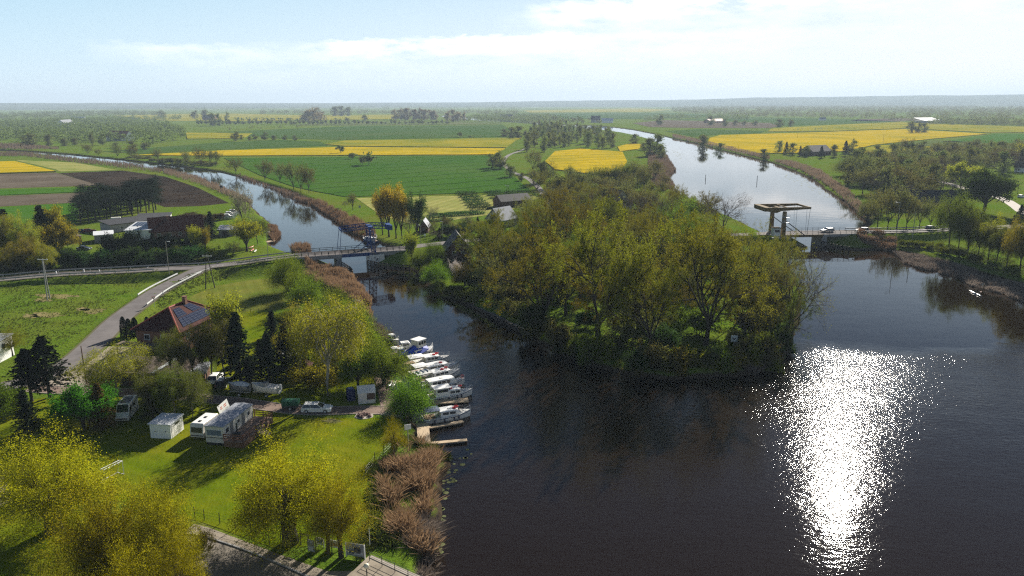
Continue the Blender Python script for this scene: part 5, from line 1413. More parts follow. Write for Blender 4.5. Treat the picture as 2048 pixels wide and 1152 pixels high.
# far hedgerows
for i, (poly, n, h0, h1, wd_, lf) in enumerate([
    ([(460,262),(700,250),(705,248.5),(460,259)], 24, 3, 6, 1.6, L_FAR), ([(640,283),(690,280),(1046,274),(1046,272.8),(690,278)], 26, 2, 4, 1.8, L_FAR),
    ([(900,243),(1120,241),(1120,238),(900,239.5)], 60, 6, 12, 1.6, L_FAR), ([(1390,262),(1530,262),(1810,257),(1810,255.6),(1530,260)], 22, 2, 4, 1.8, L_FAR),
    ([(1460,233),(1780,236),(1780,233),(1460,230)], 90, 7, 12, 1.8, L_FAR), ([(1860,249),(2080,254),(2080,249),(1880,244)], 120, 8, 14, 1.6, L_FAR),
    ([(-60,262),(0,254),(360,240),(360,236),(0,246)], 160, 8, 14, 1.8, L_FAR), ([(520,229),(800,228),(1040,230),(1040,226),(800,225),(520,226)], 170, 10, 18, 2.2, L_FAR), ([(1260,246),(1340,238),(1500,240),(1490,236),(1330,234)], 110, 8, 14, 1.6, L_FAR)]):
    woodland('far_hedgerow', poly, n, h0, h1, 60 + i, lf, wd_)

# ---------------------------------------------------------------- boats
BLUE_C = M('royal_blue_tarpaulin', (.012, .06, .42), .6, .2, 2)
NAVY_C = M('dark_blue_awning', (.02, .05, .12), .7, .2, 2)
HULL_DECK = M('pale_deck', (.68, .67, .63), .6, .1, 2)
FENDER = M('navy_fender', (.02, .025, .06), .5, .1, 2)
TEAK = M('teak_floor', (.26, .16, .09), .7, .25, 3)

def hull_rings(L, B, n=11):
    rings = []; tops = []
    for i in range(n):
        t = i / (n - 1); b = B / 2 * (.90 + .10 * min(1, t / .3)) * max(.02, 1 - max(0, (t - .5) / .5) ** 2.3)
        s = .82 + .42 * t * t; x = L * (t if t < 1 else 1.0)
        fl = .93 - .35 * max(0, t - .6); xb = x - .10 * L * max(0, t - .8) * 2.5
        rings.append([(x, b, s), (x - (x - xb) * .3, b * fl, .25), (xb, b * fl * .72, -.25), (xb, 0, -.42), (xb, -b * fl * .72, -.25), (x - (x - xb) * .3, -b * fl, .25), (x, -b, s)])
        tops.append((x, b, s))
    return rings, tops

def cruiser(label, stern, bow, name='river_cruiser', group='river cruisers moored side by side', cabin=(.30, .76), awn=None, awn_span=(.03, .28), wheel=False, rings=(.5,), long_roof=False, hullmat=None, B=None, L=None, z=0.0, stripe=True, cat='boat', windows=2, red_bow=False, holes=False):
    a, b = P(*stern, z), P(*bow, z); rz, Lp = frame_between(a, b); L = L or Lp; B = B or min(3.0, L * .345)
    t = thing(name, label, cat, a, rz, group)
    rg, tops = hull_rings(L, B)
    m = MB(); m.loft(rg, closed=False, cap=False); k = len(rg[0]); m.f.append(tuple(range(k))); m.build('hull', hullmat or OFFWHITE, t, True)
    if stripe:
        for s in (1, -1):
            m = MB(); m.path([(x, s * (bb + .015), zz - .16) for x, bb, zz in tops], .05, 5); m.build('rubbing_strake', NAVY_C, t)
    out = [(x, bb - .01, zz - .06) for x, bb, zz in tops]; pl = out + [(x, -bb, zz) for x, bb, zz in out[::-1]]
    m = MB(); m.prism([(p[0], p[1]) for p in pl], [p[2] - .05 for p in pl], [p[2] for p in pl]); m.build('deck', HULL_DECK, t)
    m = MB(); m.box((L * .14, 0, .80), (L * .22, B * .66, .12)); m.build('cockpit_floor', TEAK, t)
    c0, c1 = cabin[0] * L, cabin[1] * L; w = B * .37; zt = 1.72 if not long_roof else 1.85
    z0 = .7
    cab = MB(); cab.loft([[(c0, -w, z0), (c0, w, z0), (c0 + .05, w * .92, zt), (c0 + .05, -w * .92, zt)], [(c0 + (c1 - c0) * .6, -w, z0), (c0 + (c1 - c0) * .6, w, z0), (c0 + (c1 - c0) * .6, w * .92, zt), (c0 + (c1 - c0) * .6, -w * .92, zt)],
        [(c1, -w * .72, z0 + .2), (c1, w * .72, z0 + .2), (c1 - .75, w * .66, zt - .08), (c1 - .75, -w * .66, zt - .08)]])
    co = cab.build('cabin', OFFWHITE, t)
    r = MB(); r.loft([[(c0 - .15, -w - .04, zt), (c0 - .15, w + .04, zt), (c0 - .15, w - .1, zt + .1), (c0 - .15, -w + .1, zt + .1)], [(c0 + (c1 - c0) * .6, -w - .04, zt + .01), (c0 + (c1 - c0) * .6, w + .04, zt + .01), (c0 + (c1 - c0) * .6, w - .1, zt + .13), (c0 + (c1 - c0) * .6, -w + .1, zt + .13)],
        [(c1 - .7, -w * .7, zt - .06), (c1 - .7, w * .7, zt - .06), (c1 - .75, w * .62, zt + .02), (c1 - .75, -w * .62, zt + .02)]]); ro = r.build('cabin_roof', WHITE, t)
    m = MB(); m.box((c0 + (c1 - c0) * .45, 0, zt + .15), (.6, .5, .05)); m.build('roof_hatch', OFFWHITE, ro)
    for s in (1, -1):
        for q in range(windows):
            u0 = .10 + q * (.62 / windows); u1 = u0 + .52 / windows
            xa, xb_ = c0 + (c1 - c0) * u0, c0 + (c1 - c0) * u1
            m = MB(); yy = lambda zz: s * (w * (1 - .08 * (zz - z0) / (zt - z0)) + .012)
            za, zb = z0 + .48, zt - .14
            m.add([(xa, yy(za), za), (xb_, yy(za), za), (xb_, yy(zb), zb), (xa, yy(zb), zb), (xa, yy(za) - s * .03, za), (xb_, yy(za) - s * .03, za), (xb_, yy(zb) - s * .03, zb), (xa, yy(zb) - s * .03, zb)], [(0, 1, 2, 3), (7, 6, 5, 4), (0, 4, 5, 1), (2, 6, 7, 3), (1, 5, 6, 2), (3, 7, 4, 0)]); m.build('window', DGLASS, co)
    m = MB(); m.add([(c1 - .10 + .02, -w * .62, z0 + .36), (c1 - .10 + .02, w * .62, z0 + .36), (c1 - .62 + .02, w * .6, zt - .16), (c1 - .62 + .02, -w * .6, zt - .16)], [(0, 1, 2, 3)]); m.f.append((3, 2, 1, 0)) if False else None; m.build('windscreen', DGLASS, co)
    if wheel:
        x0, x1 = L * .12, c0 + .35; zz = 2.25
        m = MB(); m.loft([[(x0, -w, .75), (x0, w, .75), (x0 + .1, w * .9, zz), (x0 + .1, -w * .9, zz)], [(x1, -w, .75), (x1, w, .75), (x1 - .4, w * .9, zz), (x1 - .4, -w * .9, zz)]]); wh = m.build('wheelhouse', OFFWHITE, t)
        m = MB(); m.box(((x0 + x1) / 2 - .1, 0, zz + .06), (x1 - x0 + .3, w * 2.05, .1)); m.build('roof', WHITE, wh)
        for s in (1, -1):
            m = MB(); m.box(((x0 + x1) / 2 - .05, s * w * .965, 1.85), ((x1 - x0) * .7, .06, .48)); m.build('window', DGLASS, wh)
        m = MB(); m.box((x1 - .20, 0, 1.85), (.14, w * 1.5, .45)); m.build('windscreen', DGLASS, wh)
    if awn:
        x0, x1 = awn_span[0] * L, awn_span[1] * L; zz = 2.15
        m = MB()
        N = 5; rgs = []
        for i in range(N + 1):
            x = x0 + (x1 - x0) * i / N; cr = .10 * math.sin(math.pi * i / N)
            rgs.append([(x, -w - .1, zz - .05), (x, -w * .5, zz + .05 + cr), (x, w * .5, zz + .05 + cr), (x, w + .1, zz - .05), (x, w * .5, zz + cr), (x, -w * .5, zz + cr)])
        m.loft(rgs); ao = m.build('awning', awn, t)
        for x in (x0 + .1, x1 - .1):
            for s in (1, -1):
                m = MB(); m.tube((x, s * w, .85), (x, s * w, zz - .03), .025, n=4); m.build('awning_post', GALV, t)
        if holes:
            for q in range(3):
                m = MB(); m.box((x0 + (x1 - x0) * (.2 + .3 * q), 0, zz + .16), (.35, w * 1.2, .02)); m.build('skylight', DGLASS, ao)
    # bow rail
    fw = [(x, bb, zz) for x, bb, zz in tops if x > .66 * L]; m = MB()
    line = [(x - .08, bb * .9, zz + .62) for x, bb, zz in fw] + [(x - .08, -bb * .9, zz + .62) for x, bb, zz in fw[::-1]]
    m.path(line, .028, 5); m.path([(p[0], p[1], p[2] - .3) for p in line], .02, 4)
    for p in line[::2] + [line[-1]]: m.tube((p[0], p[1], p[2] - .64), p, .024, n=4)
    m.build('bow_rail', GALV, t)
    for q, u in enumerate(rings):
        m = MB(); m.torus((c0 + (c1 - c0) * u, .25 if q % 2 else -.2, zt + .2), .27, .09, 'z', 12, 6); m.build('lifebuoy', RED, t)
    if red_bow:
        m = MB(); m.torus((L * .93, 0, 1.55), .25, .10, 'y', 12, 6); m.build('lifebuoy', RED, t)
    for u in (.2, .4, .6, .75):
        for s in (-1,):
            i = min(int(u * 10), 9); x, bb, zz = tops[i]
            m = MB(); m.tube((x, s * (bb + .13), zz - .2), (x, s * (bb + .13), zz - .75), .12, .1, 8); m.build('fender', FENDER, t)
    return t, L, B

cruiser('white cruiser with dark blue awning, nearest of the row beside the long jetty', (846, 845), (942, 831), awn=NAVY_C, awn_span=(.02, .33), cabin=(.34, .80), rings=(.66, .78), windows=2)
cruiser('white cruiser with tall wheelhouse on the far side of the long jetty', (858, 802), (945, 789), wheel=True, cabin=(.42, .80), rings=(.15, .8), windows=2)
cruiser('white cruiser with one long flat roof and red ring at its bow', (848, 783), (930, 767), cabin=(.10, .80), long_roof=True, rings=(), red_bow=True, windows=4)
cruiser('white cruiser whose aft awning carries dark skylights', (832, 769), (921, 748), awn=OFFWHITE, awn_span=(-.02, .3), holes=True, cabin=(.34, .80), rings=(.5, .75), windows=3)
cruiser('white cruiser with plain white awning and wheelhouse further down the row', (822, 755), (918, 735), awn=WHITE, awn_span=(.04, .30), cabin=(.30, .80), rings=(.6,), windows=2)
cruiser('white cruiser with red ring on its roof beside the blue-tarped boat', (806, 737), (900, 721), awn=WHITE, awn_span=(.10, .42), cabin=(.44, .82), rings=(.55, .75), windows=3)
t, L, B = cruiser('boat under a bright blue tarpaulin with raised white wheelhouse', (806, 724), (850, 708), cabin=(.30, .62), L=8.6, wheel=False, rings=(), windows=1)
m = MB(); m.loft([[(L * .02, -1.35, 1.0), (L * .02, 1.35, 1.0), (L * .02, .3, 1.4), (L * .02, -.3, 1.4)], [(L * .38, -1.5, 1.0), (L * .38, 1.5, 1.0), (L * .38, .3, 2.6), (L * .38, -.3, 2.6)], [(L * .74, -1.15, 1.25), (L * .74, 1.15, 1.25), (L * .74, .2, 2.0), (L * .74, -.2, 2.0)]]); m.build('tarpaulin', BLUE_C, t)
m = MB(); m.box((L * .52, 0, 2.9), (2.3, 2.2, 1.4), taper=.9); wh = m.build('wheelhouse', OFFWHITE, t)
m = MB(); m.box((L * .52, 0, 3.66), (2.5, 2.2, .12)); m.build('roof', WHITE, wh)
for s in (-1, 1):
    for q in (-.7, 0, .7):
        m = MB(); m.box((L * .52 + q, s * 1.06, 3.05), (.5, .06, .6)); m.build('window', DGLASS, wh)
cruiser('small white cabin boat tucked behind the blue-tarped boat', (786, 703), (822, 699), name='cabin_boat', group='small boats by the bank', cabin=(.3, .7), L=6, rings=(), windows=1)
cruiser('open white motorboat with pale cover between bank and blue tarpaulin', (783, 716), (812, 711), name='motorboat', group='small boats by the bank', cabin=(.28, .62), L=5.2, rings=(), windows=1, awn=OFFWHITE, awn_span=(.0, .25))
cruiser('little white boat alone by the bank upstream of the moored row', (772, 680), (792, 688), name='motorboat', group='small boats by the bank', cabin=(.35, .7), L=5, rings=(), windows=1)
cruiser('dark-hulled houseboat with white roof moored beyond the blue drawbridge', (752, 487), (716, 478), name='houseboat', group='boats beyond the blue drawbridge', cabin=(.15, .8), L=9, long_roof=True, hullmat=NAVY_C, rings=(), windows=3)
cruiser('small white boat on the bank beside the dark-hulled houseboat', (748, 476), (757, 486), name='motorboat', group='boats beyond the blue drawbridge', cabin=(.35, .7), L=5, rings=(), windows=1, z=.3)
for (s, b, lb) in (((440, 437), (468, 435), 'white motorboat laid up nearest on the grass by the canal'), ((444, 432), (474, 430), 'white motorboat laid up in the middle of three on the grass'), ((452, 427), (480, 426.5), 'white motorboat laid up farthest back on the grass by the canal')):
    cruiser(lb, s, b, name='motorboat', group='white boats laid up on the grass', cabin=(.3, .7), L=6.5, z=1.75, rings=(), windows=1)

# jetties
def plank_deck(label, p0, p1, w, z=.55, name='jetty', group=None, t_=.16, posts=True):
    a, b = P(*p0, z), P(*p1, z); rz, L = frame_between(a, b)
    t = thing(name, label, 'jetty', a, rz, group)
    m = MB(); m.box((L / 2, 0, -t_ / 2), (L, w, t_)); m.build('deck', WOOD_P, t)
    if posts:
        k = max(2, int(L / 3))
        for i in range(k + 1):
            for s in (-1, 1):
                m = MB(); m.tube((.1 + (L - .2) * i / k, s * (w / 2 - .12), -2.2), (.1 + (L - .2) * i / k, s * (w / 2 - .12), -t_ - .01), .09, n=6); m.build('pile', WOOD_D, t)
    return t
plank_deck('long pale timber jetty between the two nearest cruisers', (793, 809), (937, 799), 1.7)
plank_deck('thin finger jetty under the blue-awning cruiser', (850, 856), (926, 842), .8, .4)
plank_deck('thin finger jetty nearest the viewer, clear of boats', (860, 886), (934, 879), .8, .4)
plank_deck('broad landing stage leading to the nearest finger jetty', (845, 846), (849, 890), 1.9, .7)
plank_deck('short plank landing behind the leaning willow', (775, 763), (803, 762), 1.2, 1.1)
plank_deck('small floating landing in the left canal by the kayaks', (531, 484), (547, 481), 2.6, .6)

# ---------------------------------------------------------------- vehicles
def wheel(m_t, m_r, par, x, y, r=.32, w=.2):
    m = MB(); m.tube((x, y - w / 2, r), (x, y + w / 2, r), r, n=14); wo = m.build('wheel', m_t, par)
    s = 1 if y > 0 else -1
    m = MB(); m.tube((x, y + s * (w / 2), r), (x, y + s * (w / 2 + .02), r), r * .62, n=10); m.build('rim', m_r, wo)

LAMP_C = M('headlight_glass', (.75, .76, .78), .15, .03)
TAIL_C = M('tail_light', (.35, .01, .01), .25, .05)
def car(label, p0, p1, kind='estate', paint=None, name='parked_car', z=None, L=4.7, group=None, rack=False, at=None):
    a = on_ground(*p0) if z is None else P(*p0, z); b = on_ground(*p1) if z is None else P(*p1, z)
    rz, _ = frame_between(a, b); c = (a + b) / 2
    t = thing(name, label, 'car', c, rz, group)
    W_ = .90; H = 1.48 if kind != 'suv' else 1.65; h = L / 2
    low = [(-h, .35), (-h + .02, .75), (-h + .12, .95), (h - 1.25, .93), (h - .35, .78), (h - .03, .62), (h, .38), (h - .1, .24), (-h + .1, .24)]
    m = MB(); n = len(low)
    rings = []
    for y, k in ((-W_, .93), (-W_ * .97, 1.0), (W_ * .97, 1.0), (W_, .93)):
        rings.append([(x * (1 if k == 1 else .985), y, .24 + (zz - .24) * k) for x, zz in low])
    m.loft(rings); m.build('body', paint or WHITE, t, False)
    rear = -h + (.10 if kind in ('estate', 'suv', 'hatch') else .75)
    g = MB(); top0 = rear + (.38 if kind != 'saloon' else .55); top1 = h - 2.25
    zb, zt = .90, H - .06
    g.loft([[(rear, -.84, zb), (h - 1.3, -.84, zb), (top1, -.66, zt), (top0, -.66, zt)], [(rear, .84, zb), (h - 1.3, .84, zb), (top1, .66, zt), (top0, .66, zt)]]); gl = g.build('glazing', DGLASS, t)
    m = MB(); m.loft([[(top0 - .06, -.69, zt), (top1 + .06, -.69, zt), (top1 - .05, -.62, H), (top0 + .05, -.62, H)], [(top0 - .06, .69, zt), (top1 + .06, .69, zt), (top1 - .05, .62, H), (top0 + .05, .62, H)]]); m.build('roof', paint or WHITE, t)
    for s in (-1, 1):
        m = MB()
        for (xa, xb_) in ((rear + .03, top0 - .02), (h - 1.33, top1 + .02), ((rear + h) / 2 - .75, (top0 + top1) / 2 - .2)):
            m.tube((xa, s * .845, zb), (xb_, s * .67, zt), .04, n=4)
        m.build('pillar', paint or WHITE, gl)
        m = MB(); m.box((h - 1.55, s * (W_ + .08), 1.0), (.16, .2, .13)); m.build('mirror', paint or WHITE, t)
        m = MB(); m.box((h - .10, s * .62, .66), (.24, .38, .13)); m.build('headlight', LAMP_C, t)
        m = MB(); m.box((-h + .05, s * .70, .80), (.14, .26, .16)); m.build('tail_light', TAIL_C, t)
        for x in (-h + .85, h - .95): wheel(BLACK, GALV, t, x, s * (W_ - .08), .33, .22)
    m = MB(); m.box((h - .005, 0, .46), (.05, 1.0, .18)); m.build('grille', BLACK, t)
    return t
SILVER = M('silver_paint', (.42, .43, .44), .3, .05, 1, metal=.5)
BLACKCAR = M('black_car_paint', (.012, .013, .016), .2, .1, 1, spec=.6)
GREYCAR = M('dark_grey_car_paint', (.05, .055, .06), .25, .1, 1, spec=.6)
REDCAR = M('dark_red_car_paint', (.16, .015, .012), .25, .1, 1, spec=.6)
car('white estate car parked on the pinkish driveway behind the green trailer', (606, 823), (663, 822.5), 'estate', WHITE, L=4.85)
car('pale silver car crossing the yellow drawbridge', (1664, 463.5), (1644, 464), 'estate', SILVER, 'moving_car', 4.52)
car('dark car with shiny windscreen just off the yellow drawbridge', (1735, 463), (1712, 463.4), 'hatch', GREYCAR, 'moving_car', 4.42)
car('black car on the embankment road behind the hanging birches', (1852, 460.4), (1876, 459.8), 'suv', BLACKCAR, 'moving_car', 4.05)
car('white car parked at the right edge beside the gravel lane', (2033, 396), (2052, 394), 'hatch', WHITE)
car('dark car standing on the sunny farm yard', (162, 500), (175, 500), 'saloon', GREYCAR)
car('dark car in shade left of the barn, nearest the maple', (160, 466), (170, 465), 'hatch', BLACKCAR)
car('dark red car in the shade beside the barn', (174, 465), (184, 464), 'estate', REDCAR)
car('white car in the shade of the trees beside the carport roof edge', (424, 772), (440, 752), 'suv', WHITE)
car('silver car half hidden beside the white one in the carport shade', (440, 779), (455, 762), 'estate', GREYCAR)

def van(label, p0, p1, L=5.6, name='campervan', solar=True, z=None):
    a = on_ground(*p0); b = on_ground(*p1); rz, _ = frame_between(a, b); c = (a + b) / 2
    t = thing(name, label, 'van', c, rz); h = L / 2
    pr = [(-h, .35), (-h, 2.35), (-h + .15, 2.5), (h - 1.55, 2.5), (h - .75, 1.35), (h - .1, 1.05), (h, .5), (h - .1, .3), (-h + .1, .3)]
    m = MB(); m.loft([[(x, -.97, z_) for x, z_ in pr], [(x, .97, z_) for x, z_ in pr]]); m.build('body', OFFWHITE, t)
    m = MB(); m.add([(h - .80, -.84, 1.46), (h - .80, .84, 1.46), (h - 1.47, .8, 2.44), (h - 1.47, -.8, 2.44)], [(0, 1, 2, 3)]); 
    for i in range(4): x, y, z_ = m.v[i]; m.v[i] = (x + .03, y, z_ + .02)
    m.build('windscreen', DGLASS, t)
    for s in (-1, 1):
        m = MB(); m.box((h - 1.7, s * .98, 1.75), (.8, .04, .6)); m.build('side_window', DGLASS, t)
        m = MB(); m.box((-.6, s * .98, 1.8), (1.1, .04, .5)); m.build('side_window', DGLASS, t)
        m = MB(); m.box((h - .1, s * .75, .9), (.16, .3, .2)); m.build('headlight', LAMP_C, t)
        m = MB(); m.box((h - 1.15, s * 1.12, 1.5), (.12, .2, .3)); m.build('mirror', BLACK, t)
        for x in (-h + 1.1, h - 1.0): wheel(BLACK, GALV, t, x, s * .88, .34, .22)
    m = MB(); m.box((h - .02, 0, .62), (.08, 1.7, .22)); m.build('bumper', BLACK, t)
    if solar:
        m = MB(); m.box((-.75, 0, 2.57), (2.6, 1.35, .05)); m.build('solar_panel', SOLAR, t)
    return t
van('pale campervan with dark roof panels parked in the birch shade', (266, 818), (244, 846), 5.6)
van('white van parked behind the flat-roofed barn in the farmyard', (237, 446), (221, 447), 5.2, 'parked_van', False)

def box_trailer():
    a, b = P(566, 818), P(598, 817); rz, L = frame_between(a, b); L = 2.6
    t = thing('trailer', 'small trailer under a dark green tarpaulin behind the white estate car', 'trailer', a, rz)
    m = MB(); m.box((L / 2, 0, .65), (L, 1.5, .5)); m.build('body', GREYCAR, t)
    m = MB(); m.loft([[(-.04, -.79, .8), (-.04, .79, .8), (-.04, .74, 1.55), (-.04, .3, 1.72), (-.04, -.3, 1.72), (-.04, -.74, 1.55)], [(L + .04, -.79, .8), (L + .04, .79, .8), (L + .04, .74, 1.5), (L + .04, .3, 1.66), (L + .04, -.3, 1.66), (L + .04, -.74, 1.5)]]); m.build('tarpaulin', M('green_tarpaulin', (.006, .085, .045), .5, .3, 3), t)
    m = MB(); m.tube((L, .3, .5), (L + 1.2, 0, .5), .04, n=5); m.tube((L, -.3, .5), (L + 1.2, 0, .5), .04, n=5); m.build('drawbar', GALV, t)
    for s in (-1, 1): wheel(BLACK, GALV, t, L / 2, s * .82, .3, .18)
box_trailer()

def boat_trailer(label, p0, p1, cover):
    a, b = P(*p0), P(*p1); rz, L = frame_between(a, b)
    t = thing('boat_trailer', 'galvanised trailer beneath ' + label, 'trailer', a, rz, 'boat trailers in the shade')
    m = MB(); m.box((L * .5, 0, .45), (L * .95, .12, .1)); m.box((L * .4, 0, .42), (.1, 1.7, .1)); m.build('frame', GALV, t)
    for s in (-1, 1): wheel(BLACK, GALV, t, L * .4, s * .9, .3, .18)
    a2 = a.copy(); a2.z += .95
    q = thing('motorboat', label, 'boat', a2, rz, 'boats on trailers in the shade')
    rg, tops = hull_rings(L, L * .36); m = MB(); m.loft(rg, closed=False, cap=False); m.f.append(tuple(range(7))); m.build('hull', OFFWHITE if not cover else SILVER, q, True)
    pl = [(x, bb, zz) for x, bb, zz in tops] + [(x, -bb, zz) for x, bb, zz in tops[::-1]]
    if cover:
        n = len(tops); rings = [[(x, bb * 1.03, zz + .02), (x, bb * .4, zz + .55 * math.sin(math.pi * min(.95, .15 + i / n)) ), (x, -bb * .4, zz + .55 * math.sin(math.pi * min(.95, .15 + i / n))), (x, -bb * 1.03, zz + .02)] for i, (x, bb, zz) in enumerate(tops)]
        m = MB(); m.loft(rings); m.build('cover', M('pale_blue_cover', (.50, .55, .60), .6, .1, 2), q)
    else:
        m = MB(); m.prism([(p[0], p[1]) for p in pl], [p[2] - .12 for p in pl], [p[2] - .06 for p in pl]); m.build('deck', HULL_DECK, q)
        m = MB(); m.loft([[(L * .45, -.7, .9), (L * .45, .7, .9), (L * .45, .6, 1.4), (L * .45, -.6, 1.4)], [(L * .72, -.5, 1.0), (L * .72, .5, 1.0), (L * .60, .45, 1.4), (L * .60, -.45, 1.4)]]); m.build('cabin', SILVER, q)
        m = MB(); m.box((-.15, 0, .8), (.35, .4, .9)); m.build('outboard_motor', GALV, q)
boat_trailer('motorboat under a pale blue cover in the shade by the driveway', (500, 790), (459, 788), True)
boat_trailer('open white motorboat with outboard in the shade by the driveway', (561, 793), (505, 788), False)

# ---------------------------------------------------------------- white shed, caravan, static caravan with veranda
def oriented(label, name, cat, p0, p1, z=1.22):
    a, b = P(*p0, z), P(*p1, z); rz, L = frame_between(a, b); return thing(name, label, cat, a, rz), L
t, L = oriented('small white shed with flat overhanging roof on the lawn', 'garden_shed', 'shed', (302, 876), (343, 878)); D = 3.5
m = MB(); m.box((L / 2, D / 2, 1.1), (L, D, 2.2)); m.build('wall', WHITE, t)
m = MB(); m.slab([(-.18, -.2, 2.38), (L + .18, -.2, 2.38), (L + .18, D + .2, 2.5), (-.18, D + .2, 2.5)], .14); m.build('roof', ROOF_W, t)
m = MB(); m.box((L + .02, D * .55, 1.85), (.05, 1.3, .32)); m.build('window', DGLASS, t)
for u in (.25, .75):
    m = MB(); m.box((L * u, -.02, 1.15), (.22, .05, .1)); m.build('vent', DARKMETAL, t)
m = MB(); m.box((L + .015, D * .2, 1.0), (.04, .85, 1.9)); m.build('door', OFFWHITE, t)
CREAM = M('cream_caravan_shell', (.64, .61, .54), .4, .06, 2)
t, L = oriented('small touring caravan with white roof beside the static caravan', 'touring_caravan', 'caravan', (382, 879), (408, 881)); L = 2.15; D = 4.6
pr = [(.0, .45), (-.05, 1.2), (.12, 2.1), (.3, 2.45), (D - .3, 2.45), (D - .1, 2.1), (D, 1.2), (D - .1, .45)]
m = MB(); m.loft([[(0, y, z) for y, z in pr], [(L, y, z) for y, z in pr]]); m.build('body', CREAM, t)
m = MB(); m.loft([[(.06, .32, 2.452), (L - .06, .32, 2.452), (L - .15, .4, 2.54), (.15, .4, 2.54)], [(.06, D - .32, 2.452), (L - .06, D - .32, 2.452), (L - .15, D - .4, 2.54), (.15, D - .4, 2.54)]]); ro = m.build('roof', WHITE, t)
for y in (1.1, 2.6):
    m = MB(); m.box((L * .5, y, 2.58), (.42, .42, .08)); m.build('roof_hatch', DGLASS, ro)
m = MB(); m.add([(.2, -.07, 1.22), (L - .2, -.07, 1.22), (L - .2, .09, 1.98), (.2, .09, 1.98)], [(0, 1, 2, 3)]); 
m.v = [(x, y - .03, z) for x, y, z in m.v]; m.build('window', DGLASS, t)
for y in (1.0, 3.2):
    m = MB(); m.box((L + .015, y, 1.6), (.04, .9, .5)); m.build('window', DGLASS, t)
m = MB(); m.box((L / 2, -.02, .72), (L - .1, .1, .12)); m.build('stripe', DARKMETAL, t)
for s in (.08, L - .08): wheel(BLACK, GALV, t, s, D * .45, .3, .2)

t, L = oriented('long white static caravan with grey roof on the lawn', 'static_caravan', 'caravan', (413, 889), (451, 892)); L = 2.9; D = 8.6
m = MB(); m.box((L / 2, D / 2, 1.65), (L, D, 2.5)); m.build('body', CREAM, t)
m = MB(); m.loft([[(-.08, -.1, 2.9), (L + .08, -.1, 2.9), (L + .08, -.1, 3.0), (L * .5, -.1, 3.16), (-.08, -.1, 3.0)], [(-.08, D + .1, 2.9), (L + .08, D + .1, 2.9), (L + .08, D + .1, 3.0), (L * .5, D + .1, 3.16), (-.08, D + .1, 3.0)]]); ro = m.build('roof', ROOF_S, t)
for x, y in ((L * .8, 2.6), (L * .6, 5.8), (L * .5, 7.9)):
    m = MB(); m.tube((x, y, 3.05), (x, y, 3.5), .06, n=6); m.build('roof_vent', GALV, ro)
f = MB(); g = MB(); f.box((L / 2, -.03, 2.0), (L * .86, .06, .95)); g.box((L / 2, -.07, 2.0), (L * .8, .02, .85)); fo = f.build('window', WHITE, t); g.build('pane', M('curtained_glass', (.16, .20, .25), .2, .3, 3), fo)
m = MB(); m.box((L / 2, -.015, 1.2), (L + .02, .06, .08)); m.build('stripe', DARKMETAL, t)
for y, w_, h_, z_ in ((1.0, .9, .8, 2.1), (4.2, .7, .6, 2.15), (7.2, .7, .7, 2.15)):
    f = MB(); g = MB(); f.box((L + .03, y, z_), (.06, w_, h_)); g.box((L + .07, y, z_), (.02, w_ * .84, h_ * .84)); fo = f.build('window', WHITE, t); g.build('pane', DGLASS, fo)
for y in (2.3, 5.6):
    m = MB(); m.box((L + .03, y, 1.85), (.06, .75, 1.95)); m.build('door', M('grey_door', (.2, .2, .2), .6) if y == 2.3 else bpy.data.materials['grey_door'], t)
m = MB(); m.box((L / 2, D / 2, .2), (L - .1, D - .1, .4)); m.build('skirt', DARKMETAL, t)
# veranda
vr = thing('veranda', 'raised timber veranda with railings along the static caravan', 'veranda', t.location, t.rotation_euler[2])
x0, x1 = L + .1, L + 3.1; y0, y1 = -.2, D + .2; zd = .95
m = MB(); m.box(((x0 + x1) / 2, (y0 + y1) / 2, zd - .08), (x1 - x0, y1 - y0, .16)); m.build('deck', M('grey_brown_decking', (.22, .15, .11), .85, .3, 1.5, stretch=(0, 5, .4)), vr)
m = MB(); m.box((x1 + .05, (y0 + y1) / 2, .4), (.08, y1 - y0, .82)); m.box(((x0 + x1) / 2, y0 - .05, .4), (x1 - x0, .08, .8)); m.build('skirting_boards', WOOD_B, vr)
for a, b in (((x0, y0, zd), (x1, y0, zd)), ((x1, y0, zd), (x1, 3.6, zd)), ((x1, 5.2, zd), (x1, y1, zd)), ((x0, y1, zd), (x1, y1, zd))):
    m = MB(); a, b = Vector(a), Vector(b); k = max(2, int((b - a).length / 1.3))
    for h in (.35, .68, 1.0):
        d = (b - a); m.box(tuple((a + b) / 2 + Vector((0, 0, h))), (max(abs(d.x), .05), max(abs(d.y), .05), .12))
    for i in range(k + 1): m.box(tuple(a.lerp(b, i / k) + Vector((0, 0, .5))), (.11, .11, 1.05))
    m.build('railing', M('red_brown_rail', (.20, .085, .05), .8, .25, 2) if 'red_brown_rail' not in bpy.data.materials else bpy.data.materials['red_brown_rail'], vr)
m = MB()
for i in range(5): m.box((x1 + .3 + i * .3, 4.4, zd - .12 - i * .18), (.3, 1.3, .06))
for s in (3.75, 5.05): m.path([(x1 + .1, s, zd - .1), (x1 + 1.75, s, 0)], .07, 4)
st = m.build('stairs', WOOD_P, vr)
for s in (3.7, 5.1):
    m = MB(); m.path([(x1 + .1, s, zd + .95), (x1 + 1.7, s, .95), (x1 + 1.7, s, 0)], .05, 5); m.tube((x1 + .1, s, zd), (x1 + .1, s, zd + .95), .05, n=5); m.build('handrail', WOOD_D, st)
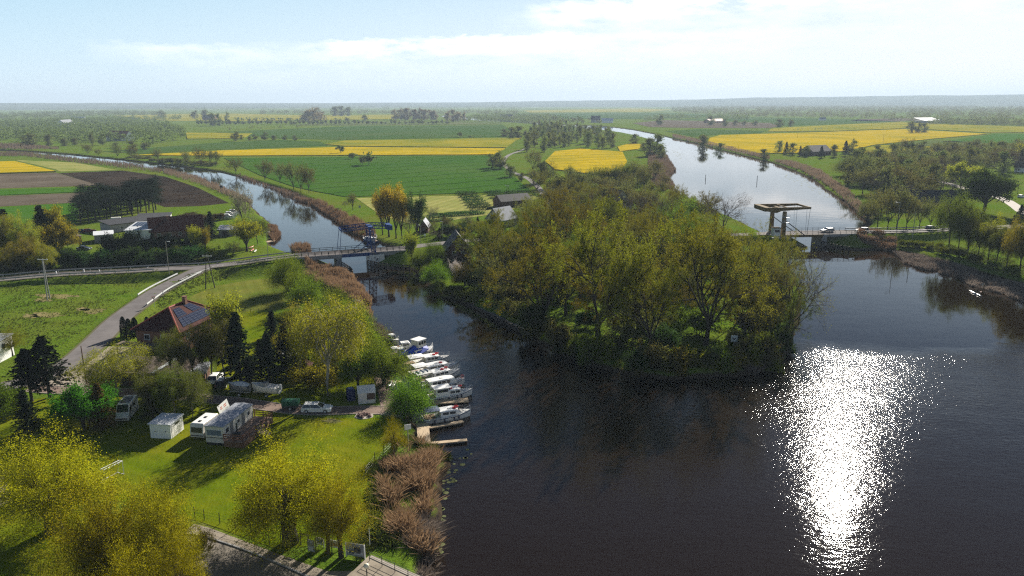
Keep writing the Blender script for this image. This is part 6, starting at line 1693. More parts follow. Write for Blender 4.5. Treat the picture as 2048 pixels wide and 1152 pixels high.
# grill on the veranda
gp = vr.matrix_basis @ Vector((x0 + 1.5, .9, zd))
gq = thing('barbecue', 'black barbecue with tall flue on the veranda', 'barbecue', gp)
m = MB(); m.box((0, 0, .75), (1.0, .5, .25)); m.box((-.4, 0, .3), (.08, .4, .62)); m.box((.4, 0, .3), (.08, .4, .62)); m.build('hearth', DARKMETAL, gq)
m = MB(); m.tube((0, .15, .88), (0, .15, 2.3), .13, .11, 8); m.build('flue', DARKMETAL, gq)
# leaning banner board
t, L = oriented('tilted white banner board with red lettering behind the static caravan', 'banner_board', 'sign', (441, 832), (463, 818)); L = 2.6
m = MB(); m.slab([(0, 0, .1), (L, 0, .5), (L, .5, 1.9), (0, .5, 1.5)], .08); bo = m.build('board', WHITE, t)
for u, w_ in ((.2, .5), (.55, .6)):
    for v in (.45, .62):
        A_ = Vector((0, 0, .1)).lerp(Vector((L, 0, .5)), u); off = Vector((0, .5, 1.4)); p = A_ + off * v
        ex = Vector((L, 0, .4)).normalized() * w_; m = MB(); nn = Vector((0, -.016, .006)); m.slab([p + nn, p + ex + nn, p + ex + off * .09 + nn, p + off * .09 + nn], .01); m.build('lettering', M('orange_lettering', (.55, .12, .05), .6) if 'orange_lettering' not in bpy.data.materials else bpy.data.materials['orange_lettering'], bo)
for u in (.15, .85):
    m = MB(); m.tube((L * u, .7, -.1), (L * u, .45, 1.5), .05, n=5); m.build('prop', WOOD_D, t)

# market tent and blue cover
t, L = oriented('white market tent with dark window opening beside the moorings', 'market_tent', 'tent', (717, 809), (751, 806)); D = 2.6
CLOTH = M('white_tent_fabric', (.70, .68, .66), .8, .12, 1.5, bump=.03)
m = MB(); m.box((.02, D / 2, .95), (.04, D, 1.9)); m.box((L - .02, D / 2, .95), (.04, D, 1.9)); m.box((L / 2, D - .02, .95), (L - .09, .04, 1.9)); m.box((L * .26, .02, .95), (L * .5, .04, 1.9)); m.box((L * .75, .02, .35), (L * .46, .04, .7)); m.build('side_panel', CLOTH, t)
m = MB(); m.box((L * .75, .05, 1.25), (L * .42, .03, 1.0)); m.build('window', DGLASS, t)
m = MB(); m.slab([(-.1, -.15, 1.95), (L + .1, -.15, 1.95), (L + .1, D / 2, 2.85), (-.1, D / 2, 2.85)], .05); m.slab([(L + .1, D + .15, 1.95), (-.1, D + .15, 1.95), (-.1, D / 2, 2.85), (L + .1, D / 2, 2.85)], .05); m.build('roof', CLOTH, t)
for x in (.0, L):
    m = MB(); m.tube((x, -.02, 0), (x, -.02, 1.95), .04, n=6); m.build('pole', GALV, t)
t, L = oriented('tall dark blue covered locker beside the white market tent', 'covered_locker', 'locker', (695, 803), (711, 801)); L = 1.35
m = MB(); m.loft([[(0, 0, 0), (L, 0, 0), (L, 1.6, 0), (0, 1.6, 0)], [(0, 0, 1.7), (L, 0, 1.7), (L, 1.6, 1.7), (0, 1.6, 1.7)], [(.15, .3, 2.05), (L - .15, .3, 2.05), (L - .15, 1.3, 2.05), (.15, 1.3, 2.05)]]); m.build('cover', M('deep_blue_cover', (.012, .02, .10), .6, .3, 2), t)
m = MB(); m.box((L / 2, .8, 2.06), (L * .5, .9, .04)); m.build('top_panel', M('pale_blue_panel', (.25, .32, .5), .6), t)

# kiosk, canopy and play ramp in the shade
t, L = oriented('brown wooden kiosk with dark pointed roof in the shade', 'wooden_kiosk', 'kiosk', (592, 758), (616, 758)); D = 2.4; L = 2.4
m = MB(); m.box((L / 2, D / 2, 1.1), (L, D, 2.2)); m.build('wall', M('orange_brown_boards', (.20, .095, .04), .8, .25, 2), t)
m = MB(); m.add([(-.4, -.4, 2.2), (L + .4, -.4, 2.2), (L + .4, D + .4, 2.2), (-.4, D + .4, 2.2), (L / 2, D / 2, 3.6)], [(0, 1, 4), (1, 2, 4), (2, 3, 4), (3, 0, 4), (3, 2, 1, 0)]); m.build('roof', TILE_D, t)
m = MB(); m.box((L * .45, -.03, 1.4), (1.0, .05, .8)); m.build('window', DGLASS, t)
t, L = oriented('low grey canopy roof on posts behind the kiosk', 'canopy', 'canopy', (561, 733), (594, 734)); D = 3
m = MB(); m.slab([(0, 0, 2.1), (L, 0, 2.1), (L, D, 2.4), (0, D, 2.4)], .1); m.build('roof', ROOF_S, t)
for x, y in ((.15, .15), (L - .15, .15), (.15, D - .15), (L - .15, D - .15)):
    m = MB(); m.tube((x, y, 0), (x, y, 2.05), .07, n=6); m.build('post', WOOD_D, t)
t, L = oriented('pale plank climbing ramp on a timber frame by the conifers', 'climbing_ramp', 'play equipment', (551, 722), (567, 712)); L = 3.2
m = MB(); m.slab([(0, -.4, .3), (L, -.4, 2.4), (L, .4, 2.4), (0, .4, .3)], .08); m.build('ramp', WOOD_P, t)
for x, h in ((L - .1, 2.3), (L * .5, 1.2)):
    for s in (-.4, .4):
        m = MB(); m.tube((x, s, -.1), (x, s, h), .07, n=5); m.build('post', WOOD_D, t)
t, L = oriented('yellow wooden bench set on the lawn edge beside the kiosk', 'picnic_table', 'table', (617, 762), (631, 762)); L = 1.7
m = MB(); m.box((L / 2, .5, .75), (L, .7, .06)); m.build('tabletop', WOOD_P, t)
for y in (-.1, 1.1):
    m = MB(); m.box((L / 2, y, .45), (L, .28, .05)); m.build('seat', WOOD_P, t)
for x in (.25, L - .25):
    m = MB(); m.box((x, .5, .36), (.1, 1.3, .08)); m.box((x, .5, .55), (.1, .12, .38)); m.box((x, .25, .18), (.09, .09, .36)); m.box((x, .75, .18), (.09, .09, .36)); m.build('leg', WOOD_B, t)

# stone fire ring
c = P(728, 832, 1.24); t = thing('fire_ring', 'ring of reddish stones heaped on the lawn edge', 'fire ring', c)
rg = random.Random(3)
STONE = M('reddish_stone', (.22, .14, .12), .9, .35, 1.5, bump=.04)
m = MB(); m.prism([(1.5 * math.cos(k * .52) * (1 + .1 * math.sin(k * 3)), 1.3 * math.sin(k * .52)) for k in range(12)], -.05, .05); m.build('stone_bed', CONC, t)
for k in range(34):
    a = rg.uniform(0, 6.28); r = 1.15 * math.sqrt(rg.uniform(.05, 1)); m = MB(); m.ball((math.cos(a) * r, math.sin(a) * r * .85, .14 + .25 * (1 - r / 1.2)), rg.uniform(.14, .26), 7, 4, .75)
    m.v = [(x + rg.uniform(-.03, .03), y + rg.uniform(-.03, .03), z + rg.uniform(-.03, .03)) for x, y, z in m.v]; m.build('stone', STONE, t)

# kayaks
def kayak(label, p0, p1, z, mat, group=None, L=None):
    a, b = (P(*p0, z), P(*p1, z)); rz, Lp = frame_between(a, b); L = L or Lp
    t = thing('kayak', label, 'kayak', a, rz, group); n = 9; rings = []
    for i in range(n):
        u = i / (n - 1); w_ = .36 * math.sin(math.pi * (.04 + .92 * u)) ** .8; zz = .08 * abs(2 * u - 1) ** 2
        rings.append([(L * u, w_ * math.cos(k * math.pi / 4), zz + .16 + .17 * (math.sin(k * math.pi / 4)) * (.4 + .6 * w_ / .36)) for k in range(8)])
    m = MB(); m.loft(rings); m.build('hull', mat, t, True)
    m = MB(); m.torus((L * .5, 0, .34), .26, .03, 'z', 12, 5); m.build('cockpit_rim', BLACK, t)
    return t, a, rz, L
KWHITE = OFFWHITE; KOR = M('orange_plastic', (.6, .2, .05), .4); KRED = M('red_kayak', (.5, .05, .04), .4)
kayak('white kayak lying left of its twin on the bank by the tent', (777, 776), (783, 762), 1.3, KWHITE, 'white kayaks by the tent', 3.2)
kayak('white kayak lying right of its twin on the bank by the tent', (784, 777), (790, 763), 1.3, KWHITE, 'white kayaks by the tent', 3.2)
kayak('orange kayak among those beached by the main road', (497, 497), (507, 493), 1.3, KOR, 'beached kayaks by the road', 4)
kayak('red kayak among those beached by the main road', (501, 503), (510, 497), 1.3, KRED, 'beached kayaks by the road', 4)
kayak('white kayak among those beached by the main road', (508, 505), (516, 497), 1.3, KWHITE, 'beached kayaks by the road', 4)
kt, ka, krz, kL = kayak('white kayak on open water paddled by a lone person', (1938, 582), (1963, 594), 0.0, KWHITE)

# the paddler
def person_seated():
    pos = kt.matrix_basis @ Vector((kL * .5, 0, .18))
    pr = thing('person', 'person in dark clothes sitting in the white kayak holding a paddle', 'person', pos, krz)
    V = [(0, 0, .1), (-.02, 0, .32), (-.02, 0, .52), (0, 0, .62), (.0, .18, .56), (.14, .28, .36), (.34, .2, .34), (0, -.18, .56), (.16, -.28, .38), (.34, -.2, .42), (.25, .1, .12), (.55, .1, .16), (.8, .09, .06), (.25, -.1, .12), (.55, -.1, .16), (.8, -.09, .06), (.01, 0, .70)]
    E = [(0, 1), (1, 2), (2, 3), (3, 16), (2, 4), (4, 5), (5, 6), (2, 7), (7, 8), (8, 9), (0, 10), (10, 11), (11, 12), (0, 13), (13, 14), (14, 15)]
    rad = [.15, .15, .16, .075, .075, .055, .04, .075, .055, .04, .09, .075, .05, .09, .075, .05, .06]
    me = bpy.data.meshes.new('body'); me.from_pydata(V, E, []); o = link('body', me, pr)
    sk = o.modifiers.new('skin', 'SKIN'); 
    for i, r in enumerate(rad): me.skin_vertices[0].data[i].radius = (r, r)
    me.skin_vertices[0].data[0].use_root = True
    ss = o.modifiers.new('sub', 'SUBSURF'); ss.levels = 1; ss.render_levels = 1
    me.materials.append(M('dark_clothes', (.02, .022, .028), .9))
    m = MB(); m.ball((.02, 0, .82), .115, 12, 8, 1.15); hd = m.build('head', M('skin', (.42, .24, .17), .6), pr, True)
    m = MB(); m.ball((.0, 0, .87), .122, 12, 8, .9); m.build('hair', M('dark_hair', (.02, .015, .012), .8), pr, True)
    p2 = kt.matrix_basis @ Vector((kL * .5 + .36, 0, .57))
    pd = thing('paddle', 'double bladed paddle held by the kayaker', 'paddle', p2, krz)
    m = MB(); m.tube((0, 1.05, .1), (0, -1.05, -.02), .016, n=6); m.build('shaft', BLACK, pd)
    for s in (1, -1):
        m = MB(); zc = .1 if s > 0 else -.02; m.prism([(-.09, s * 1.0), (.09, s * 1.0), (.1, s * 1.38), (-.06, s * 1.42)], zc, zc + .02); m.build('blade', RED, pd)
person_seated()

# ---------------------------------------------------------------- street furniture, fences, signs
def post_thing(name, label, cat, px, py, top, r=.09, mat=None, group=None, head=None, lean=None):
    p = on_ground(px, py); h = hpx(px, py, top, p.z); t = thing(name, label, cat, p, 0, group)
    m = MB(); m.tube((0, 0, -.3), (0, 0, h), r, r * .65, 8); m.build('pole', mat or CONC_D, t)
    return t, h
def lamp(label, px, py, top, arm=0.8, rz=0, group='road lamps'):
    t, h = post_thing('street_lamp', label, 'street lamp', px, py, top, .11, CONC, group)
    m = MB(); m.path([(0, 0, h - .15), (arm * .5 * math.cos(rz), arm * .5 * math.sin(rz), h + .05), (arm * math.cos(rz), arm * math.sin(rz), h)], .045, 6); m.build('arm', GALV, t)
    m = MB(); m.box((arm * math.cos(rz), arm * math.sin(rz), h), (.6, .25, .14), rz); m.build('lamp_head', GALV, t)
lamp('road lamp in the tip of grass between the two joining roads', 338.5, 547, 483)
lamp('road lamp at the left end of the blue drawbridge', 537, 521, 464)
lamp('tall lamp beside the road past the yellow bridge', 1790.5, 489, 405, 1.2, 2.6)
post_thing('utility_pole', 'concrete pole right of the tall lamp past the yellow bridge', 'pole', 1823, 489, 424, .14, CONC_D)
post_thing('utility_pole', 'wooden pole beside the sandy yard, in front of the meadow road', 'pole', 173, 768, 692, .12, WOOD_B)
lamp('lamp post at the right end of the blue drawbridge', 842, 492, 450, .6, 3.0)
lamp('lamp post on the road behind the wooden house roof', 886, 481, 443, .6, 3.0)
# pole on two legs with cross-arm
def h_pole(label, a, b, top, mat):
    pa, pb = on_ground(*a), on_ground(*b); h = hpx(*a, top, pa.z); t = thing('power_pole', label, 'power pole', pa)
    d = pb - pa
    m = MB(); m.tube((0, 0, -.3), (d.x * .4, d.y * .4, h), .15, .10, 7); m.build('leg', mat, t)
    m = MB(); m.tube((d.x, d.y, -.3), (d.x * .55, d.y * .55, h), .15, .10, 7); m.build('leg', mat, t)
    m = MB(); m.box((d.x * .5, d.y * .5, h), (2.6, .14, .14)); cr = m.build('cross_arm', GALV, t)
    for x in (-1.1, 0, 1.1):
        m = MB(); m.tube((d.x * .5 + x, d.y * .5, h + .06), (d.x * .5 + x, d.y * .5, h + .35), .05, n=5); m.build('insulator', WHITE, cr)
h_pole('two-legged concrete power pole standing in the left meadow', (95, 601), (100, 597), 521, CONC_D)
h_pole('wooden A-shaped power pole on the mown slope below the main road', (411, 578), (430, 576), 513, WOOD_D)
h_pole('A-shaped power pole at the corner of the orchard field', (1010, 408), (1021, 407), 372, WOOD_D)
for i, (x, y, tp) in enumerate(((1766, 286, 268), (1595, 276, 262), (1473, 270, 257), (1477, 303, 291), (948, 277, 267))):
    post_thing('utility_pole', ['thin pole in the right rape field, rightmost of the line', 'thin pole in the right rape field, middle of the line', 'thin pole at the far left corner of the right rape field', 'thin pole on the right river bank', 'thin pole in the far green field'][i], 'pole', x, y, tp, .16, WOOD_D, 'field poles')
post_thing('utility_pole', 'thin pole in the meadow by the cottage at the right edge', 'pole', 2035, 387, 366, .12, WOOD_D)

# round river sign boards and buoys
def board_sign(name, label, px, py, top, w_, h_, mat, cat='sign', z=None, mark=None, rz=0):
    p = on_ground(px, py); h = hpx(px, py, top, p.z); t = thing(name, label, cat, p, rz)
    m = MB(); m.tube((0, .05, -.3), (0, .05, h), .05, n=6); m.build('post', GALV, t)
    m = MB(); m.box((0, 0, h - h_ / 2), (w_, .05, h_)); b = m.build('board', mat, t)
    if mark == 'arrow':
        m = MB(); z0 = h - h_ / 2; m.prof([(-w_ * .3, z0 + h_ * .25), (0, z0), (w_ * .3, z0 + h_ * .25), (w_ * .3, z0 + h_ * .05), (0, z0 - h_ * .22), (-w_ * .3, z0 + h_ * .05)], -.035, -.03); m.build('arrow_mark', BLACK, b)
    return t
board_sign('river_sign', 'dark square board on a post at the canal bank reeds', 444, 388, 371, 1.6, 1.2, BLACK)
board_sign('river_sign', 'round-topped sign by the canal at the orchard corner', 720, 426, 411, 1.0, 1.0, STEEL)
board_sign('river_sign', 'black-and-white board standing in the reeds below the blue bridge', 683, 608, 588, .9, 1.6, BLACK)
board_sign('navigation_sign', 'white square board with dark chevron among the oaks at the point', 1467, 700, 671, 1.3, 1.3, WHITE, mark='arrow')
board_sign('river_sign', 'white notice on a post beside the landing stage', 817, 893, 849, 1.0, .8, WHITE, rz=.4)
def yield_sign():
    p = on_ground(309, 612); t = thing('road_sign', 'red triangular give-way sign seen at the roadside curve', 'sign', p, .2); h = hpx(309, 612, 593, p.z)
    m = MB(); m.tube((0, .04, -.3), (0, .04, h), .04, n=6); m.build('post', GALV, t)
    m = MB(); m.prof([(-.5, h), (.5, h), (0, h - .85)], -.02, .02); b = m.build('plate', RED, t)
    m = MB(); m.prof([(-.3, h - .1), (.3, h - .1), (0, h - .62)], -.03, -.021); m.build('plate_face', WHITE, b)
yield_sign()
board_sign('road_sign', 'dark sign board beside the road near the junction', 436, 538, 526, .8, .9, BLACK)
board_sign('road_sign', 'round sign on a post by the road right of the blue bridge', 850, 480, 468, .7, .7, WHITE)
for i, (x, y, tp) in enumerate(((1411, 359, 350), (1514, 363, 352))):
    p = P(x, y, 0); h = hpx(x, y, tp, 0); t = thing('channel_marker', ['left', 'right'][i] + ' one of two dark marker posts standing in the wide river', 'marker', p)
    m = MB(); m.tube((0, 0, -1), (0, 0, h), .22, .16, 8); m.build('post', DARKMETAL, t)
    m = MB(); m.ball((0, 0, h), .3, 8, 5); m.build('top_mark', GALV, t)
for i, (x, y, tp) in enumerate(((113, 549, 541), (168, 545, 539), (199, 546, 534), (295, 540, 531))):
    p = P(x, y, 2.7); t = thing('marker_post', (ordinal(i) + ' from the left of the ' if i else 'leftmost of the ') + 'white marker posts along the main road', 'marker post', p, 0, 'white marker posts on the main road')
    m = MB(); m.box((0, 0, .45), (.28, .2, 1.0)); m.build('post', WHITE, t)
    m = MB(); m.box((0, -.11, .75), (.2, .02, .16)); m.build('reflector', BLACK, t)

# guard rails
def guard(label, sm, k0, k1, off, mat, h=.75, name='guard_rail', gap=4):
    pts = off_line(sm, k0, k1, off); t = thing(name, label, 'guard rail', pts[0])
    o = pts[0]; m = MB(); rg = []
    for i, p in enumerate(pts):
        d = pts[min(i + 1, len(pts) - 1)] - pts[max(i - 1, 0)]; nn = Vector((-d.y, d.x, 0)).normalized() * .06; q = p - o
        rg.append([tuple(q + nn + Vector((0, 0, h))), tuple(q - nn + Vector((0, 0, h))), tuple(q - nn + Vector((0, 0, h - .32))), tuple(q + nn + Vector((0, 0, h - .32)))])
    m.loft(rg); m.build('beam', mat, t)
    acc = 0
    for i, p in enumerate(pts):
        if i and (pts[i] - pts[i - 1]).length + acc > gap or i == 0:
            m = MB(); m.box(tuple(p - o + Vector((0, 0, h / 2 - .25))), (.12, .12, h + .2)); m.build('post', STEEL, t); acc = 0
        elif i: acc += (pts[i] - pts[i - 1]).length
WR = M('white_barrier_paint', (.66, .67, .66), .6, .15, 1)
nB, nA = len(SM_B), len(SM_A)
guard('white crash barrier along the river side of the curving side road', SM_B, 6, 26, 2.75, WR)
guard('short white crash barrier on the meadow side of the side road', SM_B, 9, 22, -2.8, WR)
guard('dark crash barrier on the farm side of the main road', SM_A, 4, nA, 2.95, STEEL)
guard('dark crash barrier on the near side of the main road left of the junction', SM_A, 4, 34, -2.95, STEEL)
guard('grey crash barrier between the junction and the blue bridge', SM_A, 48, nA, -2.95, STEEL)
nR = len(SM_R)
guard('dark crash barrier on the near side of the right embankment road', SM_R, 0, nR - 14, -3.4, DARKMETAL)
guard('grey crash barrier on the far side of the right embankment road', SM_R, 0, nR - 14, 3.4, STEEL)

# fences
def wire_fence(label, pxs, h=1.3, mat=None, zs=None, wires=(.4, .8, 1.15), name='wire_fence'):
    pts = [on_ground(*q) for q in pxs]; o = pts[0]; t = thing(name, label, 'fence', o)
    for p in pts:
        m = MB(); q = p - o; m.tube(q + Vector((0, 0, -.2)), q + Vector((0, 0, h)), .05, n=5); m.build('post', DARKMETAL, t)
    m = MB()
    for z in wires: m.path([p - o + Vector((0, 0, z)) for p in pts], .012, 3)
    m.build('wire', DARKMETAL, t)
wire_fence('low wire fence between the near lawn and the paved path', [(390, 1036), (409, 1041), (440, 1048), (471, 1057), (502, 1065), (532, 1076), (562, 1086), (598, 1093), (632, 1100), (664, 1107), (694, 1113)], 1.5)
wire_fence('wire fence between the lawn and the near reeds', [(731, 952), (750, 926), (768, 911), (783, 896), (806, 892)], 1.6)
wire_fence('dark wire fence across the lawns behind the brick house', [(486, 631), (502, 629), (518, 628), (534, 627), (552, 626)], 1.4)
wire_fence('wire fence on the embankment at the right edge by the cottage', [(1960, 391), (1985, 390), (2010, 389), (2035, 388), (2060, 387)], 1.4)

# goal
a, b = P(211, 968), P(248, 949); rz, L = frame_between(a, b)
t = thing('football_goal', 'white football goal on the near lawn', 'goal', a, rz)
for n_, pts in (('post', [(0, 0, 0), (0, 0, 2.0)]), ('post', [(L, 0, 0), (L, 0, 2.0)]), ('crossbar', [(0, 0, 2.0), (L, 0, 2.0)]), ('top_bar', [(0, .55, 2.0), (L, .55, 2.0)]), ('side_stay', [(0, 0, 2.0), (0, .55, 2.0), (0, 1.2, .05), (0, 0, .05)]), ('side_stay', [(L, 0, 2.0), (L, .55, 2.0), (L, 1.2, .05), (L, 0, .05)]), ('ground_bar', [(0, 1.2, .05), (L, 1.2, .05)])):
    m = MB(); m.path(pts, .055, 6); m.build(n_, WHITE, t)
# park lamps, flagpole
t, h = post_thing('park_lamp', 'globe lamp on a dark post beside the pollard willow', 'lamp', 539, 1090, 1030, .06, DARKMETAL)
m = MB(); m.ball((0, 0, h + .18), .24, 12, 8); m.build('globe', OFFWHITE, t, True)
GLOBE = M('cream_globe', (.72, .66, .5), .3, .03)
p = P(735, 1172, 1.25); t = thing('park_lamp', 'cream globe lamp rising in front of the terrace at the bottom edge', 'lamp', p)
m = MB(); m.tube((0, 0, 0), (0, 0, 2.1), .06, n=8); m.build('pole', DARKMETAL, t)
m = MB(); m.ball((0, 0, 2.35), .3, 14, 9); m.build('globe', GLOBE, t, True)
post_thing('flagpole', 'slim white pole on the grass beside the grey picture board', 'pole', 740, 1093, 1056, .05, WHITE)
# notice boards by the path
def notice(label, p0, p1, top, mats, frame=WOOD_D, group='notice boards along the path', lift=.5):
    a, b = on_ground(*p0), on_ground(*p1); rz, L = frame_between(a, b); h = hpx(*p0, top, a.z)
    t = thing('notice_board', label, 'notice board', a, rz, group)
    for x in (0, L):
        m = MB(); m.box((x, 0, h / 2), (.1, .1, h)); m.build('post', frame, t)
    if mats:
        m = MB(); m.box((L / 2, -.02, lift + (h - lift) / 2), (L - .14, .06, h - lift)); bo = m.build('panel', mats[0], t)
        for (u, v, w_, hh, mt) in mats[1:]:
            m = MB(); m.box((L * u, -.06, lift + (h - lift) * v), (L * w_, .015, (h - lift) * hh)); m.build('print', mt, bo)
    else:
        m = MB(); m.box((L / 2, 0, h), (L + .1, .1, .1)); m.build('crossbeam', frame, t)
    return t
GREYP = M('grey_print', (.20, .21, .23), .5, .25, 2); PALEP = M('pale_print', (.42, .43, .45), .5, .2, 3); DARKP = M('dark_print', (.04, .04, .045), .5, .3, 3)
BLUEP = M('blue_print', (.12, .22, .38), .5, .3, 3); ORP = M('orange_print', (.5, .3, .16), .5, .3, 3); GREENP = M('green_print', (.1, .2, .06), .5, .3, 3)
notice('large grey picture board showing a dark house, by the terrace corner', (693, 1113), (730, 1119), 1084, [GREYP, (.5, .25, .8, .2, PALEP), (.62, .5, .35, .5, DARKP), (.3, .3, .3, .25, DARKP)], WHITE, lift=.25)
notice('small grey notice leaning between timber frame and willow trunk', (617, 1103), (629, 1106), 1078, [PALEP, (.5, .6, .7, .3, GREYP)], STEEL, lift=.15)
notice('empty timber frame on posts left of the small grey notice', (602, 1090), (618, 1094), 1067, None)
notice('blue and white printed board behind the leaning willow', (634, 1092), (648, 1095), 1074, [WHITE, (.5, .55, .8, .55, BLUEP)], WHITE, lift=.3)
notice('orange printed board between the two slender willow trunks', (657, 1097), (677, 1101), 1078, [WHITE, (.5, .4, .9, .45, ORP), (.3, .75, .4, .3, GREENP)], WHITE, lift=.3)
# terrace railing
def railing(label, p0, p1, n):
    a, b = P(*p0, 1.27), P(*p1, 1.27); t = thing('terrace_railing', label, 'railing', a); d = b - a
    for i in range(n + 1):
        m = MB(); q = d * (i / n); m.tube(q, q + Vector((0, 0, 1.1)), .04, n=6); m.build('post', DARKMETAL, t)
    for z in (.3, .55, .8, 1.08):
        m = MB(); m.tube((0, 0, z), d + Vector((0, 0, z)), .022, n=5); m.build('rail', DARKMETAL, t)
railing('dark metal railing along the water side of the corner terrace', (739, 1121), (900, 1195), 6)
sheet('terrace_edge', [(738,1114),(744,1110),(905,1180),(905,1192)], CONC, .10, .5)
# quay at the wooded point
a, b = P(938, 606, .7), P(1064, 668, .7); rz, L = frame_between(a, b)
t = thing('quay', 'narrow stone and timber quay along the canal side of the point', 'quay', a, rz)
m = MB(); m.box((L / 2, .6, -.5), (L, 2.0, 1.0)); m.build('walkway', M('quay_stone', (.16, .14, .12), .95, .4, 1.2, col2=(.28, .26, .23)), t)
m = MB(); m.box((L / 2, -.5, -.45), (L, .2, 1.3)); m.build('fender_beam', WOOD_D, t)
for k in range(9):
    m = MB(); m.tube((L * k / 8, -.7, -2), (L * k / 8, -.7, .5), .15, n=7); m.build('mooring_pile', WOOD_D, t)
plank_deck('short plank pier across the stone quay at the point', (975, 613), (1003, 606), .7, 1.0)

# ---------------------------------------------------------------- reeds, lilies, debris
def reed_mat(name, c0, c1): return leaf_mat(name, c0, c1, .3, .01)
REED = reed_mat('dry_reeds', (.15, .088, .050), (.38, .25, .145))
REED_G = reed_mat('grey_dead_reeds', (.12, .09, .07), (.30, .25, .21))
REED_F = reed_mat('far_reeds', (.16, .11, .075), (.28, .20, .14))
SEDGE = reed_mat('green_sedge', (.06, .09, .012), (.15, .17, .03))
def reeds(name, label, poly_px, n, h, mat, seed, wd=.10, lean=.25, zbase=0.0, clump=3.0, thin=(.1, .55)):
    rg = np.random.default_rng(seed); poly = np.array([[*P(x, y, .3).xy] for x, y in poly_px])
    lo, hi = poly.min(0), poly.max(0); X = rg.uniform(lo[0], hi[0], n * 6); Y = rg.uniform(lo[1], hi[1], n * 6)
    ins = np.zeros(X.shape, bool)
    for i in range(len(poly)):
        A, B = poly[i], poly[i - 1]; c = (A[1] > Y) != (B[1] > Y)
        with np.errstate(divide='ignore', invalid='ignore'): c &= X < (B[0] - A[0]) * (Y - A[1]) / (B[1] - A[1] + 1e-12) + A[0]
        ins ^= c
    d = smooth_noise(X, Y, clump, seed % 7); ins &= d > rg.uniform(thin[0], thin[1], X.shape)
    X, Y, d = X[ins][:n], Y[ins][:n], d[ins][:n]; k = len(X)
    Z = np.maximum(ground_h(X, Y), -.3) if zbase is None else np.full(k, zbase)
    hh = h * (.55 + .6 * d) * rg.uniform(.7, 1.15, k); a = rg.uniform(0, np.pi, k); dx, dy = np.cos(a) * wd / 2, np.sin(a) * wd / 2
    lx, ly = rg.normal(size=k) * lean * hh, rg.normal(size=k) * lean * hh
    v = np.stack([np.stack([X - dx, Y - dy, Z], 1), np.stack([X + dx, Y + dy, Z], 1), np.stack([X + lx + dx * 1.3, Y + ly + dy * 1.3, Z + hh * .8], 1), np.stack([X + lx * 1.3, Y + ly * 1.3, Z + hh], 1)], 1).reshape(-1, 3)
    me = np_mesh(name, v, np.arange(4 * k).reshape(-1, 4), [mat]); return tag(link(name, me), label, None, None, 'stuff')
reeds('reed_bed', None, [(764,915),(795,898),(836,890),(880,920),(872,950),(862,1000),(860,1050),(868,1090),(864,1150),(812,1118),(780,1070),(762,980)], 6000, 1.75, REED, 3, .07, .42, None, 2.6, (.38, .62))
reeds('reed_bed', None, [(800,1050),(862,1030),(872,1090),(868,1180),(820,1130)], 2200, 1.2, REED_G, 4, .07, .7, None, 2.0, (.35, .6))
reeds('sedge', None, [(745,960),(770,930),(790,1000),(800,1100),(770,1120),(745,1080),(740,1010)], 3500, .8, SEDGE, 5, .14, .4, None, 2.0)
reeds('sedge', None, [(800,890),(850,884),(905,912),(880,930),(840,905)], 1500, .9, SEDGE, 6, .12, .4, None, 1.5)
reeds('reed_bed', None, [(612,540),(662,546),(700,560),(728,585),(742,612),(744,645),(722,628),(694,604),(652,584),(610,562)], 14000, 2.3, REED, 7, .12, .12, None, 3)
reeds('reed_bed', None, [(735,640),(760,655),(785,672),(780,690),(760,676),(738,655)], 2500, 1.3, REED_G, 8, .10, .4, None, 2)
reeds('reed_bed', None, [(585,398),(630,404),(680,430),(726,452),(752,472),(748,484),(708,468),(655,432),(620,408)], 12000, 2.6, REED, 9, .16, .12, None, 4)
reeds('reed_bed', None, [(480,352),(520,366),(590,388),(630,405),(600,402),(540,376),(470,352)], 6000, 2.4, REED_F, 10, .22, .12, None, 4)
reeds('reed_bed', None, [(330,337),(395,353),(444,372),(475,387),(505,405),(490,408),(455,395),(400,372),(330,350)], 9000, 2.2, REED_F, 11, .22, .12, None, 5)
reeds('reed_bed', None, [(-60,305),(60,309),(137,318),(230,328),(330,342),(330,350),(230,336),(137,326),(60,316),(-60,312)], 7000, 2.6, REED_F, 12, .35, .12, None, 6)
reeds('reed_bed', None, [(-60,288),(60,291),(120,300),(60,301),(-60,298)], 2500, 3, REED_F, 13, .5, .12, None, 6)
reeds('reed_bed', None, [(536,455),(552,452),(562,468),(548,484),(538,474)], 2500, 2.0, REED, 14, .14, .15, None, 3)
reeds('reed_bed', None, [(582,498),(600,490),(620,497),(622,506),(590,508)], 1800, 2.6, REED, 15, .12, .15, None, 2)
reeds('reed_bed', None, [(1296,306),(1330,308),(1352,340),(1338,352),(1350,374),(1328,386),(1302,370),(1296,335)], 9000, 2.6, REED_F, 16, .25, .12, None, 6)
reeds('reed_bed', None, [(1545,324),(1600,343),(1640,365),(1690,402),(1722,432),(1744,446),(1745,436),(1700,390),(1640,345),(1590,328)], 11000, 2.4, REED_F, 17, .22, .12, None, 5)
reeds('reed_bed', None, [(1345,276),(1400,288),(1470,306),(1540,322),(1540,316),(1470,299),(1400,282),(1345,270)], 4000, 2.4, REED_F, 18, .35, .12, None, 6)
reeds('reed_bed', None, [(1715,483),(1740,485),(1792,492),(1792,501),(1740,498),(1712,492)], 3000, 1.5, REED, 19, .14, .14, None, 3)
reeds('reed_bed', None, [(1790,504),(1840,512),(1890,522),(1940,538),(1970,550),(1940,560),(1870,545),(1810,526)], 7000, 1.3, REED_G, 20, .14, .5, -.05, 3)
reeds('reed_bed', None, [(1925,556),(1965,550),(2010,562),(2080,580),(2080,612),(2040,600),(1990,582),(1940,570)], 5000, 1.2, REED_G, 21, .13, .5, -.05, 2.5)
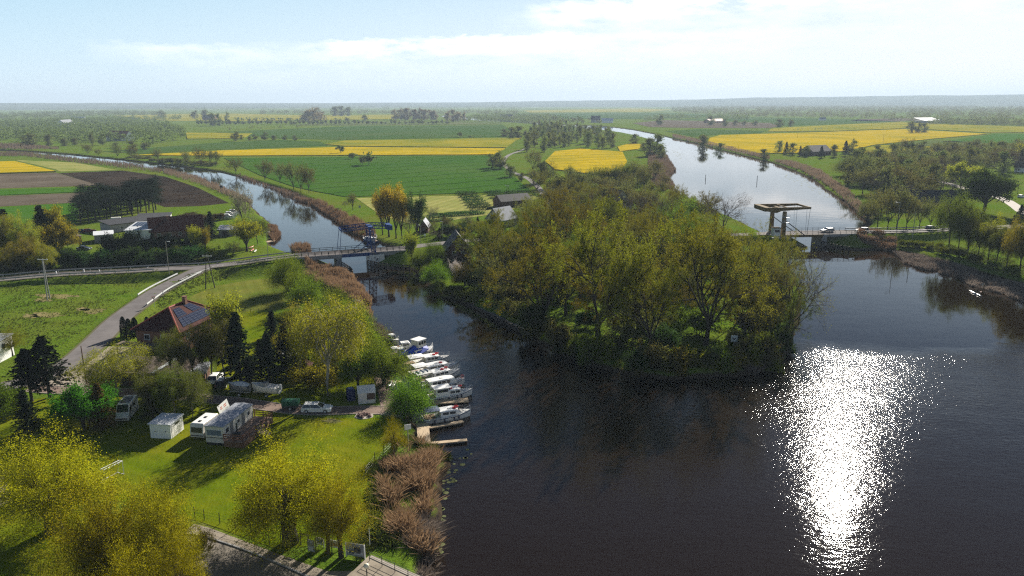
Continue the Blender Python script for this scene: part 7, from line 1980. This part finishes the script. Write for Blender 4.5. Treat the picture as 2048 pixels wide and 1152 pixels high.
reeds('reed_bed', None, [(1480,740),(1530,728),(1570,700),(1588,690),(1560,722),(1510,748)], 2600, 1.6, REED_G, 22, .10, .25, -.1, 2)
reeds('sedge', None, [(890,600),(930,612),(960,630),(1000,655),(985,650),(940,625),(895,606)], 1500, .7, SEDGE, 23, .14, .4, None, 2)
def lilies(name, poly_px, n, seed, r0=.35):
    rg = random.Random(seed); m = MB(); poly = [P(*q, 0).xy for q in poly_px]; xs = [p.x for p in poly]; ys = [p.y for p in poly]; k = 0
    while k < n:
        x, y = rg.uniform(min(xs), max(xs)), rg.uniform(min(ys), max(ys))
        if not inside(poly, x, y): continue
        k += 1; r = r0 * rg.uniform(.5, 1.2); a0 = rg.uniform(0, 6.28)
        m.prism([(x + r * math.cos(a0 + i * .7), y + r * math.sin(a0 + i * .7)) for i in range(9)], .008, .016)
    return tag(m.build(name, M('lily_pads_green', (.10, .12, .03), .95, .3, 2) if 'lily_pads_green' not in bpy.data.materials else bpy.data.materials['lily_pads_green']), kind='stuff')
lilies('lily_pads', [(880,930),(930,895),(945,905),(895,990),(880,1030)], 34, 1)
lilies('lily_pads', [(866,1030),(890,1010),(885,1100),(868,1130)], 22, 2)
lilies('lily_pads', [(1590,345),(1650,372),(1690,402),(1650,395),(1560,350)], 90, 3, .7)
lilies('lily_pads', [(1345,300),(1370,310),(1350,330)], 30, 4, .9)

# rough tufts over the meadows and banks
def tufts(name, poly_px, n, h, mat, seed, wd=.22):
    return reeds(name, None, poly_px, n, h, mat, seed, wd, .5, None, 3.5)
tufts('grass_tufts', [(0,570),(110,560),(280,552),(330,556),(240,600),(150,690),(40,730),(0,690)], 3500, .32, SEDGE, 51)
tufts('grass_tufts', [(300,640),(330,600),(380,572),(440,556),(520,540),(540,552),(470,560),(392,586),(350,610)], 1800, .3, SEDGE, 52)
tufts('grass_tufts', [(700,1090),(740,1050),(750,970),(790,900),(800,900),(760,990),(765,1100),(720,1140)], 3000, .4, SEDGE, 53, .12)

def blotch(name, px, py, rx, ry, mat, seed):
    rg = random.Random(seed); n = 26
    sheet(name, [(px + rx * math.cos(6.283 * k / n) * (q := rg.uniform(.55, 1.1)), py + ry * math.sin(6.283 * k / n) * q) for k in range(n)], mat, .035, .05)
for i, (x, y, rx, ry) in enumerate([(94,630,38,6), (62,632,20,5), (112,592,44,6), (88,600,22,4), (186,622,30,6), (165,618,16,4), (205,655,12,10), (225,640,10,8)]): blotch('dry_grass_patch', x, y, rx, ry, STRAW, i)
tufts('grass_tufts', [(1850,500),(1930,520),(1990,545),(2060,560),(2080,545),(2000,520),(1900,495)], 2500, .5, SEDGE, 54)
blotch('dry_grass_patch', 664, 842, 26, 5, STRAW, 21)

# ---------------------------------------------------------------- haze
def haze():
    m = bpy.data.materials.new('haze_air'); m.use_nodes = True
    n, l = m.node_tree.nodes, m.node_tree.links
    for k in list(n):
        if k.type != 'OUTPUT_MATERIAL': n.remove(k)
    pv = n.new('ShaderNodeVolumePrincipled')
    pv.inputs['Color'].default_value = HAZE_COL
    pv.inputs['Density'].default_value = HAZE_DEN
    pv.inputs['Anisotropy'].default_value = .1
    l.new(pv.outputs[0], n['Material Output'].inputs['Volume'])
    b = MB(); b.box((0, 7900, 118), (42000, 16600, 244))
    return tag(b.build('haze', m), kind='stuff')
HAZE_DEN = 1.0e-4
HAZE_COL = (.66, .82, 1.0, 1)
haze()
